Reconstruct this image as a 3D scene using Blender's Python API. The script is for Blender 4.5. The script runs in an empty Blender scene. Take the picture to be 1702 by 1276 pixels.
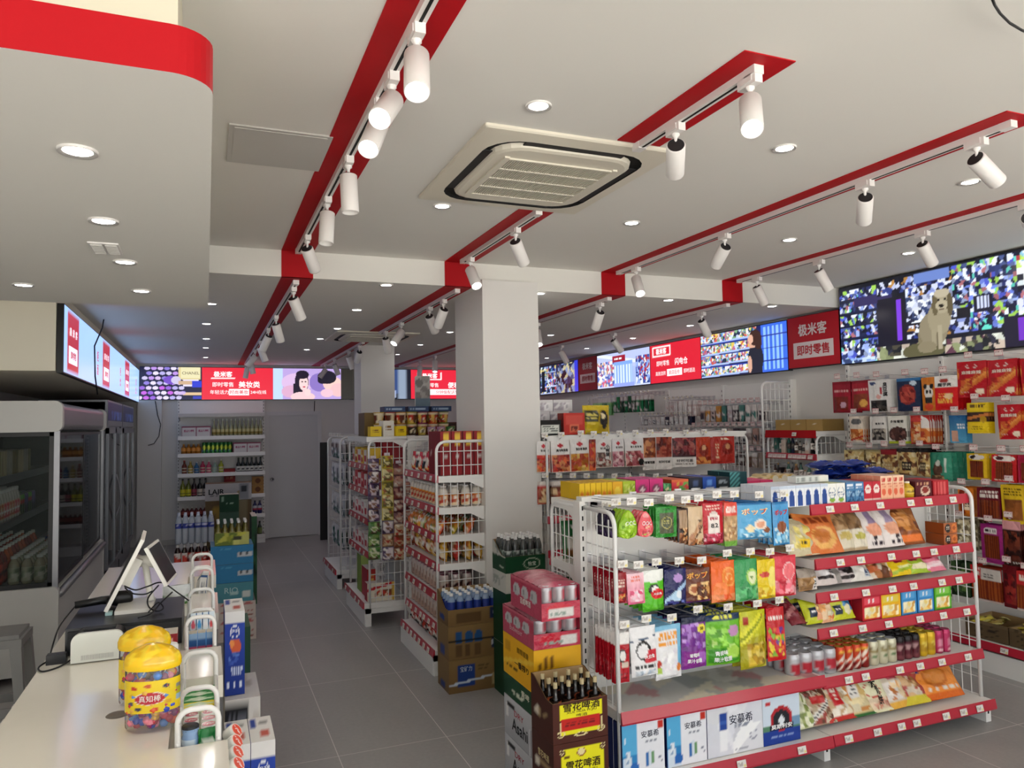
import bpy, math, random
import numpy as np
from mathutils import Vector, Matrix, Euler

S = bpy.context.scene
COL = S.collection
# ------------------------------------------------------------------ camera
CAM = np.array([0.0, 0.0, 1.75])
FPX, PX, PY = 1245.4, 851.0, 638.0
RM = np.array([[0.92574393, 0.00364347, 0.37813344],
               [-0.37773751, 0.05565877, 0.92423832],
               [-0.01767901, -0.9984432, 0.05290204]])
cd = bpy.data.cameras.new('camera')
cam = bpy.data.objects.new('camera', cd)
COL.objects.link(cam)
cd.sensor_width = 36.0
cd.lens = FPX / 1702.0 * 36.0
cd.clip_start = 0.05
cd.clip_end = 80.0
_r, _u, _b = RM @ np.array([1, 0, 0]), RM @ np.array([0, -1, 0]), RM @ np.array([0, 0, -1])
cam.matrix_world = Matrix(((_r[0], _u[0], _b[0], CAM[0]), (_r[1], _u[1], _b[1], CAM[1]), (_r[2], _u[2], _b[2], CAM[2]), (0, 0, 0, 1)))
S.camera = cam
# ------------------------------------------------------------------ daylight, exposure
W = bpy.data.worlds.new('daylight')
S.world = W
W.use_nodes = True
W.node_tree.nodes['Background'].inputs['Color'].default_value = (0.93, 0.97, 1.0, 1)
W.node_tree.nodes['Background'].inputs['Strength'].default_value = 1.75
S.view_settings.view_transform = 'Standard'
S.view_settings.look = 'None'
S.view_settings.gamma = 1.0
S.view_settings.exposure = 0.0
S.view_settings.use_curve_mapping = False
S.cycles.use_denoising = True
S.cycles.max_bounces = 8
S.cycles.diffuse_bounces = 5
S.cycles.transparent_max_bounces = 12
S.cycles.sample_clamp_indirect = 6.0
sd = bpy.data.lights.new('sun', 'SUN')          # added high behind the shop to bounce light off the pavement onto the ceiling
sd.energy, sd.angle = 36.0, math.radians(1)
sun = bpy.data.objects.new('sun', sd)
COL.objects.link(sun)
sun.rotation_euler = Vector((0.15, -.62, -.78)).to_track_quat('-Z', 'Y').to_euler()
LAMP_E = 85.0      # radiance of a lit lamp lens
RND = random.Random(7)


def pt(x, y, axis, val):
    """the point of the room seen at photo pixel (x, y) on the plane axis = val"""
    r = RM @ np.array([x - PX, y - PY, FPX])
    i = 'xyz'.index(axis)
    return CAM + r * ((val - CAM[i]) / r[i])


def lin(h):
    if not isinstance(h, str):
        return np.array(h, float)
    c = np.array([int(h[i:i + 2], 16) for i in (0, 2, 4)]) / 255.0
    return np.where(c <= .04045, c / 12.92, ((c + .055) / 1.055) ** 2.4)


# ------------------------------------------------------------------ materials
MATS = {}


def mat(name, col='ffffff', rough=.5, metal=0.0, noise=0.0, nscale=8.0, emit=0.0, attr=False, coat=0.0, bump=0.0, trans=0.0, spec=.5):
    if name in MATS:
        return MATS[name]
    m = bpy.data.materials.new(name)
    m.use_nodes = True
    N, L = m.node_tree.nodes, m.node_tree.links
    b = N['Principled BSDF']
    b.inputs['Roughness'].default_value = rough
    b.inputs['Metallic'].default_value = metal
    b.inputs['Specular IOR Level'].default_value = spec
    if coat:
        b.inputs['Coat Weight'].default_value = coat
        b.inputs['Coat Roughness'].default_value = .15
    c = tuple(lin(col)) + (1,)
    b.inputs['Base Color'].default_value = c
    src = None
    if attr:
        a = N.new('ShaderNodeAttribute')
        a.attribute_name = 'Col'
        src = a.outputs['Color']
    tc = N.new('ShaderNodeTexCoord')
    if noise or bump:
        n = N.new('ShaderNodeTexNoise')
        n.inputs['Scale'].default_value = nscale
        n.inputs['Detail'].default_value = 4
        L.new(tc.outputs['Object'], n.inputs['Vector'])
        if noise:
            mr = N.new('ShaderNodeMapRange')
            mr.inputs['To Min'].default_value = 1 - noise
            mr.inputs['To Max'].default_value = 1 + noise
            L.new(n.outputs['Fac'], mr.inputs['Value'])
            mx = N.new('ShaderNodeVectorMath')
            mx.operation = 'SCALE'
            if src is None:
                mx.inputs[0].default_value = c[:3]
            else:
                L.new(src, mx.inputs[0])
            L.new(mr.outputs['Result'], mx.inputs['Scale'])
            src = mx.outputs['Vector']
        if bump:
            bp = N.new('ShaderNodeBump')
            bp.inputs['Strength'].default_value = bump
            bp.inputs['Distance'].default_value = .01
            L.new(n.outputs['Fac'], bp.inputs['Height'])
            L.new(bp.outputs['Normal'], b.inputs['Normal'])
    if src is not None:
        L.new(src, b.inputs['Base Color'])
    if emit:
        b.inputs['Emission Strength'].default_value = emit
        if src is not None:
            L.new(src, b.inputs['Emission Color'])
            b.inputs['Base Color'].default_value = (.02, .02, .02, 1)
            for l in list(b.inputs['Base Color'].links):
                L.remove(l)
        else:
            b.inputs['Emission Color'].default_value = c
    if trans:
        g = N.new('ShaderNodeBsdfTransparent')
        g.inputs['Color'].default_value = tuple(lin(col) * .0 + np.clip(lin(col) * .5 + .5, 0, 1)) + (1,)
        gl = N.new('ShaderNodeBsdfGlossy')
        gl.inputs['Roughness'].default_value = rough
        fr = N.new('ShaderNodeFresnel')
        fr.inputs['IOR'].default_value = 1.12
        m1 = N.new('ShaderNodeMixShader')
        L.new(fr.outputs[0], m1.inputs[0])
        L.new(g.outputs[0], m1.inputs[1])
        L.new(gl.outputs[0], m1.inputs[2])
        m2 = N.new('ShaderNodeMixShader')
        m2.inputs[0].default_value = trans
        L.new(b.outputs[0], m2.inputs[1])
        L.new(m1.outputs[0], m2.inputs[2])
        L.new(m2.outputs[0], N['Material Output'].inputs['Surface'])
    MATS[name] = m
    return m


M_CEIL = mat('ceiling_paint', 'e2e0da', .85, noise=.015, nscale=2)
M_WALL = mat('wall_paint', 'dedcd8', .8, noise=.02, nscale=3)
M_CREAM = mat('cream_paint', 'eae4d2', .8, noise=.01)
M_RED = mat('red_paint', 'b00b17', .6, noise=.02, spec=.2)
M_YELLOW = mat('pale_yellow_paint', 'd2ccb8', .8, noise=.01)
M_WHITE = mat('white_enamel', 'ecebe7', .35, noise=.015, nscale=5)
M_IVORY = mat('ivory_plastic', 'dcd6c6', .45, noise=.02)
M_LAMPW = mat('white_lamp_body', 'e6e3e0', .4)
M_GRAYP = mat('grey_panel', 'c4c2bd', .6, noise=.02)
M_BLACK = mat('black_plastic', '101012', .35)
M_DARK = mat('dark_rubber', '1b1b1d', .6)
M_SLOT = mat('dark_slot', '060606', .8)
M_WIRE = mat('white_wire', 'e4e4e2', .3)
M_CHROME = mat('chrome_wire', 'cfcfd0', .3, metal=.45)
M_STEEL = mat('brushed_steel', '9a9a9e', .35, metal=.8, noise=.05, nscale=30)
M_LIP = mat('red_price_rail', 'b81f36', .3, noise=.03, coat=.3)
M_TAG = mat('tag_print', 'ffffff', .4, attr=True)
M_FILM = mat('printed_film', 'ffffff', .26, attr=True, noise=.10, nscale=34, bump=.75, spec=.42)
M_CARD = mat('printed_card', 'ffffff', .5, attr=True, noise=.04, nscale=30, spec=.3)
M_GLOSS = mat('printed_gloss', 'ffffff', .18, attr=True, coat=.4)
M_METAL = mat('printed_can', 'ffffff', .3, metal=.35, attr=True)
M_SCREEN = mat('lit_screen', 'ffffff', .25, attr=True, emit=1.2)
M_PRINT = mat('sign_print', 'ffffff', .45, attr=True)
M_LENS = mat('lit_lens', 'fffcf6', .4, emit=LAMP_E)
M_OFF = mat('unlit_lens', 'b9b4aa', .25)
M_GLASS = mat('clear_glass', 'b4beba', .03, trans=.97)
M_CLEAR = mat('clear_plastic', 'dfe3e6', .06, trans=.88)
M_PET = mat('clear_pet', 'dfe6f0', .1, trans=.55)
M_STONE = mat('counter_stone', 'ece6d8', .10, noise=.02, nscale=12, coat=.5)
M_STOOL = mat('grey_stool_plastic', '8d8c8a', .5, noise=.03)


# ------------------------------------------------------------------ painting a surface
def paint(ops, U, V, seed=0, asp0=1.0):
    """colour of a printed surface over (U, V) in 0..1, from a list of shapes"""
    U, V = np.broadcast_arrays(np.asarray(U, float), np.asarray(V, float))
    C = np.zeros(U.shape + (3,))
    for n, op in enumerate(ops):
        k = op[0]
        if k == 'f':                                    # fill
            C[...] = lin(op[1])
            continue
        if k == 'g':                                    # two printed colours running into each other, bottom to top
            t = np.clip(V, 0, 1)[..., None]
            C[...] = lin(op[1]) * (1 - t) + lin(op[2]) * t
            continue
        if k == 'r':                                    # rect u0 v0 u1 v1 col
            m = (U >= op[1]) & (U <= op[3]) & (V >= op[2]) & (V <= op[4])
            C[m] = lin(op[5])
        elif k == 'e':                                  # ellipse cu cv ru rv col
            m = ((U - op[1]) / op[3]) ** 2 + ((V - op[2]) / op[4]) ** 2 <= 1
            C[m] = lin(op[5])
        elif k == 'o':                                  # ring
            q = ((U - op[1]) / op[3]) ** 2 + ((V - op[2]) / op[4]) ** 2
            C[(q <= 1) & (q > op[6])] = lin(op[5])
        elif k == 'd':                                  # band along a slope: v = a + b u, width w
            m = np.abs(V - (op[1] + op[2] * U)) <= op[3]
            C[m] = lin(op[4])
        elif k in 'cb':                                 # cells: u0 v0 u1 v1 count cols ; balls: the same, round
            rs = np.random.RandomState(1000 + n * 37 + seed)
            u0, v0, u1, v1, cnt, cols = op[1:7]
            asp = op[7] if len(op) > 7 else asp0
            pu, pv = rs.uniform(u0, u1, cnt), rs.uniform(v0, v1, cnt)
            ci = rs.randint(0, len(cols), cnt)
            cl = np.array([lin(c) for c in cols])[ci]
            cl = cl * rs.uniform(.8, 1.15, (cnt, 1))
            m = (U >= u0) & (U <= u1) & (V >= v0) & (V <= v1)
            if not m.any():
                continue
            uu, vv = U[m], V[m]
            d = (uu[:, None] - pu) ** 2 + ((vv[:, None] - pv) * asp) ** 2
            i = d.argmin(1)
            if k == 'c':
                C[m] = cl[i]
            else:
                rad = .55 * math.sqrt((u1 - u0) * (v1 - v0) * asp / cnt)
                sel = d[np.arange(len(i)), i] < rad * rad
                idx = np.argwhere(m)[sel]
                C[tuple(idx.T)] = cl[i][sel]
        elif k == 's':                                  # small print: u0 v0 u1 v1 lines col
            u0, v0, u1, v1, ln, col = op[1:7]
            m = (U >= u0) & (U <= u1) & (V >= v0) & (V <= v1)
            t = (V - v0) / max(v1 - v0, 1e-6) * ln
            h = np.sin(U * 91.7 + np.floor(t) * 17.3 + n) + np.sin(U * 57.1 + np.floor(t) * 5.1)
            m &= ((t % 1) > .3) & (h > -.6)
            C[m] = lin(op[6])
        elif k == 'v':                                  # vertical bars: u0 v0 u1 v1 count col
            m = (U >= op[1]) & (U <= op[3]) & (V >= op[2]) & (V <= op[4])
            m &= (((U - op[1]) / (op[3] - op[1]) * op[5]) % 1) < .5
            C[m] = lin(op[6])
    return C


TEXTS = {}


def text_geo(s, off=.015):
    key = (s, off)
    if key not in TEXTS:
        c = bpy.data.curves.new('t', 'FONT')
        c.body, c.size, c.align_x, c.align_y, c.offset, c.resolution_u = s, 1, 'CENTER', 'CENTER', off, 2
        o = bpy.data.objects.new('t', c)
        COL.objects.link(o)
        dg = bpy.context.evaluated_depsgraph_get()
        dg.update()
        me = o.evaluated_get(dg).to_mesh()
        v = np.array([x.co[:] for x in me.vertices])
        f = [tuple(p.vertices) for p in me.polygons]
        bpy.data.objects.remove(o)
        bpy.data.curves.remove(c)
        w = max(v[:, 0].max() - v[:, 0].min(), 1e-3)
        h = max(v[:, 1].max() - v[:, 1].min(), 1e-3)
        v[:, 0] -= (v[:, 0].max() + v[:, 0].min()) / 2
        v[:, 1] -= (v[:, 1].max() + v[:, 1].min()) / 2
        TEXTS[key] = (v, f, w, h)
    return TEXTS[key]


# ------------------------------------------------------------------ mesh accumulator
class G:
    def __init__(s):
        s.v, s.f, s.mi, s.sm, s.c = [], [], [], [], []

    def add(s, vs, fs, m=0, smooth=False, col='ffffff', cols=None):
        b = len(s.v)
        vs = np.asarray(vs, float).reshape(-1, 3)
        s.v.extend(map(tuple, vs))
        s.c.extend([tuple(lin(col))] * len(vs) if cols is None else map(tuple, np.asarray(cols).reshape(-1, 3)))
        for f in fs:
            s.f.append(tuple(i + b for i in f))
        s.mi.extend([m] * len(fs))
        s.sm.extend([smooth] * len(fs))
        return s

    def box(s, x0, x1, y0, y1, z0, z1, m=0, col='ffffff', R=None, o=(0, 0, 0)):
        v = np.array([(x, y, z) for x in (x0, x1) for y in (y0, y1) for z in (z0, z1)], float)
        if R is not None:
            v = v @ np.array(R).T + np.array(o)
        return s.add(v, [(0, 1, 3, 2), (4, 6, 7, 5), (0, 4, 5, 1), (2, 3, 7, 6), (0, 2, 6, 4), (1, 5, 7, 3)], m, False, col)

    def grid(s, P, C=None, m=0, smooth=True, flip=False, col='ffffff'):
        nu, nv = P.shape[0] - 1, P.shape[1] - 1
        fs = []
        for i in range(nu):
            for j in range(nv):
                a = i * (nv + 1) + j
                q = (a, a + nv + 1, a + nv + 2, a + 1)
                fs.append(q[::-1] if flip else q)
        return s.add(P.reshape(-1, 3), fs, m, smooth, col, None if C is None else C.reshape(-1, 3))

    def face(s, o, u, v, ops, nu=8, nv=8, m=0, seed=0):
        """a flat printed face from corner o along u and v"""
        a, b = np.meshgrid(np.linspace(0, 1, nu + 1), np.linspace(0, 1, nv + 1), indexing='ij')
        P = np.array(o) + a[..., None] * np.array(u) + b[..., None] * np.array(v)
        return s.grid(P, paint(ops, a, b, seed, float(np.linalg.norm(v) / np.linalg.norm(u))), m, False)

    def tube(s, pts, r, n=6, m=0, col='ffffff', cap=True):
        pts = [np.array(p, float) for p in pts]
        rs = r if isinstance(r, (list, tuple)) else [r] * len(pts)
        b, prev = [], None
        for i, p in enumerate(pts):
            t = pts[min(i + 1, len(pts) - 1)] - pts[max(i - 1, 0)]
            t = t / (np.linalg.norm(t) + 1e-9)
            if prev is None:
                a = np.cross(t, (0, 0, 1) if abs(t[2]) < .9 else (1, 0, 0))
            else:
                a = prev - t * np.dot(prev, t)
            a = a / (np.linalg.norm(a) + 1e-9)
            prev = a
            c = np.cross(t, a)
            b += [p + rs[i] * (a * math.cos(q) + c * math.sin(q)) for q in np.arange(n) * 2 * math.pi / n]
        fs = [(i * n + j, i * n + (j + 1) % n, (i + 1) * n + (j + 1) % n, (i + 1) * n + j) for i in range(len(pts) - 1) for j in range(n)]
        if cap:
            fs += [tuple(range(n))[::-1], tuple((len(pts) - 1) * n + j for j in range(n))]
        return s.add(b, fs, m, n > 4, col)

    def lathe(s, prof, n=16, ops=None, m=0, col='ffffff', o=(0, 0, 0), sx=1.0, sy=1.0, z0=None, z1=None, R=None, seed=0, sub=None, mfun=None):
        """prof [(r, z)]; ops paint over u = angle (0.25 faces -y) and v = height"""
        if sub:
            q = [prof[0]]
            for a, b in zip(prof[:-1], prof[1:]):
                k = max(1, int(math.ceil(math.hypot(b[0] - a[0], b[1] - a[1]) / sub)))
                q += [(a[0] + (b[0] - a[0]) * i / k, a[1] + (b[1] - a[1]) * i / k) for i in range(1, k + 1)]
            prof = q
        zz = [p[1] for p in prof]
        z0 = min(zz) if z0 is None else z0
        z1 = max(zz) if z1 is None else z1
        th = np.linspace(0, 2 * math.pi, n + 1)
        A, _ = np.meshgrid(th, np.arange(len(prof)), indexing='ij')
        r = np.array([p[0] for p in prof])[None, :]
        z = np.array(zz, float)[None, :] + 0 * A
        P = np.stack([-np.cos(A) * r * sx, -np.sin(A) * r * sy, z], -1)
        C = None if ops is None else paint(ops, A / (2 * math.pi), (z - z0) / (z1 - z0), seed, (z1 - z0) / (6.28 * max(p[0] for p in prof)))
        if R is not None:
            P = P @ np.array(R).T
        P = P + np.array(o)
        s.grid(P, C, m, True, False, col)
        return s

    def text(s, txt, o, u, v, h=None, w=None, m=0, col='ffffff', off=.015, fmap=None):
        """letters centred on o, along u (reading) and v (up), h tall or w wide"""
        g, f, gw, gh = text_geo(txt, 0.0)
        k = h / gh if h else w / gw
        kx = w / gw if w else k
        strikes = ((0, 0),) if off < .012 else ((-off * .55, 0), (off * .55, 0)) if off < .03 else ((-off * .6, 0), (off * .6, 0), (0, off * .5), (0, -off * .5))
        for n, (sh, sv) in enumerate(strikes):                               # heavier letters are struck more than once
            x = (g[:, 0] + sh) * kx
            if fmap is None:
                o_, u_, v_ = np.array(o, float), np.array(u, float), np.array(v, float)
                P = o_ + x[:, None] * u_ + (g[:, 1:2] + sv) * k * v_ + np.cross(u_, v_) * (.00025 * n)
            else:
                P = fmap(x, (g[:, 1] + sv) * k)
                P[:, 1] -= .0003 * n
            s.add(P, f, m, False, col)
        return s

    def mesh(s, name, mats):
        me = bpy.data.meshes.new(name)
        me.from_pydata([tuple(map(float, v)) for v in s.v], [], s.f)
        for m in mats:
            me.materials.append(m)
        me.polygons.foreach_set('material_index', s.mi)
        me.polygons.foreach_set('use_smooth', s.sm)
        a = me.color_attributes.new('Col', 'FLOAT_COLOR', 'POINT')
        c = np.ones((len(s.v), 4), np.float32)
        c[:, :3] = np.clip(np.array(s.c, np.float32), 0, 1)
        a.data.foreach_set('color', c.ravel())
        me.update()
        return me

    def obj(s, name, mats, parent=None, loc=None, rot=None, kind=None):
        me = s.mesh(name, mats if isinstance(mats, (list, tuple)) else [mats])
        return link(name, me, parent, loc, rot, kind)


def link(name, me, parent=None, loc=None, rot=None, kind=None):
    o = bpy.data.objects.new(name, me)
    COL.objects.link(o)
    if parent is not None:
        o.parent = parent
    if loc is not None:
        o.location = [float(q) for q in loc]
    if rot is not None:
        o.rotation_euler = rot
    if kind:
        o['kind'] = kind
    return o


def tag(o, label, cat, group=None, kind=None):
    w = label.split()
    for drop in ('the', 'a', 'its', 'of'):
        while len(w) > 16 and drop in w:
            w.remove(drop)
    label = ' '.join(w)
    o['label'], o['category'] = label, cat
    if group:
        o['group'] = group
    if kind:
        o['kind'] = kind
    return o


def thing(name, label, cat, loc=(0, 0, 0), rz=0.0, group=None):
    o = bpy.data.objects.new(name, None)
    COL.objects.link(o)
    o.empty_display_size = .05
    o.location = [float(q) for q in loc]
    o.rotation_euler = (0, 0, rz)
    return tag(o, label, cat, group)


def clone(o, loc, rz=None, label=None, group=None, rot=None):
    """a thing copied with its parts and sub-parts"""
    c = o.copy()
    COL.objects.link(c)
    c.location = [float(q) for q in loc]
    if rz is not None:
        c.rotation_euler = (0, 0, rz)
    if rot is not None:
        c.rotation_euler = rot
    if label:
        c['label'] = label
    if group:
        c['group'] = group
    for ch in list(o.children):
        d = ch.copy()
        COL.objects.link(d)
        d.parent = c
        for g in list(ch.children):
            e = g.copy()
            COL.objects.link(e)
            e.parent = d
    return c


def rotm(rx=0, ry=0, rz=0):
    return np.array(Euler((rx, ry, rz)).to_matrix())
# ================================================================== THE ROOM
ZU, ZL, YB, YF, XL, XR, YBM = 2.94, 2.76, 12.65, -0.9, -2.0, 5.4, 5.18


def floor_material():
    m = bpy.data.materials.new('grey_floor_tile')
    m.use_nodes = True
    N, L = m.node_tree.nodes, m.node_tree.links
    b = N['Principled BSDF']
    tc = N.new('ShaderNodeTexCoord')
    sep = N.new('ShaderNodeSeparateXYZ')
    L.new(tc.outputs['Object'], sep.inputs[0])

    def grout(out, ph, half=.3):
        a = N.new('ShaderNodeMath'); a.operation = 'ADD'; a.inputs[1].default_value = 60 - ph
        L.new(out, a.inputs[0])
        q = N.new('ShaderNodeMath'); q.operation = 'PINGPONG'; q.inputs[1].default_value = half
        L.new(a.outputs[0], q.inputs[0])
        lt = N.new('ShaderNodeMath'); lt.operation = 'LESS_THAN'; lt.inputs[1].default_value = .0022
        L.new(q.outputs[0], lt.inputs[0])
        return lt
    gx, gy = grout(sep.outputs['X'], .06), grout(sep.outputs['Y'], .545, .6)
    mx = N.new('ShaderNodeMath'); mx.operation = 'MAXIMUM'
    L.new(gx.outputs[0], mx.inputs[0]); L.new(gy.outputs[0], mx.inputs[1])
    n = N.new('ShaderNodeTexNoise'); n.inputs['Scale'].default_value = 1.6; n.inputs['Detail'].default_value = 6
    n2 = N.new('ShaderNodeTexNoise'); n2.inputs['Scale'].default_value = 45; n2.inputs['Detail'].default_value = 3
    mp = N.new('ShaderNodeMapping'); mp.inputs['Scale'].default_value = (1, .35, 1)
    L.new(tc.outputs['Object'], mp.inputs[0]); L.new(mp.outputs[0], n.inputs[0]); L.new(tc.outputs['Object'], n2.inputs[0])
    ad = N.new('ShaderNodeMath'); ad.operation = 'MULTIPLY_ADD'; ad.inputs[1].default_value = .35
    L.new(n2.outputs[0], ad.inputs[0]); L.new(n.outputs[0], ad.inputs[2])
    cr = N.new('ShaderNodeValToRGB')
    cr.color_ramp.elements[0].position, cr.color_ramp.elements[1].position = .4, .95
    cr.color_ramp.elements[0].color = tuple(lin('8e8d8c')) + (1,)
    cr.color_ramp.elements[1].color = tuple(lin('a9a7a4')) + (1,)
    L.new(ad.outputs[0], cr.inputs[0])
    mix = N.new('ShaderNodeMix'); mix.data_type = 'RGBA'
    mix.inputs['B'].default_value = tuple(lin('d6d3ce')) + (1,)
    L.new(mx.outputs[0], mix.inputs['Factor']); L.new(cr.outputs[0], mix.inputs['A'])
    L.new(mix.outputs['Result'], b.inputs['Base Color'])
    b.inputs['Roughness'].default_value = .38
    b.inputs['Specular IOR Level'].default_value = .45
    return m


def struct(name, g, m):
    return g.obj(name, m, kind='structure')


struct('floor', G().box(XL - .1, XR + .1, YF - .3, YB + .1, -.1, 0), floor_material())
struct('ground_outside', G().box(-14, 16, -16, YF - .3, -.2, -.1), mat('pavement', 'd2ccc2', .85, noise=.06, nscale=3))
struct('ceiling_front', G().box(XL - .1, XR + .1, YF, YBM, ZU, ZU + .12), M_CEIL)
struct('ceiling_back', G().box(XL - .1, XR + .1, YBM, YB + .1, ZL, ZU + .12), M_CEIL)
struct('wall_back', G().box(XL - .1, XR + .1, YB, YB + .12, 0, ZL), M_WALL)
struct('wall_left', G().box(XL - .1, XL, YF, YB, 0, ZU), M_WALL)
struct('wall_right', G().box(XR, XR + .1, YF, YB, 0, ZU), M_WALL)
# bulkhead over the coolers, hanging canopy at the till with its red fascia
struct('wall_bulkhead', G().box(XL, -.985, 6.1, YB, 2.18, ZL), M_CREAM)


def canopy():
    x1, y0, y1, z0, z1, r = .012, 1.69, 5.0, 2.5, 2.605, .085
    arc = [(x1 - r + r * math.sin(a), y0 + r - r * math.cos(a)) for a in np.linspace(0, math.pi / 2, 9)]
    ol = [(XL, y0)] + arc + [(x1, y1), (XL, y1)]
    n = len(ol)
    g = G()
    g.add([(x, y, z0) for x, y in ol] + [(x, y, z1) for x, y in ol],
          [tuple(range(n))[::-1], tuple(range(n, 2 * n))] + [(i, (i + 1) % n, n + (i + 1) % n, n + i) for i in range(n)])
    for i, f in enumerate(g.f):
        if 2 <= i < 2 + len(arc) + 1:
            g.mi[i] = 1
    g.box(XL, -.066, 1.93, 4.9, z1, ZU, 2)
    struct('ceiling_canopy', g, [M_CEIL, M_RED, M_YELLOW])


canopy()
# pillars
struct('wall_pillar', G().box(1.872, 2.318, 5.12, 5.77, 0, ZL + .05), M_WALL)
p2 = pt(606, 640, 'y', 9.3)
struct('wall_pillar_rear', G().box(pt(600, 640, 'y', 9.3)[0], pt(656, 640, 'y', 9.3)[0], 9.3, 9.75, 0, ZL), M_WALL)
# red ceiling bands that run down the step of the ceiling
n_tr = 0
for x0, x1, segs in ((.465, .672, ((YF, 'b'), )), (1.605, 1.815, ((1.89, 2.70), (3.74, 'b'))), (2.90, 3.115, ((1.92, 'b'),)), (4.07, 4.28, ((YF, 'b'),))):
    n_tr += 1
    g = G()
    for a, b in segs:
        g.box(x0, x1, a, YBM - .004 if b == 'b' else b, ZU - .004, ZU)
    g.box(x0, x1, YBM - .005, YBM, ZL - .004, ZU - .004)
    g.box(x0, x1, YBM - .005, 7.9 if n_tr == 2 else YB, ZL - .004, ZL)
    if n_tr == 2:
        g.box(x0, x1, 8.85, YB, ZL - .004, ZL)
    struct('trim_%d' % n_tr, g, M_RED)
# baseboards
struct('baseboard_back', G().box(-.95, .9, YB - .012, YB, 0, .08), M_GRAYP)
struct('baseboard_right', G().box(XR - .012, XR, YF, YB, 0, .08), M_GRAYP)
# door in the back wall
g = G().box(.93, 1.70, YB - .035, YB, 0.01, 1.95)
d = g.obj('door_1', mat('door_white', 'cfcfd0', .5, noise=.02), kind='structure')
g = G()
for a in (.87, 1.70):
    g.box(a, a + .06, YB - .05, YB, 0, 2.01)
g.box(.93, 1.70, YB - .05, YB, 1.95, 2.01)
g.obj('door_frame', mat('door_trim', 'd6d6d6', .5), d, kind='structure')
G().lathe([(0, -.03), (.026, -.028), (.03, -.01), (.012, 0), (.012, .03), (.03, .032)], 12, o=(.985, YB - .06, .93), R=rotm(math.pi / 2)).obj('door_handle', M_STEEL, d)
# shallow pilasters in the back left corner and a junction box
struct('wall_pilaster', G().box(-.95, -.62, YB - .12, YB, 0, 2.2), M_WALL)

# ================================================================== CEILING FITTINGS
def downlight_mesh(r=.05):
    g = G().lathe([(r * .74, -.004), (r * .80, -.002), (r * .97, -.009), (r, -.004), (r, 0)], 24)
    return g.mesh('downlight_trim', [M_LAMPW]), G().lathe([(0, -.003), (r * .74, -.003)], 20).mesh('downlight_lens', [M_LENS])


DT, DL = downlight_mesh()


def downlights(z, where, pts, group):
    for i, (x, y) in enumerate(pts):
        p = pt(x, y, 'z', z - .004)
        t = thing('ceiling_downlight', where[i] if isinstance(where, list) else where, 'ceiling light', (p[0], p[1], z), 0, group)
        link('trim_ring', DT, t)
        link('lens', DL, t)


UP = [(895, 177), (1304, 247), (735, 343), (1050, 371), (1612, 303), (1312, 399), (1510, 421)]
UPL = ['round lit downlight between the two left red bands near the cassette unit', 'round lit downlight between the short red band and the next one',
       'round lit downlight at the rear left corner of the cassette unit', 'round lit downlight right of the rear edge of the cassette unit',
       'round lit downlight between the two right red bands, beside a tilted spotlight', 'round lit downlight between the right red bands, close to the ceiling step',
       'round lit downlight right of the last red band, above the big screen']
downlights(ZU, UPL, UP, 'downlights in the front ceiling')
LO = [(642, 474), (593, 515), (561, 546), (532, 563), (510, 581), (351, 505), (343, 538), (343, 563), (342, 578), (342, 594), (897, 488), (915, 557), (975, 579),
      (909, 595), (748, 552), (699, 573), (661, 589), (1111, 499), (1147, 541), (1052, 562), (1283, 509)]
_o = 'first second third fourth fifth sixth seventh eighth ninth tenth'.split()
LOL = ['%s downlight from the front between the two left red bands of the lower ceiling' % q for q in _o[:5]]
LOL += ['%s downlight from the front left of all red bands in the lower ceiling' % q for q in _o[:5]]
LOL += ['%s lower ceiling downlight just right of the white pillar, counted front to back' % q for q in _o[:4]]
LOL += ['%s lower ceiling downlight from the front between the two white pillars' % q for q in _o[:3]]
LOL += ['%s lower ceiling downlight from the front left of the last red band' % q for q in _o[:3]] + ['lit downlight in the lower ceiling near the red logo panel']
downlights(ZL, LOL, LO, 'downlights in the lower back ceiling')
SO = [(129, 252), (172, 368), (208, 436), (39, 474), (235, 484)]
SOL = ['lit downlight in the hanging canopy, %s' % q for q in ('the largest, nearest the red fascia', 'second from the red fascia, ahead of the small vent', 'just behind the small vent',
       'alone near its rear left', 'last one at its rear edge')]
downlights(2.5, SOL, SO, 'downlights in the hanging canopy')

# small louvred vent in the canopy, access panel beside the first red band
p = pt(176, 412, 'z', 2.5)
t = thing('ceiling_vent', 'small white louvred vent in the hanging canopy among the downlights', 'vent', (p[0], p[1], 2.5))
g = G().box(-.055, .055, -.1, .1, -.006, 0)
g.obj('frame', M_LAMPW, t)
g = G()
for k in range(9):
    for s_ in (-.047, .005):
        g.box(s_, s_ + .042, -.085 + k * .019, -.078 + k * .019, -.012, -.005)
g.obj('louvre', M_GRAYP, t)
g = G().box(.08, .48, 3.06, 3.5, ZU - .006, ZU)
g.box(.10, .46, 3.08, 3.48, ZU - .008, ZU - .006)
tag(g.obj('access_panel', [M_GRAYP]), 'flat grey square access panel in the ceiling beside the left red band', 'ceiling panel')
g = G().tube([pt(x, y, 'z', 2.9) for x, y in ((1647, -8), (1653, 8), (1662, 22), (1678, 38), (1698, 50), (1712, 56))], .004, 6)
tag(g.obj('ceiling_cable', M_BLACK), 'loose black cable curving down from the ceiling at the top right corner', 'cable')


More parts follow.
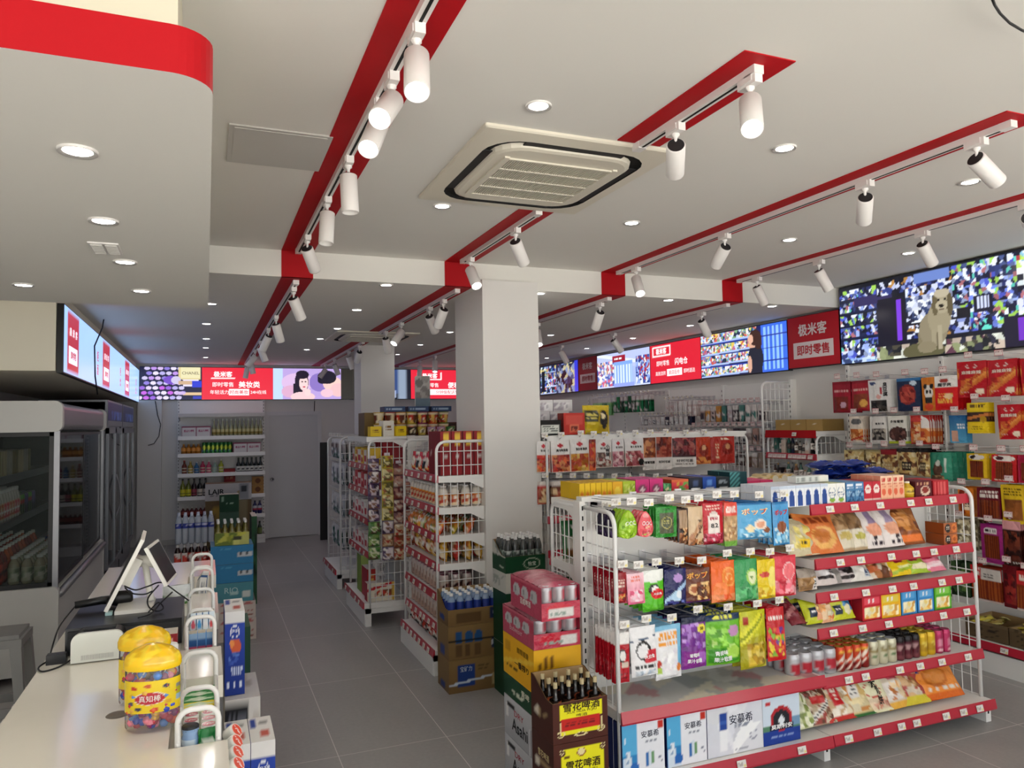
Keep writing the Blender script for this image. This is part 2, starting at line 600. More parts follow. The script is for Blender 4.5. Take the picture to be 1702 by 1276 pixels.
def cassette(name, x0, x1, y0, y1, z, label):
    cx, cy = (x0 + x1) / 2, (y0 + y1) / 2
    w, d_ = (x1 - x0) / 2, (y1 - y0) / 2
    t = thing(name, label, 'air conditioner', (cx, cy, z))

    def ring(a, rr, n=6):
        out = []
        for sx, sy, a0 in ((1, 1, 0), (-1, 1, 90), (-1, -1, 180), (1, -1, 270)):
            for q in np.linspace(0, 90, n):
                th = math.radians(a0 + q)
                out.append((sx * (w * a - rr) + rr * math.cos(th), sy * (d_ * a - rr) + rr * math.sin(th)))
        return out

    def loft(g, rings, m=0, cap=False):
        n = len(rings[0][0])
        vs = [(x, y, zz) for r_, zz in rings for x, y in r_]
        fs = [(i * n + j, (i + 1) * n + j, (i + 1) * n + (j + 1) % n, i * n + (j + 1) % n) for i in range(len(rings) - 1) for j in range(n)]
        if cap:
            fs.append(tuple((len(rings) - 1) * n + j for j in range(n))[::-1])
        g.add(vs, fs, m)
    g = G()
    loft(g, [(ring(1, .01), 0), (ring(1, .01), -.010), (ring(.985, .01), -.016), (ring(.84, .16), -.022)])
    g.obj('panel', M_IVORY, t)
    g = G()
    loft(g, [(ring(.84, .16), -.022), (ring(.83, .16), -.006), (ring(.74, .13), -.006), (ring(.735, .13), -.02)])
    g.obj('air_slot', M_SLOT, t)
    g = G()
    loft(g, [(ring(.745, .13), -.004), (ring(.735, .13), -.026), (ring(.70, .12), -.032)], cap=True)
    inn = g.obj('inner_panel', M_IVORY, t)
    g = G()
    for k in range(4):
        a = k * math.pi / 2
        R = rotm(0, 0, a)
        lx = (w if k % 2 == 0 else d_) * .52
        ly = (d_ if k % 2 == 0 else w) * .785
        g.box(-lx, lx, ly - .028, ly + .022, -.018, -.012, 0, R=R)
    g.obj('louvre', M_DARK, t)
    g = G()
    n = 46
    for k in range(n):
        x = -.55 * w + 1.1 * w * k / (n - 1)
        g.box(x - .0024, x + .0024, -.50 * d_, .50 * d_, -.039, -.033)
    for k in range(5):
        y = -.5 * d_ + k * .25 * d_
        g.box(-.56 * w, .56 * w, y - .006, y + .006, -.041, -.033)
    for s_ in (-1, 1):
        g.box(s_ * .585 * w - .012, s_ * .585 * w + .012, -.53 * d_, .53 * d_, -.040, -.032)
    gr = g.obj('grille', M_IVORY, t)
    G().box(-.56 * w, .56 * w, -.5 * d_, .5 * d_, -.034, -.0325).obj('grille_shade', mat('grille_dark', '3a362e', .8), gr)  # dark sheet behind the fins, standing in for the shade between them
    return t


cassette('ceiling_air_conditioner', 1.018, 1.93, 2.715, 3.735, ZU, 'large ivory ceiling cassette air conditioner with black air slots, nearest')
cassette('ceiling_air_conditioner', 1.27, 2.17, 7.92, 8.82, ZL, 'smaller looking ivory cassette air conditioner in the lower back ceiling')
# ================================================================== TRACK SPOTLIGHTS
def track(x, y0, y1, z, label):
    g = G().box(x - .018, x + .018, y0, y1, z - .03, z - .002)
    t = tag(g.obj('ceiling_light_track', M_LAMPW), label, 'light track')
    g = G().box(x - .005, x + .005, y0 + .05, y1 - .05, z - .0312, z - .0295)
    g.obj('slot', M_SLOT, t)
    for a, b in ((y0 - .003, y0 + .05), (y1 - .05, y1 + .003)):
        G().box(x - .02, x + .02, a, b, z - .033, z - .001).obj('end_cap', M_LAMPW, t)


track(.568, YF, 5.12, ZU, 'white light track along the left red band of the front ceiling')
track(.568, 5.25, 12.3, ZL, 'white light track along the left red band of the lower ceiling')
track(1.71, 1.95, 2.72, ZU, 'short white light track between the cassette unit and the camera')
track(1.71, 3.74, 5.08, ZU, 'white light track behind the large cassette unit')
track(1.725, 5.25, 7.9, ZL, 'white light track left of the pillar in the lower ceiling')
track(1.725, 8.85, 12.3, ZL, 'white light track behind the far cassette unit')
track(3.01, 1.97, 5.1, ZU, 'white light track along the third red band of the front ceiling')
track(3.01, 5.25, 12.3, ZL, 'white light track along the third red band of the lower ceiling')
track(4.18, YF, 5.1, ZU, 'white light track along the rightmost red band of the front ceiling')
track(4.18, 5.25, 12.3, ZL, 'white light track along the rightmost red band of the lower ceiling')

_g = G().box(-.016, .016, -.045, .045, -.062, -.030)
_g.box(-.020, .020, -.03, .03, -.052, -.028)
_g.lathe([(.016, -.062), (.016, -.07), (.007, -.078), (.006, -.115), (0, -.115)], 10)
SP_AD = _g.mesh('adapter', [M_LAMPW])
SPL, SPR = .165, .0375
SP_BODY = G().lathe([(0, .012), (SPR * .9, .012), (SPR, .008), (SPR, -SPL + .014), (SPR * .97, -SPL + .01), (SPR * .9, -SPL + .012), (SPR * .62, -SPL + .035)], 24).mesh('lamp_body', [M_LAMPW])
SP_BACK = G().lathe([(0, .0135), (SPR * .88, .0135)], 20).mesh('lamp_back', [M_DARK])
SP_ON = G().lathe([(0, -SPL + .036), (SPR * .62, -SPL + .036)], 16).mesh('lens', [M_LENS])
SP_REF = G().lathe([(SPR * .62, -SPL + .0355), (SPR * .9, -SPL + .013)], 20).mesh('reflector', [mat('glowing_reflector', 'fff3d8', .3, emit=1.6)])  # glows by itself, in place of lens light falling on the cup
SP_OFF = G().lathe([(0, -SPL + .036), (SPR * .62, -SPL + .036)], 16).mesh('lens', [M_OFF])


def spot(x, z, adpx, endpx, lit, label, sgn=-1):
    """hangs under the track at the photo point adpx; its mouth points so that it is seen at endpx"""
    p = pt(adpx[0], adpx[1], 'x', x)
    y = p[1]
    piv = np.array([x, y, z - .115])
    r = RM @ np.array([endpx[0] - PX, endpx[1] - PY, FPX])
    r = r / np.linalg.norm(r)
    d = CAM - piv
    b, c = np.dot(d, r), np.dot(d, d) - (SPL - .02) ** 2
    disc = max(b * b - c, 0)
    e = CAM + r * (-b + sgn * math.sqrt(disc))
    dr = Vector(e - piv).normalized()
    t = thing('track_spotlight', label, 'spotlight', (x, y, z), 0, 'white track spotlights')
    link('adapter', SP_AD, t)
    q = dr.to_track_quat('-Z', 'Y')
    off = q @ Vector((0, 0, -.0))
    b_ = link('lamp_body', SP_BODY, t, (0, 0, -.115))
    b_.rotation_mode = 'QUATERNION'
    b_.rotation_quaternion = q
    link('back_cap', SP_BACK, b_)
    link('lens', SP_ON if lit else SP_OFF, b_)
    if lit:
        link('reflector', SP_REF, b_)


_n = 'first second third fourth fifth sixth seventh eighth ninth tenth'.split()
T1 = [((692, 45), (693, 150), 1, -1), ((651, 127), (632, 196), 1, -1), ((628, 165), (613, 246), 1, -1), ((579, 275), (582, 350), 0, -1), ((544, 338), (542, 402), 0, -1), ((511, 400), (523, 447), 0, 1)]
for i, (a, e, l, s_) in enumerate(T1):
    spot(.568, ZU, a, e, l, '%s white track spotlight from the front on the left red band%s' % (_n[i], ', lit' if l else ', unlit'), s_)
T1b = [((488, 478), (500, 528), 0, 1), ((459, 530), (466, 566), 0, 1), ((446, 552), (437, 580), 0, 1), ((433, 566), (441, 600), 0, 1), ((424, 583), (412, 608), 0, 1), ((417, 598), (421, 622), 0, 1), ((411, 607), (407, 632), 1, -1)]
for i, (a, e, l, s_) in enumerate(T1b):
    spot(.568, ZL, a, e, l, '%s white track spotlight on the left band of the lower ceiling' % _n[i], s_)
spot(1.71, ZU, (1245, 108), (1250, 212), 1, 'lit white track spotlight nearest the camera on the short red band', -1)
spot(1.71, ZU, (1122, 200), (1122, 286), 0, 'white track spotlight hanging straight down over the cassette corner', 1)
spot(1.71, ZU, (857, 380), (870, 436), 0, 'white track spotlight just behind the cassette unit, tilted to the right', 1)
spot(1.71, ZU, (782, 436), (792, 474), 1, 'lit white track spotlight at the ceiling step left of the pillar', -1)
T2b = [((737, 495), (728, 541), 0, 1), ((714, 508), (723, 550), 0, 1), ((667, 540), (655, 570), 1, -1), ((641, 552), (645, 584), 0, 1)]
for i, (a, e, l, s_) in enumerate(T2b):
    spot(1.725, ZL, a, e, l, '%s white track spotlight between the pillar and the far cassette unit' % _n[i], s_)
T2c = [((597, 573), (593, 600), 0, 1), ((580, 587), (586, 612), 0, 1), ((556, 598), (562, 622), 0, 1), ((541, 607), (530, 630), 0, 1)]
for i, (a, e, l, s_) in enumerate(T2c):
    spot(1.725, ZL, a, e, l, '%s white track spotlight beyond the far cassette unit' % _n[i], s_)
T3 = [((1622, 232), (1656, 300), 1, 1), ((1437, 302), (1436, 366), 0, 1), ((1204, 388), (1190, 440), 0, 1), ((1057, 448), (1064, 487), 1, -1)]
for i, (a, e, l, s_) in enumerate(T3):
    spot(3.01, ZU, a, e, l, '%s white track spotlight from the front on the third red band' % _n[i], s_)
T3b = [((997, 505), (990, 544), 0, 1), ((893, 546), (896, 572), 1, -1), ((723, 600), (723, 617), 1, -1), ((698, 606), (697, 626), 0, 1)]
for i, (a, e, l, s_) in enumerate(T3b):
    spot(3.01, ZL, a, e, l, '%s white track spotlight on the third band of the lower ceiling' % _n[i], s_)
T4 = [((1708, 340), (1712, 372), 0, 1), ((1533, 385), (1549, 437), 0, 1), ((1361, 435), (1377, 480), 0, 1), ((1258, 463), (1271, 504), 0, 1)]
for i, (a, e, l, s_) in enumerate(T4):
    spot(4.18, ZU, a, e, l, '%s white track spotlight from the front on the rightmost red band' % _n[i], s_)
T4b = [((1166, 520), (1176, 556), 0, 1), ((1020, 560), (1032, 583), 0, 1), ((933, 585), (943, 604), 0, 1)]
for i, (a, e, l, s_) in enumerate(T4b):
    spot(4.18, ZL, a, e, l, '%s white track spotlight on the rightmost band of the lower ceiling' % _n[i], s_)

# ================================================================== LIGHTBOXES AND SCREENS
SHELFC = ['0c1430', '18204a', '202c5c', 'c8d4e8', 'e8eef8', '5a78c8', '223060', 'd8c060', 'c05050', '8aa0d8', '101830', '60a0a0', 'f0e0a0', '2a50c0']


def lightbox(name, label, cat, o, u, v, thick, ops, nu, nv, texts, lit=True, seed=0):
    """a sign box: printed face from corner o along u and v, a black frame behind it"""
    o, u, v, th = (np.array(q, float) for q in (o, u, v, thick))
    t = thing(name, label, cat, o)
    o0 = np.zeros(3)
    m = M_SCREEN if lit else M_PRINT
    g = G()
    g.face(o0, u, v, ops, nu, nv, 0, seed)
    un, vn = u / np.linalg.norm(u), v / np.linalg.norm(v)
    nn = -th / np.linalg.norm(th)
    for tx, cu, cv, h, col, *off in texts:
        off = off[0] if off else .015
        if tx == '#':        # a small white plate: cu cv (w, h) col
            w_, h_ = h
            g.face(o0 + u * (cu - w_ / 2) + v * (cv - h_ / 2) + nn * .0015, u * w_, v * h_, [('f', col)], 1, 1, 0)
        else:
            g.text(tx, o0 + u * cu + v * cv + nn * .003, un, vn, h=h * np.linalg.norm(v), col=col, off=off)
    g.obj('lit_face' if lit else 'printed_face', m, t)
    g = G()
    c = [o0 - vn * .008, o0 + u - vn * .008, o0 + u + v + vn * .008, o0 + v + vn * .008]
    c = [q + th * .06 for q in c]
    g.add(c + [q + th * .94 for q in c], [(0, 1, 2, 3), (7, 6, 5, 4), (0, 4, 5, 1), (1, 5, 6, 2), (2, 6, 7, 3), (3, 7, 4, 0)], 0)
    g.obj('frame', M_BLACK, t)
    return t


RW = 5.335     # face of the right-hand signs
ysg = lambda px: pt(px, 640, 'x', RW)[1]
UR, TR = np.array([0, -1, 0]), np.array([.06, 0, 0])


def rsign(px0, px1, z0, z1, *a, **k):
    y0, y1 = ysg(px0), ysg(px1)
    return lightbox(a[0], a[1], a[2], (RW, y0, z0), UR * (y0 - y1), (0, 0, z1 - z0), TR, *a[3:], **k)


SHELVES = [('f', '0c1430')]
for k in range(4):
    SHELVES += [('c', 0, .04 + k * .24, 1, .24 + k * .24, 130, SHELFC), ('r', 0, .01 + k * .24, 1, .035 + k * .24, 'b8c8f0')]
rsign(893, 961, 2.235, 2.72, 'sign_lightbox', 'blue lit picture of dark store shelves, on the right wall beside the pillar', 'lightbox',
      SHELVES + [('r', 0, 0, .09, 1, '081024'), ('r', .12, .1, .2, .8, '0a1020'), ('r', .93, 0, 1, 1, '2a38d0'), ('c', .5, .0, .92, .95, 90, ['20284a', '8090b8', '40507a', '0a1020', 'c0b890'])], 60, 40, [])
RED = 'd01426'
rsign(962, 992.5, 2.235, 2.73, 'logo_sign', 'dim red logo panel between two lit pictures on the right wall', 'sign', [('f', 'b01428')], 1, 1,
      [('极米客', .5, .74, .20, 'e8d4d4', .06), ('#', .5, .36, (.82, .28), 'e8d4d4'), ('即时零售', .5, .36, .17, 'b01428', .03)], lit=False)
AISLE = [('f', 'a8bcf0'), ('r', .0, .55, 1, 1, 'b8c4ee'), ('d', 1.0, -.42, .05, 'e0e8ff'), ('r', .34, .0, .7, .72, '7fa8ee'), ('v', .36, .1, .68, .62, 6, 'd8eaff'),
         ('c', 0, .02, .34, .78, 150, ['e8eef8', '90a8e8', 'd06080', 'f4f4ff', '4060b0', 'c8a080']), ('c', .76, .05, .99, .8, 110, ['3050b0', 'a82838', '90a8e8', 'e8eef8', '203a80']),
         ('r', .32, .72, .56, .9, '9a1830'), ('s', .36, .77, .52, .85, 1, 'ffffff'), ('d', .02, .0, .03, 'c8d4f8'), ('r', .34, 0, .72, .1, '8fa4e8')]
rsign(993.5, 1081, 2.235, 2.72, 'sign_lightbox', 'lit picture of a white shop aisle with fridges, on the right wall', 'lightbox', AISLE, 100, 60, [])
rsign(1082, 1166, 2.235, 2.72, 'sign_lightbox', 'lit red lightbox with white slogan between two shop pictures on the right wall', 'lightbox', [('f', 'd81a30'), ('r', .06, .70, .42, .94, 'ffffff'), ('r', .07, .715, .41, .925, 'd81a30')], 50, 30,
      [('极米客', .24, .82, .15, 'ffffff', .06), ('即时零售', .27, .5, .14, 'ffffff', .015), ('闪电仓', .64, .5, .17, 'ffffff', .03),
       ('#', .5, .24, (.30, .18), 'ffffff'), ('前店后仓', .5, .24, .11, 'd81a30', .03), ('高效流转', .22, .24, .11, 'ffffff', .015), ('即时送达', .79, .24, .11, 'ffffff', .015)])
WOM = [('f', '10204a')]
for k in range(4):
    WOM += [('c', 0, .05 + k * .25, .68, .24 + k * .25, 170, ['e8e0d0', 'f0d060', 'd05848', '5a90d0', 'c8d8f8', '203050', 'f4f4ff', '80b080', 'b06a90']), ('d', .02 + k * .25, .06, .02, 'a8c0f0')]
WOM += [('r', .70, 0, 1, 1, '3a6ae0'), ('v', .76, .05, .98, .95, 5, '8fc0f8'), ('d', .5, 0, .012, '2038a0'), ('r', .70, 0, .73, 1, '101c60'), ('d', .24, 0, .012, '2038a0'), ('d', .76, 0, .012, '2038a0'),
        ('e', .665, .30, .085, .34, '1a2030'), ('r', .58, 0, .74, .3, '1a2030'), ('e', .60, .2, .025, .18, 'd8a890'), ('r', .60, .55, .66, .66, 'd8a890'),
        ('e', .665, .76, .07, .17, '3a221c'), ('e', .615, .74, .03, .10, 'e0b098'), ('e', .70, .66, .04, .16, '3a221c')]
rsign(1167, 1311, 2.235, 2.725, 'sign_lightbox', 'lit picture of a dark haired shopper before colourful shelves, on the right wall', 'lightbox', WOM, 150, 70, [])
rsign(1312.5, 1398.5, 2.245, 2.735, 'logo_sign', 'large red panel with white shop logo, left of the big screen', 'sign', [('f', 'c41424')], 1, 1,
      [('极米客', .5, .73, .23, 'f0e4e4', .06), ('#', .5, .33, (.78, .32), 'f0e4e4'), ('即时零售', .5, .33, .20, 'c41424', .04)], lit=False)
COLD = ['0a0e24', '10142e', '1c2448', '2c3870', '4a5a90', '8a98b8', 'dfe8ff', '9fb4f0', '4a58c8', '20285a', '0c1030', 'a0d058', 'e8ecff', '6a80d8', 'a86870', '60d0c0', '141a40']
DARKC = ['0a0c20', '1a2048', '90a0e0', 'dfe6ff', '30408c', 'c8d0f0', 'b08040', '141830']
DOG = [('f', '0a0c1c')]
for k in range(5):                                                   # shelves at the left
    DOG += [('c', .0, .17 + k * .165, .145, .30 + k * .165, 60, COLD), ('r', 0, .145 + k * .165, .15, .165 + k * .165, '141c40')]
DOG += [('r', .06, .72, .2, .83, '2a2458'), ('c', 0, 0, .15, .16, 40, COLD), ('r', .15, .05, .25, .76, '0e0c20'), ('r', .215, .22, .232, .72, '7a3ad8'),
        ('c', .15, .80, .40, .97, 90, DARKC), ('r', .28, .86, .39, .98, '6a84c8'), ('c', .25, .70, .40, .82, 40, DARKC),
        ('c', .25, .55, .42, .72, 70, ['c8d0e8', 'e8eef8', '30406c', '8088a8']), ('c', .25, .40, .41, .54, 60, ['c8d0e8', 'e8eef8', '30406c', '181c38']),
        ('c', .25, .22, .45, .38, 70, DARKC), ('c', .40, .50, .60, .98, 230, COLD), ('c', .45, .22, .60, .5, 130, COLD), ('r', .46, .42, .51, .60, '10122c'), ('v', .47, .45, .50, .58, 3, 'd0d8f8'),
        ('c', .58, .62, .74, .98, 60, ['e8f4f8', 'c0f060', '101228', 'd8e4ff', 'b83848', 'f4f8ff', '88c0d8']), ('c', .72, .60, .80, 1, 60, ['b8f040', '5048d0', 'e0e8ff', '3028a0', '203010']),
        ('r', .645, .62, .68, .90, '0c0e20'), ('c', .58, .36, .74, .62, 120, COLD), ('c', .655, .40, .73, .68, 50, ['4a3ad8', '2a20a0', '8878f0', '18104a']),
        ('r', .80, .55, 1, 1, '120c1c'), ('e', .86, .76, .05, .05, 'e0a860'), ('e', .86, .72, .06, .03, 'c83848'), ('r', .80, .22, .812, .72, '7a1028'), ('r', .815, .2, .98, .68, '9ec8f0'), ('c', .83, .22, .98, .66, 70, ['5878b8', '141a3c', 'c0e0ff', '30488c']),
        ('r', .66, .24, .78, .38, '2c24c8'), ('c', .70, .36, .80, .46, 40, ['d8e840', '60c0f0', 'e8eeff', '3040a0']),
        ('c', .14, 0, .62, .17, 110, ['1a1c20', 'd8dcd0', '4a4638', '889068', '2a2a3a', 'c0b0a0', '603848']), ('e', .30, .06, .07, .10, '5a5638'),
        ('r', .54, .0, .72, .32, '14102c'), ('d', 1.63, -2.3, .035, '7030c0'), ('c', .0, .0, .13, .06, 14, ['90b0e8', 'c8dcff', '30406a']),
        ('c', .72, .0, 1, .16, 120, ['40c060', '208038', '80e0a0', '103c20', '2850b0', 'a8f0b0'])]
DOG = [q for q in DOG if q[0] != 'd'] + [('r', .575, .06, .60, .30, '7030c0'), ('r', .60, .04, .69, .28, 'e8eeff'), ('r', .612, .06, .68, .255, '3a50b0'), ('e', .645, .15, .025, .08, 'dfe8ff'),
        ('e', .318, .22, .034, .16, '7c7258'), ('e', .335, .30, .046, .20, '8a8068'), ('e', .355, .42, .036, .20, '988e74'), ('r', .328, .06, .342, .30, '9a9076'), ('r', .350, .06, .362, .34, 'a69c82'), ('r', .3435, .06, .349, .26, '5c523c'),
        ('c', .30, .1, .385, .55, 26, ['8a8068', '948a70', '7e745a', 'a0967c']) if False else ('e', .312, .10, .03, .07, '857b61'), ('e', .365, .60, .031, .135, 'a49a80'), ('e', .343, .57, .010, .12, '62583f'), ('e', .389, .56, .010, .13, '5c523a'), ('e', .366, .70, .024, .05, 'b8ae96'),
        ('e', .364, .56, .019, .06, 'b0a68c'), ('e', .363, .555, .0075, .022, '17140f'), ('e', .355, .63, .0042, .014, '17140f'), ('e', .375, .63, .0042, .014, '17140f'), ('e', .363, .51, .008, .010, '5a4438')]
y0_, y1_ = ysg(1401), 2.35
lightbox('video_screen', 'big lit screen showing a dog sitting in a cluttered shop, high on the right wall', 'screen', (RW, y0_, 2.235), UR * (y0_ - y1_), (0, 0, .685), TR, DOG, 300, 76, [], seed=3)
# back wall
UB, TB = np.array([1, 0, 0]), np.array([0, .05, 0])
YS = YB - .055


def bsign(x0, x1, *a, **k):
    return lightbox(a[0], a[1], a[2], (x0, YS, 2.21), UB * (x1 - x0), (0, 0, .5), TB, *a[3:], **k)


PAL = [('f', '14163a')]
for r_ in range(7):
    for c_ in range(7):
        cc = ['c8c0e8', 'b0a8e0', 'e0d8f8', '8878d0', 'd0b8e8', 'b890e0'][(r_ * 3 + c_ * 5) % 6] if r_ > 2 or c_ > 4 else ['e0d8f8', 'c060d8', '9060d0', 'd8c8f0'][(r_ + c_) % 4]
        PAL += [('e', c_ * .105 + (.05 if r_ % 2 else 0) + r_ * .02, .06 + r_ * .15, .046, .055, cc)]
PAL += [('r', .62, .62, .98, 1, 'd8c890'), ('r', .66, .66, .97, 1, 'e4dcb0'), ('r', .70, .40, .95, .62, 'e0d8f0'), ('e', .50, .60, .12, .13, '7048c0'), ('e', .58, .60, .08, .12, 'c8c0e0'), ('d', .62, -.1, .0, '000000'),
        ('r', .62, .46, .84, .58, 'c8a888'), ('r', .84, .38, 1, .58, '2838c8'), ('r', .7, .14, 1, .22, 'd8b890'), ('r', .86, .02, 1, .10, '3038b0'), ('e', .66, .2, .08, .05, 'c8b0e0')]
bsign(-.93, -.062, 'sign_lightbox', 'lit picture of a make-up palette and brushes on the back wall', 'lightbox', PAL, 130, 70, [('CHANEL', .82, .82, .09, '4a3a28', .0)])
bsign(-.058, .998, 'sign_lightbox', 'lit red beauty slogan lightbox above the bottle shelves on the back wall', 'lightbox', [('f', 'e02038'), ('r', .12, .66, .46, .93, 'ffffff'), ('r', .127, .675, .453, .915, 'e02038')], 60, 30,
      [('极米客', .29, .795, .17, 'ffffff', .06), ('即时零售', .29, .47, .15, 'ffffff', .015), ('美妆类', .66, .47, .2, 'ffffff', .04),
       ('#', .515, .23, (.285, .2), 'ffffff'), ('时尚美妆', .515, .23, .13, 'd01c34', .03), ('年轻活力', .24, .23, .13, 'ffffff', .015), ('24H在线', .79, .23, .12, 'ffffff', .015)])
CPL = [('f', 'a890d8'), ('r', 0, 0, .115, 1, 'bcd4ff'), ('r', .115, 0, .84, 1, 'b8a0dc'), ('e', .3, .55, .2, .3, 'd8b8e0'), ('e', .22, .25, .12, .2, 'd8a8c8'), ('e', .56, .55, .12, .3, '8a74c0'),
       ('e', .345, .55, .085, .37, '1c1428'), ('r', .245, .0, .34, .5, '1c1428'), ('e', .37, .52, .055, .24, 'f0d0d0'), ('e', .355, .80, .08, .14, '1c1428'), ('e', .36, .08, .15, .16, 'ecc8cc'), ('r', .36, .14, .40, .32, 'ecc8cc'), ('e', .42, .22, .04, .12, 'f0d0d0'),
       ('e', .352, .57, .012, .02, '2a1c24'), ('e', .392, .57, .012, .02, '2a1c24'), ('e', .375, .40, .016, .025, 'c04058'),
       ('e', .73, .50, .12, .24, 'f0c8c0'), ('e', .66, .72, .12, .22, '141022'), ('e', .60, .64, .06, .14, '141022'), ('e', .80, .30, .10, .22, 'e8bcc0'), ('e', .66, .2, .08, .14, 'e8c0d0'), ('r', .84, 0, 1, 1, '2a2620'), ('v', .85, 0, .99, 1, 7, '16140f')]
bsign(1.0, 2.29, 'sign_lightbox', 'lit violet picture of a woman and a man in a beauty advertisement', 'lightbox', CPL, 150, 70, [])
xs = pt(683, 640, 'y', YS)[0]
xe = pt(655, 640, 'y', YS)[0]
bsign(2.31, xs - .01, 'sign_lightbox', 'dark blue window picture on the back wall right of the rear pillar', 'lightbox', [('f', '0c1224'), ('r', .3, .2, .75, 1, '30487c'), ('r', .4, .4, .6, 1, '7890c8'), ('r', .8, 0, .95, 1, '8a9ab0'), ('r', .5, .05, .72, .3, 'c8d8f8')], 20, 20, [])
bsign(xs, xs + 1.25, 'sign_lightbox', 'lit red shop slogan lightbox behind the cup noodle stacks', 'lightbox', [('f', 'e02038'), ('r', .10, .66, .44, .93, 'ffffff'), ('r', .107, .675, .433, .915, 'e02038')], 60, 30,
      [('极米客', .27, .795, .17, 'ffffff', .06), ('即时零售', .27, .47, .15, 'ffffff', .015), ('便利店', .66, .47, .2, 'ffffff', .04), ('#', .55, .23, (.62, .2), 'ffffff'), ('分钟级配送到家', .55, .23, .13, 'd01c34', .02)])
# left lightbox over the coolers
LB = [('f', 'a2c8ff')]
UL, LY = np.array([0, 1, 0]), (6.11, 12.58)
lu = lambda px: (pt(px, 600, 'x', -.935)[1] - LY[0]) / (LY[1] - LY[0])
TXL = []
for a, b, v0, v1 in ((111, 131, .06, .97), (171, 182.5, .06, .97), (208, 215, .06, .97)):
    LB.append(('r', lu(a), v0, lu(b), v1, 'b01830'))
    c = (lu(a) + lu(b)) / 2
    w = lu(b) - lu(a)
    TXL += [('#', c, .30, (w * .72, .27), 'e8e8ff')]
    TXL += [('极', c - w * .24, .66, .13, 'f4f0ff', .04), ('米', c, .66, .13, 'f4f0ff', .04), ('客', c + w * .24, .66, .13, 'f4f0ff', .04), ('即时零售', c, .30, .12, 'b01830', .04)]
for a in (162, 200, 226):
    TXL += [('柜' if a != 226 else '货', lu(a), .56, .2, 'b83048', .03), ('酒' if a == 162 else '饮', lu(a), .30, .2, 'b83048', .03)]
lightbox('sign_lightbox', 'long pale blue lightbox with red logo panels above the drinks coolers', 'lightbox', (-.935, LY[0], 2.175), UL * (LY[1] - LY[0]), (0, 0, .48), (-.045, 0, 0), LB, 160, 12, TXL)
# loose cables
for pts, lab in ((((271, 505), (275, 525), (262, 560), (218, 600), (222, 640), (230, 660)), 'thin black cable dangling across the long pale blue lightbox'),):
    g = G().tube([pt(x, y, 'x', -.86) for x, y in ((162, 508), (175, 516), (170, 545), (157, 575), (158, 625), (162, 655))], .006, 5)
    tag(g.obj('dangling_cable', M_BLACK), lab, 'cable')
for pts, lab in ((((258, 666), (262, 690), (267, 705), (264, 725), (256, 737), (246, 740)), 'thin dark cable dangling on the wall below the palette picture'),
                 (((523, 666), (522, 690), (527, 704), (520, 722), (519, 730)), 'thin dark cable dangling beside the door below the couple picture')):
    g = G().tube([pt(x, y, 'y', YB - (.13 if x < 400 else .01)) for x, y in (pts if pts[0][0] > 400 else pts)], .006, 5)
    tag(g.obj('dangling_cable', M_BLACK), lab, 'cable')
# ================================================================== SHELVING
def tag_mesh(w=.052, h=.034, frame=False, seed=0):
    g = G()
    ops = [('f', 'e6e3de'), ('s', .08, .2, .6, .8, 2, 'b8b0a8'), ('r', .70, .1, .94, .42, 'e8d888')]
    if frame:
        ops = [('f', 'b02038'), ('r', .08, .14, .92, .86, 'e8dcd8'), ('s', .14, .3, .84, .7, 2, 'a07070')]
    g.face((-w / 2, -.0022, -h / 2), (w, 0, 0), (0, 0, h), ops, 12, 6)
    g.face((w / 2, .0008, -h / 2), (-w, 0, 0), (0, 0, h), [('f', 'e8e4dc')], 1, 1)
    g.box(-w / 2, w / 2, -.002, .0006, -h / 2, h / 2, 0, 'e8e4dc')
    return g.mesh('price_tag', [M_TAG])


TAGM, TAGF = tag_mesh(), tag_mesh(.06, .042, True)


def wire_panel(t, x, y0, y1, z0, z1, dx=.055, dz=.105, r=.011, rw=.0034, corner=.07):
    """an end panel of welded wire in the plane x, its free edge at y0 and its upright at y1"""
    sg = 1 if y1 > y0 else -1
    pts = [(x, y0, z0)] + [(x, y0 + sg * corner * (1 - math.cos(a)), z1 - corner + corner * math.sin(a)) for a in np.linspace(0, math.pi / 2, 7)] + [(x, y1, z1)]
    fr = G().tube(pts, r, 8).obj('wire_side', M_WIRE, t)
    g = G()
    n = max(2, int(round(abs(y1 - y0) / dx)))
    for i in range(1, n + 1):
        y = y0 + (y1 - y0) * i / (n + .3)
        top = z1 - (corner * .5 if i == 1 and dx < corner else .004)
        g.tube([(x, y, z0), (x, y, top)], rw, 4)
    k = int((z1 - z0) / dz)
    for i in range(k + 1):
        z = z0 + .02 + i * (z1 - corner - .02 - z0) / k
        g.tube([(x + .003, y0, z), (x + .003, y1, z)], rw, 4)
    g.obj('wire_mesh', M_WIRE, fr)
    return fr


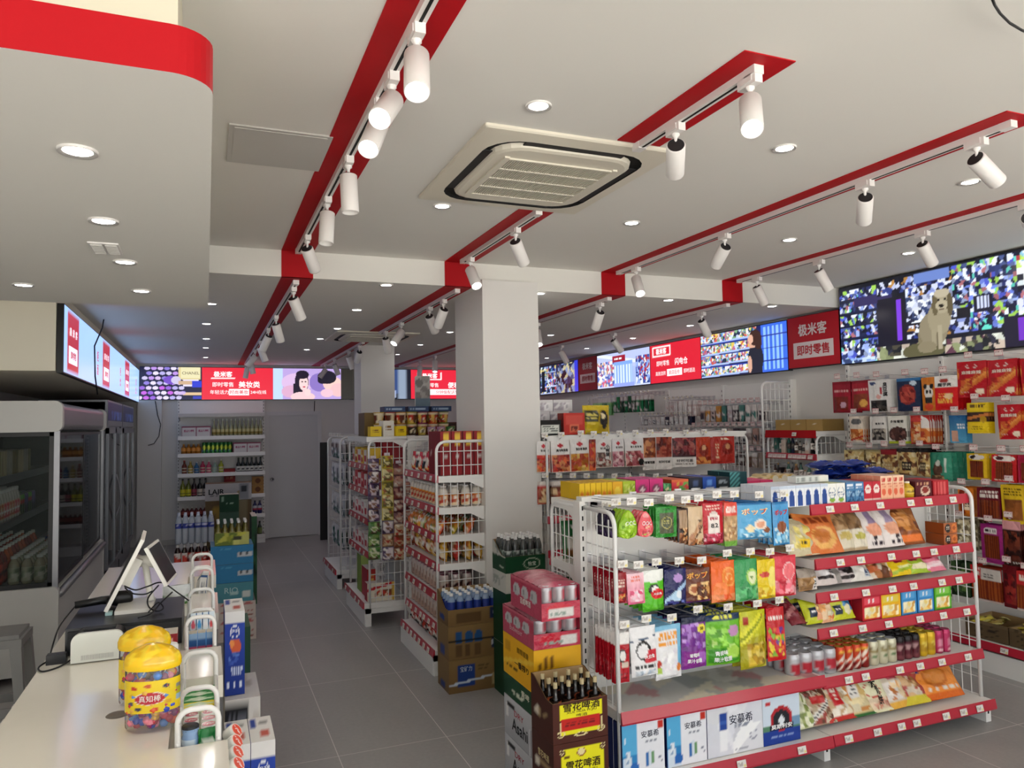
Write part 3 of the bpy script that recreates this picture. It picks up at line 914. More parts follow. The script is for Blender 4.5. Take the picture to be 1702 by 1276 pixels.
def shelf(t, x0, x1, yb, d, z, lip=True, tags=8, s=1, lipm=None, tagm=None, name='shelf', rail=.046, lab=None):
    """a shelf from x0 to x1, its back at yb, d deep towards -y * s"""
    yf = yb - s * d
    g = G().box(x0 + .004, x1 - .004, min(yb, yf + s * .012), max(yb, yf + s * .012), z - .022, z)
    g.box(x0 + .004, x1 - .004, min(yf, yf + s * .012), max(yf, yf + s * .012), z - .045, z + .0004)
    for xx in (x0 + .006, x1 - .018):                      # the tapered brackets
        g.add([(xx, yb, z - .02), (xx, yb, z - .10), (xx, yb - s * .07, z - .095), (xx, yb - s * .16, z - .05), (xx, yf, z - .045), (xx, yf, z - .02)] +
              [(xx + .012, yb, z - .02), (xx + .012, yb, z - .10), (xx + .012, yb - s * .07, z - .095), (xx + .012, yb - s * .16, z - .05), (xx + .012, yf, z - .045), (xx + .012, yf, z - .02)],
              [(0, 1, 2, 3, 4, 5), (11, 10, 9, 8, 7, 6)] + [(i, i + 6, (i + 1) % 6 + 6, (i + 1) % 6) for i in range(6)])
    o = g.obj(name, M_WHITE, t)
    if lip:
        g = G()
        a = [(yf, z + .006), (yf - s * .006, z + .010), (yf - s * .016, z - rail + .008), (yf - s * .014, z - rail), (yf, z - rail)]
        n = len(a)
        g.add([(x, y, zz) for x in (x0 + .002, x1 - .002) for y, zz in a], [tuple(range(n)), tuple(range(n, 2 * n))[::-1]] + [(i, n + i, n + (i + 1) % n, (i + 1) % n) for i in range(n)])
        l = g.obj('price_rail', lipm or M_LIP, o)
        rs = random.Random(int(z * 1000) + int(x0 * 100))
        for k in range(tags):
            x = x0 + .04 + (x1 - x0 - .08) * (k + .5 + rs.uniform(-.2, .2)) / tags
            q = link('price_tag', tagm or TAGM, o, (x, yf - s * .0165, z - rail / 2 + .004), (-.22 if s > 0 else .22, 0, 0 if s > 0 else math.pi))
    return o


def hook(t, x, yb, yf, z, s=1, tg=None, tilt=.12, m=None):
    """a double wire hook from the back panel at yb out to yf, a price tag at its tip"""
    g = G()
    up = tilt * abs(yf - yb)
    g.tube([(x, yb, z), (x, yb - s * .02, z), (x, yf, z + up * .3), (x, yf - s * .004, z + up * .3 + .012)], .0028, 5)
    g.tube([(x, yb, z + .035), (x, yf - s * .006, z + .035 + up * .3)], .0022, 5)
    g.box(x - .02, x + .02, min(yb, yb - s * .004), max(yb, yb - s * .004), z - .01, z + .045)
    h = g.obj('hook', m or M_CHROME, t)
    link('price_tag', tg or TAGM, h, (x, yf - s * .009, z + .030 + up * .3), (0, 0, 0 if s > 0 else math.pi))
    return h


def gondola(label, loc, rz, L, nb, h, df, db, base_z=.13, wires=((0, 1, 1), (1, 1, 1)), zw=.12, panel=True, foot=.1, wire_h=None, skirt=False, cat='shelf unit', name='gondola_shelf', dxw=.055):
    t = thing(name, label, cat, loc, rz)
    for i in range(nb + 1):
        x = L * i / nb
        g = G().box(x - .016, x + .016, -.035, .035, 0, h)
        for k in range(int(h / .05) - 1):
            for sy in (-.0358, .0352):
                g.box(x - .004, x + .004, sy, sy + .0006, .06 + k * .05, .082 + k * .05, 1)
        g.obj('upright', [M_WHITE, M_SLOT], t)
        for d, s in ((df, 1), (db, -1)):
            if d and not skirt:
                g = G().box(x - .02, x + .02, min(0, -s * (d - .02)), max(0, -s * (d - .02)), 0, foot)
                g.box(x - .006, x + .006, min(-s * (d - .021), -s * (d - .0195)), max(-s * (d - .021), -s * (d - .0195)), foot * .45, foot * .62, 1)
                g.obj('foot', [M_WHITE, M_SLOT], t)
    for i in range(nb):
        x0, x1 = L * i / nb + .016, L * (i + 1) / nb - .016
        g = G().box(x0, x1, -.018, .018, foot, h - .01)
        for k in (.32, .66):
            g.box(x0, x1, -.0185, .0185, foot + (h - foot) * k, foot + (h - foot) * k + .004, 1)
        g.obj('back_panel', [M_WHITE, M_GRAYP], t)
    if skirt:
        for i in range(nb):
            x0, x1 = L * i / nb, L * (i + 1) / nb
            for d, s in ((df, 1), (db, -1)):
                if d:
                    g = G().box(x0 + .0145, x1 - .0145, -s * (d - .012) - .006, -s * (d - .012) + .006, .0, foot + .02)
                    g.obj('kick_panel', M_WHITE, t)
        for x in (0.006, L - .006):
            g = G()
            for a, b in ((-df + .01, -df + .06), (db - .06 if db else -.04, db - .01 if db else .03)):
                g.box(x - .008, x + .008, a, b, 0, foot + .02)
            g.box(x - .008, x + .008, -df + .01, db - .01 if db else .03, foot - .02, foot + .02)
            g.obj('base_end', M_WHITE, t)
    for e, f_, b_ in wires:
        x = L * e
        if f_ and df:
            wire_panel(t, x + (.012 if e == 0 else -.012), -df + .05, -.03, zw, wire_h or h - .03, dx=dxw)
        if b_ and db:
            wire_panel(t, x + (.012 if e == 0 else -.012), db - .05, .03, zw, wire_h or h - .03, dx=dxw)
    return t


# ---- the front gondola: two bays, hooks on the left one, shelves on the right one
FGX, FGY = 1.745, 3.40
FG = gondola('long white front shelf unit with red price rails and wire ends, nearest the camera', (FGX, FGY, 0), 0, 2.41, 2, 1.355, .38, .40)
shelf(FG, 0, 1.205, 0, .40, .135, tags=3, rail=.05)
sh_l = shelf(FG, 0, 1.205, 0, .36, .425, tags=0, rail=.05)
G().face((.03, -.35, .4262), (1.15, 0, 0), (0, .33, 0), [('f', 'd8d2c0'), ('c', 0, 0, 1, 1, 26, ['d8d2c0', 'c8c8c4', '9a9c9c', 'e4dcc8', 'd0ccc0', 'c89898'])], 50, 14).obj('shelf_paper', M_CARD, sh_l)
for z, d in ((1.285, .30), (1.005, .32), (.83, .32), (.645, .32), (.40, .34)):
    shelf(FG, 1.205, 2.41, 0, d, z, tags=6)
shelf(FG, 1.205, 2.41, 0, .40, .135, tags=7)
shelf(FG, 0, 2.41, 0, .34, 1.345, tags=0, s=-1, lip=False)
for z in (.42, .72, 1.02):
    shelf(FG, 0, 2.41, 0, .36, z, tags=5, s=-1)
g = G().box(.0, 1.21, -.03, .03, 1.35, 1.375)
g.obj('top_rail', M_WHITE, FG)

# ---- end-on units on the aisle: their shelves face the aisle
SIDE = -math.pi / 2
A_X, A_Y0, A_Y1 = 1.93, 5.15, 6.11
GA = gondola('white aisle shelf unit with wire ends beside the white pillar', (A_X, A_Y1, 0), SIDE, A_Y1 - A_Y0, 1, 1.66, .46, 0, base_z=.15, foot=.12, skirt=True)
AZ = (.17, .34, .55, .765, .965, 1.16, 1.385)
for z in AZ:
    shelf(GA, 0, A_Y1 - A_Y0, 0, (.40 if z > .2 else .44), z, tags=5 if z > .5 else 7)
B_X, B_Y0, B_Y1 = 1.72, 6.65, 7.62
GB = gondola('white aisle shelf unit hung with snack sachet strips at its wire end', (B_X, B_Y1, 0), SIDE, B_Y1 - B_Y0, 1, 1.66, .43, .42, base_z=.15, foot=.13, skirt=True)
for z in (.2, .63, .92, 1.18, 1.40):
    shelf(GB, 0, B_Y1 - B_Y0, 0, .38 if z > .3 else .43, z, tags=4)
shelf(GB, 0, B_Y1 - B_Y0, 0, .40, 1.655, tags=0, lip=False, name='top_shelf')
shelf(GB, 0, B_Y1 - B_Y0, 0, .40, 1.655, tags=0, lip=False, s=-1, name='top_shelf')
C_Y0, C_Y1 = 8.3, 9.2
GC = gondola('white wire ended aisle shelf unit furthest back, hung with household blister packs', (1.74, C_Y1, 0), SIDE, C_Y1 - C_Y0, 1, 1.66, .43, .42, base_z=.15, foot=.13, skirt=True)
shelf(GC, 0, C_Y1 - C_Y0, 0, .43, .2, tags=3)
for z in (.42, .78, 1.12, 1.40):
    for k in range(9):
        hook(GC, .06 + k * .098, -.02, -.36, z + .22)

# ---- middle gondola behind the front one
M_Y = 5.47
MX0, MX1 = 2.345, 4.22
GM = gondola('long white shelf unit behind the pillar, with meat snack pouches on its top hooks', (MX0, M_Y, 0), 0, MX1 - MX0, 2, 1.66, .42, .40)
shelf(GM, 0, MX1 - MX0, 0, .36, 1.655, lip=False, tags=0, name='top_shelf')
shelf(GM, 0, MX1 - MX0, 0, .36, 1.655, lip=False, tags=0, s=-1, name='top_shelf')
for z in (.2, .5, .8, 1.05):
    shelf(GM, 0, MX1 - MX0, 0, .38, z, tags=10)

# ---- right wall bays
WD = .36
RWX = XR - .035
def wallbay(label, y0, y1, h, w=((0, 1, 1),), nb=1):
    return gondola(label, (RWX, y1, 0), SIDE, y1 - y0, nb, h, .42, 0, foot=.12, skirt=True, wires=w)


GR = wallbay('white wall rack at the right, hung with red and brown snack bags', 2.30, 5.08, 2.22, w=(), nb=3)
shelf(GR, 0, 2.78, 0, .42, .2, tags=8)
GK = wallbay('low white wall shelf of cosmetics with a red front rail', 5.12, 5.76, 1.63, w=((0, 1, 1), (1, 1, 1)))
shelf(GK, 0, .64, 0, .38, 1.635, tags=1, rail=.06, lipm=M_RED)
shelf(GK, 0, .64, 0, .38, 1.425, tags=9, tagm=TAGF)
for z in (1.18, .9, .58, .22):
    shelf(GK, 0, .64, 0, .38, z, tags=4)
GS = wallbay('tall white wall rack of socks and stationery beyond the cosmetics shelf', 5.80, 10.0, 2.14, w=((1, 1, 1),), nb=4)
for z in (.25, .6, .95):
    shelf(GS, 0, 4.2, 0, .38, z, tags=10)

# ---- bottle shelf on the back wall
BX0, BX1 = -.385, .852
GZ = gondola('white bottle shelf against the back wall left of the door', (BX0, YB - .04, 0), 0, BX1 - BX0, 1, 2.2, .42, 0, foot=.1, skirt=True, wires=())
BZ = [round(float(pt(360, y, 'y', YB - .42)[2]), 3) for y in (725, 753.5, 786, 824, 858, 900)]
for z in BZ:
    shelf(GZ, 0, BX1 - BX0, 0, .38, z, lip=True, lipm=M_WHITE, tags=0, rail=.05)
shelf(GZ, 0, BX1 - BX0, 0, .40, .12, lip=True, lipm=M_WHITE, tags=0)
shelf(GZ, 0, BX1 - BX0, 0, .30, float(pt(360, 688, 'y', YB - .3)[2]), lip=True, lipm=M_GRAYP, tags=0)

# ================================================================== COOLERS ON THE LEFT
CX, CY0, CY1, CXB = -.95, 6.22, 8.75, -1.93
t = CO = thing('open_display_cooler', 'white glass sided drinks cooler full of cans and bottles, nearest on the left', 'cooler', ((CX + CXB) / 2, CY0, 0))
o = np.array(t.location)
def loc(g, nm, m, par=None):
    me = g.obj(nm, m, par or t)
    if par is None:
        me.location = -Vector(o)
    return me


def rounded(x0, x1, z0, z1, r, rt=True, rb=True):
    pts = [(x0, z0)]
    pts += [(x1 - r + r * math.sin(a), z0 + r - r * math.cos(a)) for a in np.linspace(0, math.pi / 2, 6)] if rb else [(x1, z0)]
    pts += [(x1 - r + r * math.cos(a), z1 - r + r * math.sin(a)) for a in np.linspace(0, math.pi / 2, 6)] if rt else [(x1, z1)]
    return pts + [(x0, z1)]


def prism_y(g, ol, y0, y1, m=0):
    n = len(ol)
    return g.add([(x, y, z) for y in (y0, y1) for x, z in ol], [tuple(range(n)), tuple(range(n, 2 * n))[::-1]] + [(i, (i + 1) % n, n + (i + 1) % n, n + i)[::-1] for i in range(n)], m)


M_COOL = mat('cooler_white', 'c9c8c4', .4, noise=.02)
M_IN = mat('cooler_lining', '53565a', .5, noise=.03)
for a, b in ((CY0 - .03, CY0 + .04), (CY1 - .04, CY1 + .03)):
    loc(prism_y(G(), rounded(CXB, CX, 1.75, 1.972, .05), a, b), 'header_end', M_COOL)
    loc(prism_y(G(), rounded(CXB, CX - .01, 0.06, .655, .04, rb=False), a, b), 'base_end', M_COOL)
loc(prism_y(G(), rounded(CXB, CX - .02, 1.755, 1.965, .05), CY0 + .04, CY1 - .04), 'header', M_STEEL)
loc(prism_y(G(), [(CXB, .06), (CX - .02, .06), (CX - .015, .56), (CX - .03, .62), (CX - .12, .62), (CXB, .60)], CY0 + .04, CY1 - .04), 'base', M_COOL)
loc(G().tube([(CX - .01, CY0 + .02, .60), (CX - .01, CY1 - .02, .60)], .028, 10), 'bumper_rail', M_STEEL)
loc(G().box(CXB, CXB + .04, CY0, CY1, .6, 1.76), 'back_lining', M_IN)
for a in (CY0, CY1 - .03):
    fr = G()
    fr.box(CX - .055, CX - .02, a, a + .03, .64, 1.76)
    loc(fr, 'post', M_STEEL)
    e = G()
    for q in ((CXB + .04, CX - .055, .655, .685), (CXB + .04, CX - .055, 1.72, 1.752)):
        e.box(q[0], q[1], a + .004, a + .026, q[2], q[3])
    e.box(CX - .085, CX - .056, a + .004, a + .026, .66, 1.75)
    e = loc(e, 'side_frame', M_BLACK)
    G().box(CXB + .04, CX - .085, a + .012, a + .018, .68, 1.73).obj('side_glass', M_GLASS, e)
dm = (CY0 + CY1) / 2
for k, (a, b) in enumerate(((CY0 + .04, dm), (dm, CY1 - .04))):
    e = G()
    x = CX - .03 - .012 * k
    e.box(x - .01, x, a, a + .025, .66, 1.74); e.box(x - .01, x, b - .025, b, .66, 1.74)
    e.box(x - .01, x, a, b, .655, .675); e.box(x - .01, x, a, b, 1.72, 1.745)
    e = loc(e, 'sliding_door', M_BLACK)
    G().box(x - .007, x - .003, a + .02, b - .02, .67, 1.73).obj('door_glass', M_GLASS, e)
COZ = (.66, 1.08, 1.42)
CSX = -1.37
for z in COZ[1:]:
    g = G().box(CXB + .04, CSX, CY0 + .05, CY1 - .05, z - .02, z)
    q = loc(g, 'shelf', M_IN)
    G().box(CSX, CSX + .012, CY0 + .05, CY1 - .05, z - .045, z + .012).obj('price_rail', M_STEEL, q)

for i, (a, b) in enumerate(((9.0, 10.5), (10.56, 12.06))):
    t = thing('upright_fridge', ('steel framed glass door fridge beyond the open cooler, first of two', 'steel framed glass door fridge near the back corner')[i], 'fridge', (-1.4, a, 0))
    o = np.array(t.location)
    M_FR = mat('fridge_grey', '8d9096', .3, metal=.6)
    g = G().box(-1.9, -1.86, a, b, .06, 2.06)
    g.box(-1.86, -.99, a, a + .03, .06, 2.06); g.box(-1.86, -.99, b - .03, b, .06, 2.06)
    g.box(-1.86, -1.0, a + .02, b - .02, 0, .06); g.box(-1.86, -.99, a, b, .06, .22); g.box(-1.86, -.99, a, b, 1.78, 1.86)
    loc(g, 'cabinet', M_FR)
    hd = loc(G().box(-1.6, -.965, a, b, 1.80, 2.08), 'header', M_FR)
    G().face((-.963, a + .02, 1.86), (0, b - a - .04, 0), (0, 0, .2), [('g', '2a3c70', '3c5088'), ('c', 0, .05, 1, .55, 30, ['30509a', '4a78d8', '2c4080', '6a98e8'])], 40, 10).obj('header_print', M_SCREEN if False else M_PRINT, hd)
    for k in range(2):
        y0, y1 = a + .03 + k * (b - a - .06) / 2, a + .03 + (k + 1) * (b - a - .06) / 2
        g = G()
        for q in ((y0, y0 + .05), (y1 - .05, y1)):
            g.box(-.985, -.955, q[0], q[1], .22, 1.78)
        g.box(-.985, -.955, y0, y1, .22, .28); g.box(-.985, -.955, y0, y1, 1.72, 1.78)
        d = loc(g, 'door', M_FR)
        G().box(-.975, -.968, y0 + .05, y1 - .05, .28, 1.72).obj('door_glass', M_GLASS, d)
        yh = y1 - .03 if k == 0 else y0 + .03
        G().tube([(-.955 + .05 * math.sin(s_), yh + (.04 * math.sin(s_) * (1 if k == 0 else -1)), .75 + .5 * s_ / math.pi) for s_ in np.linspace(0, math.pi, 9)], .009, 6).obj('handle', M_STEEL, d)
    for z in (.5, .8, 1.1, 1.4):
        q = loc(G().box(-1.86, -1.03, a + .03, b - .03, z - .015, z), 'shelf', M_IN)

# ================================================================== STOOL
sp = pt(20, 1040, 'z', .62)
t = ST = thing('plastic_stool', 'grey plastic stool behind the counter at the left edge', 'stool', (sp[0] - .05, sp[1] - .12, 0))
g = G().lathe([(.0, .62), (.13, .62), (.155, .612), (.165, .585), (.168, .56), (.15, .56)], 4, sx=1.0, sy=1.0, R=rotm(0, 0, math.pi / 4))
g = G()
g.box(-.15, .15, -.15, .15, .555, .60); g.box(-.135, .135, -.135, .135, .60, .622)
g.obj('seat', M_STOOL, t)
for sx in (-1, 1):
    for sy in (-1, 1):
        g = G()
        p0, p1 = np.array([sx * .12, sy * .12, .56]), np.array([sx * .17, sy * .17, 0])
        for q in range(2):
            pass
        ax = [(-.028, -.028), (.028, -.028), (.028, .028), (-.028, .028)]
        g.add([p0 + (a, b, 0) for a, b in ax] + [p1 + (a * .7, b * .7, 0) for a, b in ax], [(0, 1, 2, 3), (7, 6, 5, 4)] + [(i, 4 + i, 4 + (i + 1) % 4, (i + 1) % 4) for i in range(4)])
        g.obj('leg', M_STOOL, t)
g = G()
for s_ in (-1, 1):
    g.box(s_ * .145 - .008, s_ * .145 + .008, -.13, .13, .18, .23); g.box(-.13, .13, s_ * .145 - .008, s_ * .145 + .008, .18, .23)
g.obj('stretcher', M_STOOL, t)

# ================================================================== COUNTER
CT, CTZ, CTX0, CTX1, CTXN = .95, .905, -.52, .055, -.085
SLOTS = ((2.115, 2.665), (3.02, 3.56), (4.005, 4.48))
t = thing('checkout_counter', 'long glossy white stone checkout counter in the left foreground', 'counter', (-.2, 3.0, 0))
o = np.array(t.location)
g = G().box(CTX0, CTXN, 1.05, 5.0, CTZ, CT)
ys = [1.05] + [q for s_ in SLOTS for q in s_] + [5.0]
for a, b in zip(ys[0::2], ys[1::2]):
    g.box(CTXN, CTX1, a, b, CTZ - .025, CT)
loc(g, 'worktop', M_STONE)
g = G().box(CTX0 + .04, CTXN + .01, 1.08, 4.96, 0, CTZ - .001)
loc(g, 'cabinet', M_IVORY)
g = G()
for a, b in SLOTS:
    g.box(CTXN + .01, CTX1 - .01, a, b, .70, .715)
loc(g, 'ledge', M_STONE)
hp = pt(195, 1188, 'z', CT)
G().lathe([(0, CT + .0008), (.022, CT + .0008), (.026, CT + .003), (.03, CT)], 20, m=0).obj('cable_hole', mat('cable_grommet', '6a6259', .6), t, (hp[0] - o[0], hp[1] - o[1], 0))


def counter_rack(label, y0, y1, z1):
    t = thing('wire_rack', label, 'rack', (-.01, (y0 + y1) / 2, .716))
    o = np.array(t.location)
    xa, xb, r = CTXN + .022, CTX1 - .022, .006
    z0 = .725
    def l(g, n, m):
        q = g.obj(n, m, t); q.location = -Vector(o)
    for y in (y0 + .012, (y0 + y1) / 2, y1 - .012):
        if y == (y0 + y1) / 2:
            zt = z1 - .03
        else:
            zt = z1
        pts = [(xa, y, z0), (xa, y, zt - .03)] + [(xa + .03 - .03 * math.cos(a), y, zt - .03 + .03 * math.sin(a)) for a in np.linspace(0, math.pi / 2, 5)] + \
              [(xb - .03 + .03 * math.sin(a), y, zt - .03 + .03 * math.cos(a)) for a in np.linspace(0, math.pi / 2, 5)] + [(xb, y, z0)]
        l(G().tube(pts, .0075, 8), 'hoop', M_WHITE)
    for z in (z0, CT - .08, CT + .005):
        l(G().tube([(xa, y0, z), (xa, y1, z)], .005, 6), 'rail', M_WHITE)
        l(G().tube([(xb, y0, z), (xb, y1, z)], .005, 6), 'rail', M_WHITE)
    for z in (.735, CT - .085):
        l(G().box(xa, xb, y0 + .015, y1 - .015, z, z + .004), 'tray', M_WHITE)
    return t


counter_rack('white wire rack of gum tubs in the counter, nearest the camera', *SLOTS[0], 1.035)
counter_rack('white wire rack of blue boxes and toothbrush packs in the counter', *SLOTS[1], 1.06)
counter_rack('white wire rack of grey packets in the counter, furthest from the camera', *SLOTS[2], 1.07)

_a, _b = pt(532, 800, 'y', 12.0), pt(544, 800, 'y', 12.0)
tag(G().box(_a[0], _b[0], 12.0, 12.02, 0, float(pt(538, 735, 'y', 12.0)[2])).obj('dark_panel', M_BLACK), 'narrow black upright panel standing right of the door', 'panel')
# ================================================================== GOODS: HOW EACH KIND IS BUILT
def fb(z):
    return 0 if z is None else z


def bag_mesh(name, w, h, t, ops, texts=(), back=None, nu=16, nv=20, shape='pouch', seed=0, m=None, hole=True, head=None):
    """a filled pouch: w wide, h tall, t thick; its top edge at z = 0, its face to -y"""
    rs = np.random.RandomState(seed + 11)
    a, b = np.meshgrid(np.linspace(0, 1, nu + 1), np.linspace(0, 1, nv + 1), indexing='ij')
    ph = rs.uniform(0, 6.3, 6)

    def surf(u, v):
        hw = np.ones_like(u)
        if shape == 'oval':
            hw = np.clip(np.sin(np.clip(v, .0, 1) ** .62 * np.pi) ** .55, .12, 1) * np.where(v > .8, 1, 1)
        elif shape == 'pillow':
            hw = 1 - .035 * np.sin(np.pi * v)
        elif shape == 'gusset':
            hw = 1 - .05 * v
        elif shape == 'long':
            hw = 1 - .10 * (np.abs(v - .5) * 2) ** 4
        x = (u - .5) * w * hw
        z = (v - 1) * h
        pu = np.clip(1 - (2 * np.abs(u - .5)) ** 2.4, 0, 1)
        if shape in ('pouch', 'gusset'):
            pv = np.clip((1 - v) / .9, 0, 1) ** .6 * np.clip(v / .07, .35 if shape == 'gusset' else 0, 1)
        elif shape == 'flat':
            pv = np.clip((1 - v) / .25, 0, 1) * np.clip(v / .12, 0, 1)
        else:
            pv = np.clip(np.minimum(v, 1 - v) / .32, 0, 1) ** .7
            pu = np.clip(1 - (2 * np.abs(u - .5)) ** 2.0, 0, 1) ** .6
        wr = .14 * np.sin(9 * u + 5 * v + ph[0]) + .12 * np.sin(17 * v + 6 * u + ph[1]) + .10 * np.sin(23 * u - 9 * v + ph[2])
        y = -t / 2 * pu * pv * (1 + wr)
        y = y - .004 * np.sin(np.pi * 2 * u + ph[3]) * (1 - pu * pv)
        return np.stack([x, y, z], -1)
    P = surf(a, b)
    C = paint(ops, a, b, seed, h / w)
    g = G()
    g.grid(P, C, 0, True, flip=True)
    Q = surf(a, b)
    Q[..., 1] = -Q[..., 1] * .9 + .001
    bc = ops if back is None else [('f', back)]
    g.grid(Q, paint(bc, 1 - a, b, seed, h / w), 0, True)
    for tx in texts:
        s_, cu, cv, hh, col = tx[:5]
        off = tx[5] if len(tx) > 5 else .03
        ww = tx[6] * w if len(tx) > 6 else None
        vert = len(tx) > 7
        chars = list(s_) if vert else [s_]
        for ci, ch in enumerate(chars):
            dv = -(ci - (len(chars) - 1) / 2) * hh * 1.12 if vert else 0

            def fm(tx_, ty_):
                u = np.clip(cu + tx_ / w, .03, .97)
                v = np.clip(cv + dv + ty_ / h, .02, .98)
                q = surf(u, v)
                q[:, 1] -= .0022
                return q
            g.text(ch, None, None, None, h=hh * h, w=ww, m=0, col=col, off=off, fmap=fm)
    return g.mesh(name, [m or M_FILM])


def carton_mesh(name, w, d, h, front, side=None, top=None, ft=(), st=(), tt=(), nf=(16, 14), ns=(10, 10), m=None, open_top=None, back=None):
    """a printed box standing on z = 0, its face to -y; st prints on its -x side"""
    g = G()
    side = side or front
    top = top or [('f', 'c8c0b0')]
    z1 = h if open_top is None else open_top
    hb = h
    g.face((-w / 2, -d / 2, 0), (w, 0, 0), (0, 0, z1), front, *nf)
    g.face((w / 2, d / 2, 0), (-w, 0, 0), (0, 0, hb), back or side, 4, 4)
    if open_top is None:
        g.face((-w / 2, d / 2, 0), (0, -d, 0), (0, 0, h), side, *ns)
        g.face((w / 2, -d / 2, 0), (0, d, 0), (0, 0, h), side, *ns)
        g.face((-w / 2, -d / 2, h), (w, 0, 0), (0, d, 0), top, 8, 8)
        g.face((-w / 2, d / 2, 0), (w, 0, 0), (0, -d, 0), [('f', 'a89878')], 1, 1)
    else:
        for sx in (-1, 1):
            x = sx * w / 2
            a, b = np.meshgrid(np.linspace(0, 1, ns[0] + 1), np.linspace(0, 1, ns[1] + 1), indexing='ij')
            y = (d / 2 - a * d)
            top_z = np.where(a < .12, hb, z1 + (hb - z1) * np.clip((.72 - a) / .6, 0, 1))
            P = np.stack([x + 0 * a, y, b * top_z], -1)
            g.grid(P, paint(side, a, b * top_z / hb), 0, False, flip=sx > 0)
            g.grid(P - np.array([sx * .004, 0, 0]), paint([('f', 'a88a60')], a, b), 0, False, flip=sx < 0)
        g.face((-w / 2 + .004, d / 2 - .004, 0), (w - .008, 0, 0), (0, 0, hb), [('f', 'a88a60')], 1, 1)
        g.face((-w / 2 + .004, -d / 2 + .004, 0), (w - .008, 0, 0), (0, 0, z1), [('f', 'a88a60')], 1, 1)
        g.face((-w / 2, -d / 2, .004), (w, 0, 0), (0, d, 0), [('f', '8a7048')], 1, 1)
    for lst, o, u, v in ((ft, (-w / 2, -d / 2 - .0012, 0), (w, 0, 0), (0, 0, z1)), (st, (-w / 2 - .0012, d / 2, 0), (0, -d, 0), (0, 0, h)), (tt, (-w / 2, -d / 2, h + .0012), (w, 0, 0), (0, d, 0))):
        o, u, v = (np.array(q, float) for q in (o, u, v))
        for tx in lst:
            s_, cu, cv, hh, col = tx[:5]
            off = tx[5] if len(tx) > 5 else .03
            ww = tx[6] * np.linalg.norm(u) if len(tx) > 6 and tx[6] else None
            if len(tx) > 7:
                for ci, ch in enumerate(s_):
                    g.text(ch, o + u * cu + v * (cv - (ci - (len(s_) - 1) / 2) * hh * 1.15), u / np.linalg.norm(u), v / np.linalg.norm(v), h=hh * np.linalg.norm(v), col=col, off=off)
            else:
                g.text(s_, o + u * cu + v * cv, u / np.linalg.norm(u), v / np.linalg.norm(v), h=hh * np.linalg.norm(v), w=ww, col=col, off=off)
    return g.mesh(name, [m or M_CARD])


def can_mesh(name, r, h, ops, lid='c8c8ca', n=14, seed=0):
    g = G().lathe([(r * .86, 0), (r, h * .05), (r, h * .90), (r * .86, h * .985)], n, ops, sub=h / 9, seed=seed)
    g.lathe([(r * .86, h * .985), (r * .84, h), (r * .78, h * .975), (0, h * .975)], n, None, col=lid)
    g.lathe([(0, .001), (r * .86, 0)], n, None, col=lid)
    return g.mesh(name, [M_METAL])


def bottle_parts(r, h, liquid, label, cap, capr=.42, neck=.40, sh=.68, n=14, lab=(.28, .62), glass=None, seed=0):
    """body mesh with a printed label, and its cap"""
    g = G()
    g.lathe([(0, .003), (r * .8, 0), (r, h * .04), (r, h * sh), (r * .86, h * (sh + .07)), (r * neck * 1.15, h * (sh + .2)), (r * neck, h * .90), (r * neck, h * .93)], n, None, 0, col=liquid)
    if label:
        g.lathe([(r * 1.015, h * lab[0]), (r * 1.015, h * lab[1])], n, label, 1, sub=h * .06, seed=seed)
    b = g.mesh('bottle', [glass or M_GLOSS, M_PRINT])
    c = G().lathe([(r * capr, h * .90), (r * capr * 1.02, h * .985), (r * capr * .9, h), (0, h)], max(8, n - 4), None, col=cap).mesh('cap', [M_PRINT])
    return b, c


ORD = 'first second third fourth fifth sixth seventh eighth ninth tenth eleventh twelfth'.split()


def put(me, name, label, cat, loc, rot=(0, 0, 0), group=None, parts=()):
    o = link(name, me, None, loc, rot)
    tag(o, label, cat, group)
    for nm, pm in parts:
        link(nm, pm, o)
    return o


def box_at(p0, p1, q0, q1, axis, val):
    """a photo box put on a plane of the room: centre along the plane, width, bottom and top height"""
    pm, qm = (p0 + p1) / 2, (q0 + q1) / 2
    i = 0 if axis == 'y' else 1
    a, b = pt(p0, qm, axis, val)[i], pt(p1, qm, axis, val)[i]
    z1, z0 = pt(pm, q0, axis, val)[2], pt(pm, q1, axis, val)[2]
    return (a + b) / 2, abs(b - a), z0, z1


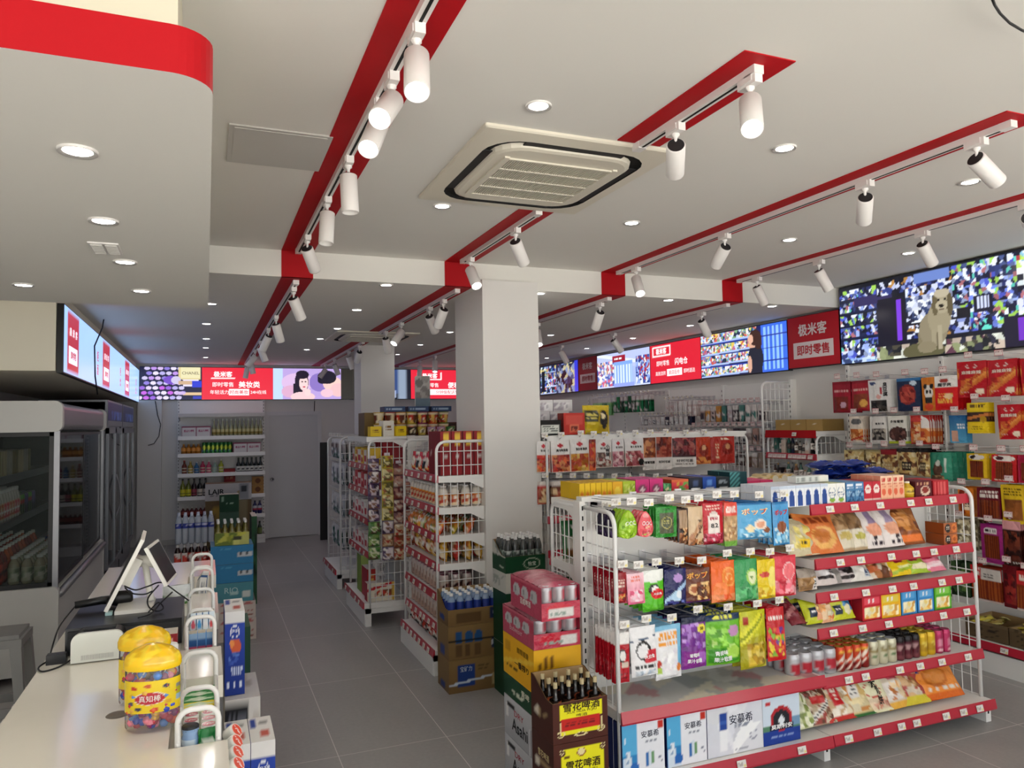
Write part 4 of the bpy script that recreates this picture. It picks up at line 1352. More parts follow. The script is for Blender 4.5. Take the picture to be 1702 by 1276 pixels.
def hang_row(rows, axis, val, unit, back, where, cat='snack bag', step=.028, tg=None, hookm=None, grp='', nu=22, nv=28, dens=None):
    """bags on hooks at their photo boxes; the copies behind the first of each hang on the same hook"""
    rz = 0 if axis == 'y' else -math.pi / 2
    for i, r in enumerate(rows):
        (p0, p1, q0, q1), nm, desc, shape, ops, texts, n = r[:7]
        off = r[7] if len(r) > 7 else 0.0
        c, w, z0, z1 = box_at(p0, p1, q0, q1, axis, val + off)
        h = z1 - z0
        t = min(.05, max(.016, w * .28)) if shape != 'flat' else .014
        me = bag_mesh(nm, w, h, t, ops, texts, None, nu, nv, shape, seed=i * 7 + int(p0))
        st = max(step, t * 1.12 + .004)
        g = '%s behind the front one, %s' % (nm.replace('_', ' '), where)
        for k in range(n):
            v = val + off + t / 2 + k * st
            loc = (c, v, z1) if axis == 'y' else (v, c, z1)
            rr = random.Random(i * 31 + k)
            rot = (rr.uniform(-.05, .03), rr.uniform(-.02, .02), rz + rr.uniform(-.06, .06))
            put(me, nm, '%s, %s' % (desc, where) if k == 0 else 'hidden behind the %s, %s' % (desc, where), cat, loc, rot, None if k == 0 else g)
        if unit is not None:
            u = unit[0]
            l = u.matrix_world if False else None
            # the hook in the unit's own axes
            if axis == 'y':
                lx, lb, lf, s = c - u.location.x, -.02, val + off - u.location.y - .012, 1
            else:
                lx, lb, lf, s = u.location.y - c, -.02, val + off - u.location.x - .012, 1
            hook(u, lx, lb, lf, z1 + .0035, s, tg, m=hookm)


def lean_row(rows, yf, zs, where, unit=None, cat='snack pack', tilt=.45, room=.2):
    """packs leaning back on a shelf of the front unit; the photo box gives the visible face"""
    for i, r in enumerate(rows):
        (p0, p1, q0, q1), nm, desc, shape, ops, texts, n = r[:7]
        tl = r[7] if len(r) > 7 else tilt
        c, w, z0, z1 = box_at(p0, p1, q0, q1, 'y', yf)
        th = r[8] if len(r) > 8 else min(.065, max(.042, w * .55))
        h = min((z1 - zs) / math.cos(tl) * .98 + .004, .36, (room - math.sin(tl) * th * .5) / math.cos(tl))
        me = bag_mesh(nm, w, h, th, ops, texts, None, 20, 24, shape, seed=i * 5 + int(p0))
        for k in range(n):
            y = yf + th * .55 + k * (th * 1.5 / math.cos(tl) + .006)
            loc = (c, y + math.sin(tl) * h, zs + math.cos(tl) * h + .003 + math.sin(tl) * th * .5)
            put(me, nm, '%s, %s' % (desc, where) if k == 0 else 'pack behind the %s, %s' % (desc, where), cat, loc, (-tl, 0, random.Random(i * 3 + k).uniform(-.05, .05)),
                None if k == 0 else '%s behind the front one, %s' % (nm.replace('_', ' '), where))
# ================================================================== GOODS ON THE FRONT UNIT
F = lambda c: ('f', c)
K = ['2a1a10', '6a3a1c', 'a8683a', 'c89058', 'e0b888']
wt = 'front unit top hooks'
R1 = [
    ((996, 1014, 850, 890), 'candy_bag', 'dark violet oval sweet bag at the wire end', 'oval', [F('241a34'), ('b', .1, .05, .9, .6, 30, ['3a2850', '5a3a70', '1a1028'])], [('OOC', .55, .52, .16, 'f0f0f0', .03, .6)], 2, .20),
    ((1011, 1031, 848, 895), 'candy_bag', 'dark violet oval sweet bag beside the green one', 'oval', [F('2a1c3c'), ('b', .1, .05, .9, .5, 30, ['4a3468', '241a34', '6a4a80'])], [('OOC', .55, .52, .15, 'f0f0f0', .03, .6)], 3, .08),
    ((1030, 1063, 848, 896), 'candy_bag', 'lime green oval sweet bag', 'oval', [F('8ab820'), ('b', .05, .02, .95, .55, 34, ['b8e040', '6a9818', 'd0f070', '98c830']), ('e', .5, .85, .4, .12, 'a8c838')], [('OOC', .55, .55, .15, 'f4f8e0', .03, .6)], 4),
    ((1062, 1088, 850, 893), 'candy_bag', 'coral pink oval sweet bag', 'oval', [F('e86068'), ('b', .1, .05, .9, .45, 26, ['f08890', 'd04858', 'f8c8a0', 'a8d060']), ('e', .5, .85, .35, .1, 'f0a0a0')], [('OOC', .52, .55, .16, 'fff0f0', .03, .6)], 4),
    ((1092, 1126, 842, 893), 'nut_pouch', 'green framed pouch with a dark square window', 'flat', [F('2a8a2c'), ('r', .14, .12, .86, .80, '50563c'), ('o', .5, .48, .26, .2, 'b0a860', .7), ('s', .34, .42, .68, .56, 2, 'c8c070'), ('r', .3, .88, .7, .95, '1a6a1c')], [], 5),
    ((1127, 1146, 845, 900), 'biscuit_stick_pack', 'slim dark wafer stick pack', 'pillow', [F('33231c'), ('r', .1, .35, .9, .95, 'a88a6c'), ('c', .1, .0, .9, .4, 20, K)], [], 5),
    ((1145, 1171, 842, 906), 'biscuit_stick_pack', 'cream and cocoa wafer stick pack', 'pillow', [F('d8bc98'), ('c', .0, .0, 1, .16, 14, K), ('d', .1, .6, .09, 'c09068'), ('d', -.05, .6, .04, '6a4228'), ('e', .2, .2, .16, .1, 'b07a54'), ('s', .62, .3, .82, .66, 8, '5a4030')], [], 6),
    ((1172, 1205, 836, 905), 'milk_candy_bag', 'red milk bottle pouch reading 8.2', 'pouch', [F('c01828'), ('r', .2, .28, .8, .70, 'efe4dc'), ('r', .3, .70, .7, .76, 'efe4dc'), ('e', .5, .76, .24, .03, 'd8c8c0'), ('c', .0, 0, 1, .26, 40, ['c02848', 'e85878', '901828', 'f8c8d0', '801020']), ('s', .28, .56, .72, .66, 2, 'b04050'), ('s', .1, .84, .9, .94, 2, 'f0d0c0')], [('8.2', .5, .46, .10, '202020', .03, .36)], 5),
    ((1206, 1229, 835, 908), 'nut_bag', 'tall clear bag of hazelnuts with a red header', 'long', [F('b89468'), ('b', 0, .12, 1, .68, 40, ['c8a070', 'e8c898', '9a6c40', 'd8b080']), ('r', 0, .70, 1, 1, 'e05040'), ('s', .1, .74, .9, .92, 3, 'f8e8e0'), ('r', 0, 0, 1, .12, '70a840')], [], 4),
    ((1230, 1286, 836, 896), 'candy_pouch', 'pale blue sweet pouch with red katakana lettering', 'pouch', [F('58a8d8'), ('r', 0, .94, 1, 1, '2a70a8'), ('c', .05, .05, .95, .32, 40, ['88c8e8', '3888b8', 'd8f0f8', '60b0d8']), ('e', .64, .40, .17, .15, 'f0e0d0'), ('e', .64, .40, .12, .10, 'e8a888'), ('e', .34, .30, .12, .11, 'f4e4b8'), ('e', .82, .24, .1, .09, '8a5030')], [('ポップ', .5, .76, .17, 'f8f0c0', .09, .72), ('ポップ', .5, .76, .15, 'd82820', .03, .68)], 6),
    ((1287, 1313, 834, 906), 'candy_pouch', 'narrow blue sweet pouch next to the shelf bay', 'pouch', [F('4898d0'), ('r', 0, .94, 1, 1, '2a70a8'), ('c', .05, .05, .95, .4, 40, ['88c8e8', '3888b8', 'd8f0f8']), ('e', .5, .42, .3, .14, '8a4a28')], [('ポップ', .5, .76, .12, 'd82820', .05, .8)], 4),
]
hang_row(R1, 'y', 3.07, (FG,), None, wt)
wt = 'front unit middle hooks'
R2 = [
    ((1021, 1043, 952, 1003), 'jerky_bag', 'deep red pouch with white lettering at the wire end', 'pouch', [F('941422'), ('s', .1, .5, .9, .78, 3, 'f0d8c8'), ('e', .5, .25, .35, .15, '6a0c18'), ('c', .1, .1, .9, .3, 20, ['c84030', '7a1018', 'e0a050'])], [], 8),
    ((1044, 1072, 953, 1004), 'candy_pouch', 'pale pink sweet pouch', 'pouch', [F('f0a0b4'), ('g', 'e86890', 'f8d0d8'), ('c', .1, .1, .9, .45, 24, ['e85880', 'f8b8c8', 'd84068', 'fce0e8']), ('s', .2, .72, .8, .90, 2, 'e07060')], [], 5),
    ((1070, 1107, 948, 1017), 'milk_candy_bag', 'white topped bright green milk sweet bag', 'pouch', [F('58c020'), ('r', 0, .78, 1, 1, 'f0f2ec'), ('e', .5, .78, .5, .07, 'f0f2ec'), ('e', .50, .54, .24, .13, '141414'), ('e', .55, .52, .17, .10, 'f4f4f0'), ('e', .66, .42, .32, .12, 'd82028'), ('c', 0, 0, 1, .16, 12, ['48a818', '68d030'])], [('大白兔', .64, .43, .06, 'ffffff', .03, .4)], 5),
    ((1108, 1144, 946, 1006), 'candy_pouch', 'navy blue sweet pouch with pale blue shapes', 'pouch', [F('22245c'), ('e', .6, .74, .2, .12, 'b890d0'), ('d', .1, .5, .07, 'a8c8e8'), ('e', .5, .25, .22, .16, 'b8d8f0'), ('e', .6, .3, .12, .12, 'e8f0f8'), ('c', .05, .0, .95, .14, 16, ['3a3c88', '181840', '6878c0'])], [], 5),
    ((1143, 1183, 945, 1002), 'candy_pouch', 'brown sweet pouch with orange katakana lettering', 'pouch', [F('6a3a2c'), ('e', .32, .40, .22, .16, 'e8c088'), ('e', .32, .40, .14, .10, 'a85c30'), ('c', .45, .1, 1, .6, 30, ['d8a060', '8a4a28', 'f0c888', '5a2c18']), ('r', .0, 0, 1, .07, '5a2878')], [('ポップ', .48, .80, .17, 'f0c050', .09, .82), ('ポップ', .48, .80, .15, 'c83018', .03, .78)], 5),
    ((1185, 1226, 933, 1001), 'gummy_pouch', 'orange jelly pouch with a sliced orange', 'pouch', [F('ee6a28'), ('e', .72, .6, .30, .24, 'f8a850'), ('e', .72, .6, .25, .19, 'f08030'), ('o', .72, .6, .14, .1, 'f8b868', .5), ('e', .35, .3, .3, .2, 'f88848'), ('c', 0, 0, 1, .2, 14, ['e85820', 'f8945c'])], [], 5),
    ((1225, 1263, 930, 999), 'gummy_pouch', 'green jelly pouch with a cut apple', 'pouch', [F('3a9a58'), ('e', .7, .56, .26, .2, 'a8d868'), ('e', .7, .56, .2, .15, 'e8f0c0'), ('e', .68, .56, .05, .04, '6a8a30'), ('c', 0, 0, 1, .35, 20, ['2a8a48', '58b870', '88d098'])], [], 5),
    ((1262, 1291, 930, 996), 'gummy_pouch', 'yellow jelly pouch with a pineapple ring', 'pouch', [F('e8c818'), ('e', .85, .5, .3, .3, 'f8e878'), ('e', .4, .62, .28, .07, 'd04838'), ('c', 0, .05, 1, .3, 20, ['d8b010', 'f8e050', 'c89808'])], [], 5),
    ((1290, 1329, 924, 992), 'gummy_pouch', 'watermelon red jelly pouch', 'pouch', [F('e04050'), ('e', .65, .62, .3, .22, 'f87880'), ('o', .65, .62, .3, .22, 'f8c8c8', .8), ('c', 0, .0, 1, .4, 24, ['d83448', 'f07888', 'f8a8b0'])], [], 5),
]
hang_row(R2, 'y', 3.07, (FG,), None, wt)
wt = 'front unit bottom hooks'
R3 = [
    ((1023, 1048, 1052, 1136), 'milk_candy_bag', 'red sweet bag with a white top at the wire end', 'pouch', [F('b41424'), ('r', 0, .76, 1, 1, 'f0ece8'), ('e', .5, .55, .28, .13, '141414'), ('e', .56, .53, .2, .1, 'f0ece8'), ('r', .5, .3, .95, .42, 'd8c8b8'), ('s', .1, .06, .9, .2, 2, '701018')], [], 7),
    ((1050, 1093, 1042, 1124), 'milk_candy_bag', 'white milk sweet bag with a red corner', 'pouch', [F('f0eff0'), ('o', .46, .52, .28, .2, '101010', .45), ('d', .72, .06, .012, '28486a'), ('r', .46, .28, .98, .5, 'd02838'), ('e', .42, .5, .2, .13, 'f0eff0'), ('s', .1, .14, .9, .22, 1, '303030'), ('c', .1, .02, .9, .12, 14, ['d8e0e8', 'f8f8f8', 'b8c8d8'])], [('大白兔', .68, .39, .075, 'ffffff', .03, .40)], 5),
    ((1092, 1136, 1040, 1130), 'marshmallow_bag', 'white marshmallow bag with orange lettering and a blue edge', 'pouch', [F('eeeef0'), ('r', .82, .2, 1, 1, '78bce0'), ('r', 0, .9, 1, 1, '88c4e4'), ('s', .1, .60, .86, .88, 3, 'f0a038'), ('b', .2, .15, .85, .55, 22, ['ffffff', 'e8e4ee', 'f8f4f8']), ('e', .1, .3, .09, .07, 'c84030'), ('e', .1, .18, .1, .07, 'a8c840'), ('e', .86, .2, .1, .08, 'e88838')], [], 5),
    ((1136, 1178, 1026, 1112), 'gummy_pouch', 'grape pouch printed with big purple grapes', 'gusset', [F('7a3490'), ('b', .02, .36, .98, .88, 26, ['8a4ab0', 'b080d0', '6a2c88', 'c8a0e0'], 1.6), ('r', 0, .88, 1, 1, '1c2440'), ('r', .05, .03, .95, .35, '8a2c90'), ('e', .82, .76, .17, .09, 'f0e048'), ('e', .8, .2, .2, .12, 'b068c8')], [('果汁软糖', .46, .16, .08, 'ffffff', .03, .55), ('葡萄味', .46, .27, .07, 'ffffff', .03, .42), ('50', .82, .76, .06, '503010', .03)], 5),
    ((1178, 1236, 1022, 1106), 'gummy_pouch', 'wide pouch printed with big green grapes', 'gusset', [F('6ab828'), ('b', .02, .30, .98, .86, 24, ['88d040', 'a8e860', '58a020', 'c8f088'], 1.4), ('r', 0, .88, 1, 1, '1c3458'), ('s', .2, .9, .8, .97, 1, 'e8e850'), ('r', .06, .05, .95, .34, '3c9420'), ('e', .78, .66, .15, .12, 'c890c0'), ('e', .74, .24, .2, .13, 'b0e058')], [('果汁软糖', .44, .13, .09, 'ffffff', .03, .5), ('青提味', .40, .25, .08, 'ffffff', .03, .36)], 5),
    ((1234, 1278, 1016, 1112), 'fruit_pouch', 'yellow green dried fruit pouch with slanted lettering', 'pouch', [F('b0a81c'), ('r', .0, .55, 1, 1, 'c8c828'), ('d', .52, .42, .12, 'e8e438'), ('d', .50, .42, .03, '8a9818'), ('c', .2, .05, .95, .45, 26, ['d8b838', 'b89020', 'e8d068', '98801c']), ('r', .12, .78, .3, .9, 'a83020')], [], 5),
    ((1277, 1308, 1010, 1098), 'gummy_pouch', 'red mixed fruit sweet pouch at the bay edge', 'gusset', [F('c81c24'), ('b', .05, .08, 1, .62, 34, ['e8a030', '88b838', 'f0d040', 'd83048', '6a3890', 'f07840']), ('s', .1, .72, .9, .84, 1, 'f8f0e8'), ('r', 0, 0, 1, .08, 'd01820')], [], 5),
]
hang_row(R3, 'y', 3.07, (FG,), None, wt)

# ---- milk gift boxes on the base shelf
def milk_box(p, nm, desc, front, side, top, ft, st=(), tt=(), d=.2, yf=3.045):
    c, w, z0, z1 = box_at(*p, 'y', yf)
    z1 = min(z1, .372)
    me = carton_mesh(nm, w, d, z1 - .14, front, side, top, ft, st, tt, nf=(30, 26))
    o = put(me, nm, desc, 'milk box', (c, yf + d / 2, .137), (0, 0, 0))
    h = z1 - .141
    g = G().tube([(-.045, 0, h), (-.035, 0, h + .003), (0, 0, h + .004), (.035, 0, h + .003), (.045, 0, h)], .0035, 6)
    g.obj('carry_handle', M_WHITE, o)


GRK = [F('eceef4'), ('r', 0, 0, .36, 1, '3f9ad0'), ('r', 0, .38, .36, 1, '58b0e0'), ('r', 0, 0, .36, .40, '2f86c4'), ('r', .04, .62, .08, .75, 'e4eef8'), ('r', .03, .0, .20, .38, 'd8e6f2'), ('r', .08, .2, .17, .48, 'e8f0f8'), ('e', .28, .14, .10, .12, '2668b8'), ('r', .2, .0, .36, .06, 'd8e6f2'),
       ('r', .85, .84, .97, .99, 'c83020'), ('r', .55, .14, .60, .42, '2c6cb0'), ('r', .62, .12, .68, .44, 'd8e4ee'), ('r', .70, .16, .75, .42, '6a9a6a'), ('o', .88, .22, .07, .06, '6a7088', .7), ('s', .56, .60, .82, .64, 1, '7a8090'), ('s', .5, .03, .9, .06, 1, '9aa0b0'), ('s', .09, .22, .16, .44, 4, '8aa8c8')]
NAVY = [F('1c2c68')]
TOPN = [F('203070'), ('e', .3, .5, .22, .2, '34468a'), ('e', .82, .72, .08, .12, 'c8cce0')]
ft = [('安慕希', .66, .76, .14, '1c2038', .02), ('AMPORAL', .325, .55, .07, 'ffffff', .0, .0)]
ft = [('安慕希', .66, .76, .13, '1c2038', .02)]
milk_box((1034, 1104, 1178, 1286), 'milk_carton', 'yoghurt gift box with blue seaside print, next to the wire end', GRK, NAVY, TOPN, ft)
milk_box((1108, 1174, 1164, 1256), 'milk_carton', 'yoghurt gift box with blue seaside print, second from the wire end', GRK, NAVY, TOPN, ft)
milk_box((1175, 1268, 1152, 1242), 'milk_carton', 'wide white yoghurt gift box with a blue bottle print', [F('e8eaf0'), ('c', 0, 0, 1, 1, 12, ['e8eaf0', 'e2e5ee', 'eef0f6']), ('r', .23, .5, .34, .86, '24489c'), ('r', .23, .10, .34, .5, 'f4f6fa'), ('r', .22, .64, .35, .72, '3a60b4'), ('o', .82, .32, .065, .1, '8a90a4', .72), ('s', .5, .50, .74, .58, 2, '8a90a0'), ('s', .5, .05, .7, .1, 1, 'a0a4b0')], NAVY, TOPN, [('安慕希', .60, .70, .19, '1c2038', .02)])
milk_box((1267, 1329, 1136, 1226), 'milk_carton', 'blue and white yoghurt gift box with a red arch emblem', [F('dfe8f2'), ('g', '28488a', 'c8dcf0'), ('r', 0, .34, 1, 1, 'd4e2f0'), ('r', 0, .30, 1, .40, '5a8a6a'), ('e', .85, .42, .3, .1, '7aa0c0'), ('r', 0, 0, 1, .30, '1f3f98'), ('e', .5, .52, .30, .26, 'b82430'), ('e', .5, .5, .22, .20, '20242c'), ('r', .2, .3, .8, .42, '1c2030'), ('e', .5, .47, .07, .12, 'e8eef4'), ('r', .08, .84, .22, .92, 'c03038'), ('s', .2, .1, .8, .16, 1, '8aa0d0')], [F('22408c'), ('r', 0, .3, 1, 1, '2c4a94')], [F('243c80'), ('e', .5, .5, .2, .2, '3a5298')], [('莫斯利安', .5, .36, .10, 'ffffff', .03, .56)])

# ---- right bay, top shelf
wt = 'front unit top shelf'
YT = 3.115
zT = 1.287


def stand_row(rows, yf, zs, where, cat='carton', depth_max=.27):
    """cartons standing in a row: ((x0, x1, y0, y1), name, description, front, side, top, texts, columns, rows deep, depth)"""
    for i, r in enumerate(rows):
        p, nm, desc, fr, si, to, ft, nc, nd, dp = r[:10]
        c, w, z0, z1 = box_at(*p, 'y', yf)
        w1, h = w / nc, max(z1 - zs, .02)
        me = carton_mesh(nm, w1 * .97, dp, h, fr, si, to, ft, nf=(14, 18), ns=(6, 8))
        for k in range(nc):
            for j in range(nd):
                x = c - w / 2 + w1 * (k + .5)
                lab = '%s, %s' % (desc, where)
                if nc > 1 and j == 0:
                    lab = '%s, %s from left, %s' % (desc, ORD[k], where)
                if j > 0:
                    lab = 'hidden behind the front %s, %s' % (desc, where)
                put(me, nm, lab, cat, (x, yf + dp / 2 + j * (dp + .003), zs), (0, 0, random.Random(i + 9 * k + j).uniform(-.03, .03)), '%s behind the first, %s' % (nm.replace('_', ' '), where) if j else None)


MB = [F('e8ecf2'), ('e', .5, .42, .3, .36, '2a4c94'), ('r', .2, .02, .8, .36, '2a4c94'), ('r', 0, .86, 1, 1, 'c8d4e4')]
stand_row([
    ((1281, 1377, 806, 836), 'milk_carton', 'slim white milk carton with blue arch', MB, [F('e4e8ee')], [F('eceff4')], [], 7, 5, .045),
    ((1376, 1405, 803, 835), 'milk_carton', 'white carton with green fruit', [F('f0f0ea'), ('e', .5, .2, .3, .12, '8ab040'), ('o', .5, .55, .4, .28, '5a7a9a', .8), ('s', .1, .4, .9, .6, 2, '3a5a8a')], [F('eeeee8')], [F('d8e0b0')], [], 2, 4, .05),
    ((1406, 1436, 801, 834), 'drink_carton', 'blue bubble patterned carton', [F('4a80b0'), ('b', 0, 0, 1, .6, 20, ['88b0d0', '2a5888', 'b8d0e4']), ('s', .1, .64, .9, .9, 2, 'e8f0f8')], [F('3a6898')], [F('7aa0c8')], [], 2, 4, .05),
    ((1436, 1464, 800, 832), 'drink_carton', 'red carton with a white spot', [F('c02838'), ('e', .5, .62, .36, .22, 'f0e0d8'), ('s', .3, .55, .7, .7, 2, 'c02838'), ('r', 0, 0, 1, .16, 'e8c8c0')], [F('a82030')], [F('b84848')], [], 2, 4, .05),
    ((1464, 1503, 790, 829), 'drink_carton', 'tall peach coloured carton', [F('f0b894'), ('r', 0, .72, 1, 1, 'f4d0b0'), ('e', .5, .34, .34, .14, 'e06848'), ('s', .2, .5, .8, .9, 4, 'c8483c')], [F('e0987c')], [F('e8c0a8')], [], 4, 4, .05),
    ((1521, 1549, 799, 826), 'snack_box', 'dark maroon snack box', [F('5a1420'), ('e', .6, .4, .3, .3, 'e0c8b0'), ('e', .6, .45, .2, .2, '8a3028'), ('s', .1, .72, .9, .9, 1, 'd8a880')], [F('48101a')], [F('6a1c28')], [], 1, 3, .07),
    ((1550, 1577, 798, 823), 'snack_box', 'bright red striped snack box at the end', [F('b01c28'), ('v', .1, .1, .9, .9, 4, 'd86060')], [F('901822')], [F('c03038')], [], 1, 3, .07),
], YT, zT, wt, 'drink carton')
c, w, z0, z1 = box_at(1505, 1520, 800, 827, 'y', YT)
bb, bc = bottle_parts(w / 2, z1 - zT, 'c8a020', [F('d8b430'), ('s', .1, .2, .9, .8, 3, '806010')], 'e8e0c8', sh=.62)
for k in range(3):
    put(bb, 'juice_bottle', 'small yellow juice bottle on the top shelf of the front unit' if k == 0 else 'yellow juice bottle standing behind the first, top shelf of the front unit', 'bottle', (c, YT + .02 + k * .045, zT), group='yellow juice bottles' if k else None, parts=(('cap', bc),))
# lying silver boxes at the back of the top shelf
me = carton_mesh('snack_box', .24, .06, .035, [F('c8ccc8'), ('v', .05, .2, .7, .85, 7, '8a908c'), ('r', .72, 0, 1, 1, 'e4e4dc')], [F('d8d8d4')], [F('d4d8d4'), ('c', 0, 0, 1, 1, 20, ['d0d4d0', 'e4e6e2', 'b8bcb8'])])
put(me, 'snack_box', 'flat silvery box lying on the milk cartons of the front unit top shelf', 'box', (3.06, YT + .10, float(pt(1330, 806, 'y', YT)[2]) + .003), (0, 0, .05))

# ---- shelf two: bread and pastries
bread = lambda base, crust, lab=None: [F(base), ('c', .08, .08, .92, .80, 30, [base, crust, base, crust]), ('r', 0, .88, 1, 1, 'd8d4cc')] + ([('r', .2, .3, .75, .5, lab)] if lab else [])
wt = 'front unit second shelf'
lean_row([
    ((1316, 1370, 872, 917), 'pastry_pack', 'clear pack of pale yellow noodles with a yellow sticker', 'pillow', [F('d0c4a0'), ('b', .2, .15, .85, .75, 20, ['e8d880', 'd8c060', 'f0e8b0']), ('r', .4, .2, .72, .38, 'f0c820'), ('s', .45, .24, .68, .34, 1, '403010')], [], 2),
    ((1346, 1410, 858, 908), 'bread_pack', 'orange film pack of round bread', 'pillow', [F('d8783c'), ('e', .55, .35, .32, .26, 'e8b060'), ('e', .5, .4, .22, .18, 'c87838'), ('s', .2, .68, .8, .84, 2, '8a3818'), ('r', 0, .9, 1, 1, 'e89048')], [], 2),
    ((1404, 1432, 848, 906), 'roll_pack', 'clear pack of brown rolls', 'pillow', [F('a89070'), ('r', .05, .05, .95, .5, 'd8d0b8'), ('e', .5, .34, .4, .1, 'c8b468'), ('c', 0, .5, 1, 1, 16, ['8a6a48', '705438', 'a88860'])], [], 2),
    ((1427, 1454, 845, 900), 'roll_pack', 'clear pack of brown rolls with pale labels', 'pillow', [F('b49c78'), ('r', .05, .05, .95, .5, 'e0d8c4'), ('e', .5, .30, .35, .08, 'b8b050'), ('c', 0, .5, 1, 1, 16, ['8a6a48', '705438', 'a88860'])], [], 2),
    ((1450, 1484, 848, 898), 'cake_pack', 'white and violet cake pack', 'pillow', [F('e4dcd8'), ('e', .5, .42, .36, .16, 'e8a080'), ('r', .3, .55, .6, .9, '8a7898'), ('e', .4, .22, .1, .06, '28141c'), ('s', .2, .05, .8, .14, 1, '2a1c28')], [], 2),
    ((1478, 1513, 846, 896), 'cake_pack', 'white and violet cake pack, the right one of two', 'pillow', [F('e8e0dc'), ('e', .5, .42, .36, .16, 'e8a888'), ('r', .3, .55, .6, .9, '9484a0'), ('e', .6, .22, .1, .06, '28141c'), ('s', .3, .05, .8, .14, 1, '2a1c28')], [], 2),
    ((1494, 1546, 850, 892), 'bread_pack', 'toasted brown bread pack with an orange edge', 'pillow', [F('8a4a20'), ('c', .1, .3, .9, .9, 20, ['6a3414', 'a8642c', 'c07c38']), ('r', .05, .05, .95, .22, 'e87830'), ('s', .3, .4, .7, .8, 4, 'd89858')], [], 2),
], 3.095, 1.007, wt, FG, room=.225)
me = carton_mesh('cookie_box', .11, .12, .062, [F('a85a2c'), ('e', .3, .5, .2, .42, '2c1c14'), ('s', .18, .3, .42, .7, 2, 'e8dcc8'), ('e', .78, .5, .2, .42, 'd87830'), ('e', .78, .5, .1, .2, 'a8501c')], [F('9a4c24')], [F('c07038')], m=M_GLOSS)
for k in range(2):
    put(me, 'cookie_box', 'orange brown round biscuit box, %s of two stacked at the end of the second shelf' % ('lower' if k == 0 else 'upper'), 'box', (3.99, 3.155, 1.007 + k * .064))
wt = 'front unit third shelf'
lean_row([
    ((1334, 1366, 930, 973), 'bread_loaf', 'clear bagged toast loaf with a white label', 'pillow', [F('b08a5c'), ('c', .05, .05, .95, .55, 12, ['c49c6c', '9a744a']), ('r', .68, .02, .96, .5, 'eeeae4'), ('s', .72, .08, .92, .45, 6, '303030'), ('r', 0, .6, 1, 1, 'a89c90')], [], 1, .15, .07),
    ((1362, 1404, 925, 970), 'cake_pack', 'dark cocoa and cream cake pack', 'pillow', [F('d8ccc8'), ('r', .1, .55, .9, 1, '5a4050'), ('r', .2, .18, .85, .3, '241a1c'), ('c', .15, .32, .9, .52, 12, ['f0ecec', 'e0d4d0', '3a2c30'])], [], 2),
    ((1396, 1439, 922, 966), 'cake_pack', 'dark cocoa and cream cake pack, the taller right one', 'pillow', [F('d4c8c8'), ('r', .3, .5, .95, 1, '4a3442'), ('r', .0, 0, .2, 1, '9a948e'), ('e', .6, .4, .25, .12, '1c1416'), ('r', .25, .12, .9, .24, '241a1c')], [], 2),
    ((1422, 1460, 921, 961), 'bread_pack', 'white bagged bun pack', 'pillow', [F('e4e0d8'), ('b', .1, .2, .8, .8, 10, ['f4f2ec', 'ece6da']), ('r', .64, .1, .92, .4, 'c8d0d8'), ('s', .66, .12, .9, .38, 3, '4a5a78')], [], 2),
    ((1458, 1497, 920, 956), 'sausage_pack', 'brown sausage snack pack', 'pillow', [F('8a5a34'), ('c', 0, 0, 1, 1, 22, ['a86a3c', '6a3c20', 'd8a878', 'c8683c', 'e8d8c0'])], [], 2),
    ((1489, 1535, 917, 950), 'biscuit_pack', 'yellow biscuit pack with a red heart badge', 'pillow', [F('f0d020'), ('e', .4, .62, .2, .16, 'b02038'), ('r', .3, .18, .8, .36, 'e8e8a0'), ('d', .1, .2, .06, 'a8c030')], [], 2),
    ((1520, 1556, 914, 944), 'biscuit_pack', 'lime biscuit pack with a red heart badge', 'pillow', [F('a8c838'), ('e', .4, .62, .2, .16, 'a83048'), ('r', .2, .15, .8, .35, 'f0e8c0')], [], 2),
    ((1540, 1582, 911, 943), 'biscuit_pack', 'pink biscuit pack with a red heart badge', 'pillow', [F('e88098'), ('e', .4, .62, .2, .16, 'b81838'), ('r', .2, .15, .9, .35, 'f4c8d0'), ('d', .1, .2, .05, 'f8e0e4')], [], 2),
], 3.095, .833, wt, FG, tilt=.75, room=.12)
wt = 'front unit fourth shelf'
CK = lambda c, c2: [F(c), ('r', .1, .62, .9, .9, c2), ('c', .1, .08, .9, .5, 12, ['f0d880', c2, 'e8b050', 'f8f0c8']), ('s', .3, .66, .7, .86, 1, 'ffffff')]
stand_row([
    ((1432, 1466, 989, 1021), 'cookie_pack', 'red biscuit pack', CK('c81c30', 'e85060'), [F('a81828')], [F('8a1420')], [], 1, 4, .07),
    ((1464, 1497, 986, 1016), 'cookie_pack', 'yellow biscuit pack', CK('f0b818', 'e8d050'), [F('d8a010')], [F('a8842c')], [], 1, 4, .07),
    ((1497, 1524, 980, 1010), 'cookie_pack', 'sky blue biscuit pack, left of two', CK('3a90d0', '58a8e0'), [F('2a78b8')], [F('2a5c98')], [], 1, 4, .07),
    ((1525, 1552, 977, 1006), 'cookie_pack', 'sky blue biscuit pack, right of two', CK('3488cc', '68b0e4'), [F('2a78b8')], [F('2c68a0')], [], 1, 4, .07),
    ((1553, 1581, 972, 1001), 'cookie_pack', 'leaf green biscuit pack', CK('58b028', '88d050'), [F('489820')], [F('4a8028')], [], 1, 4, .07),
], 3.10, .648, wt, 'biscuit pack')
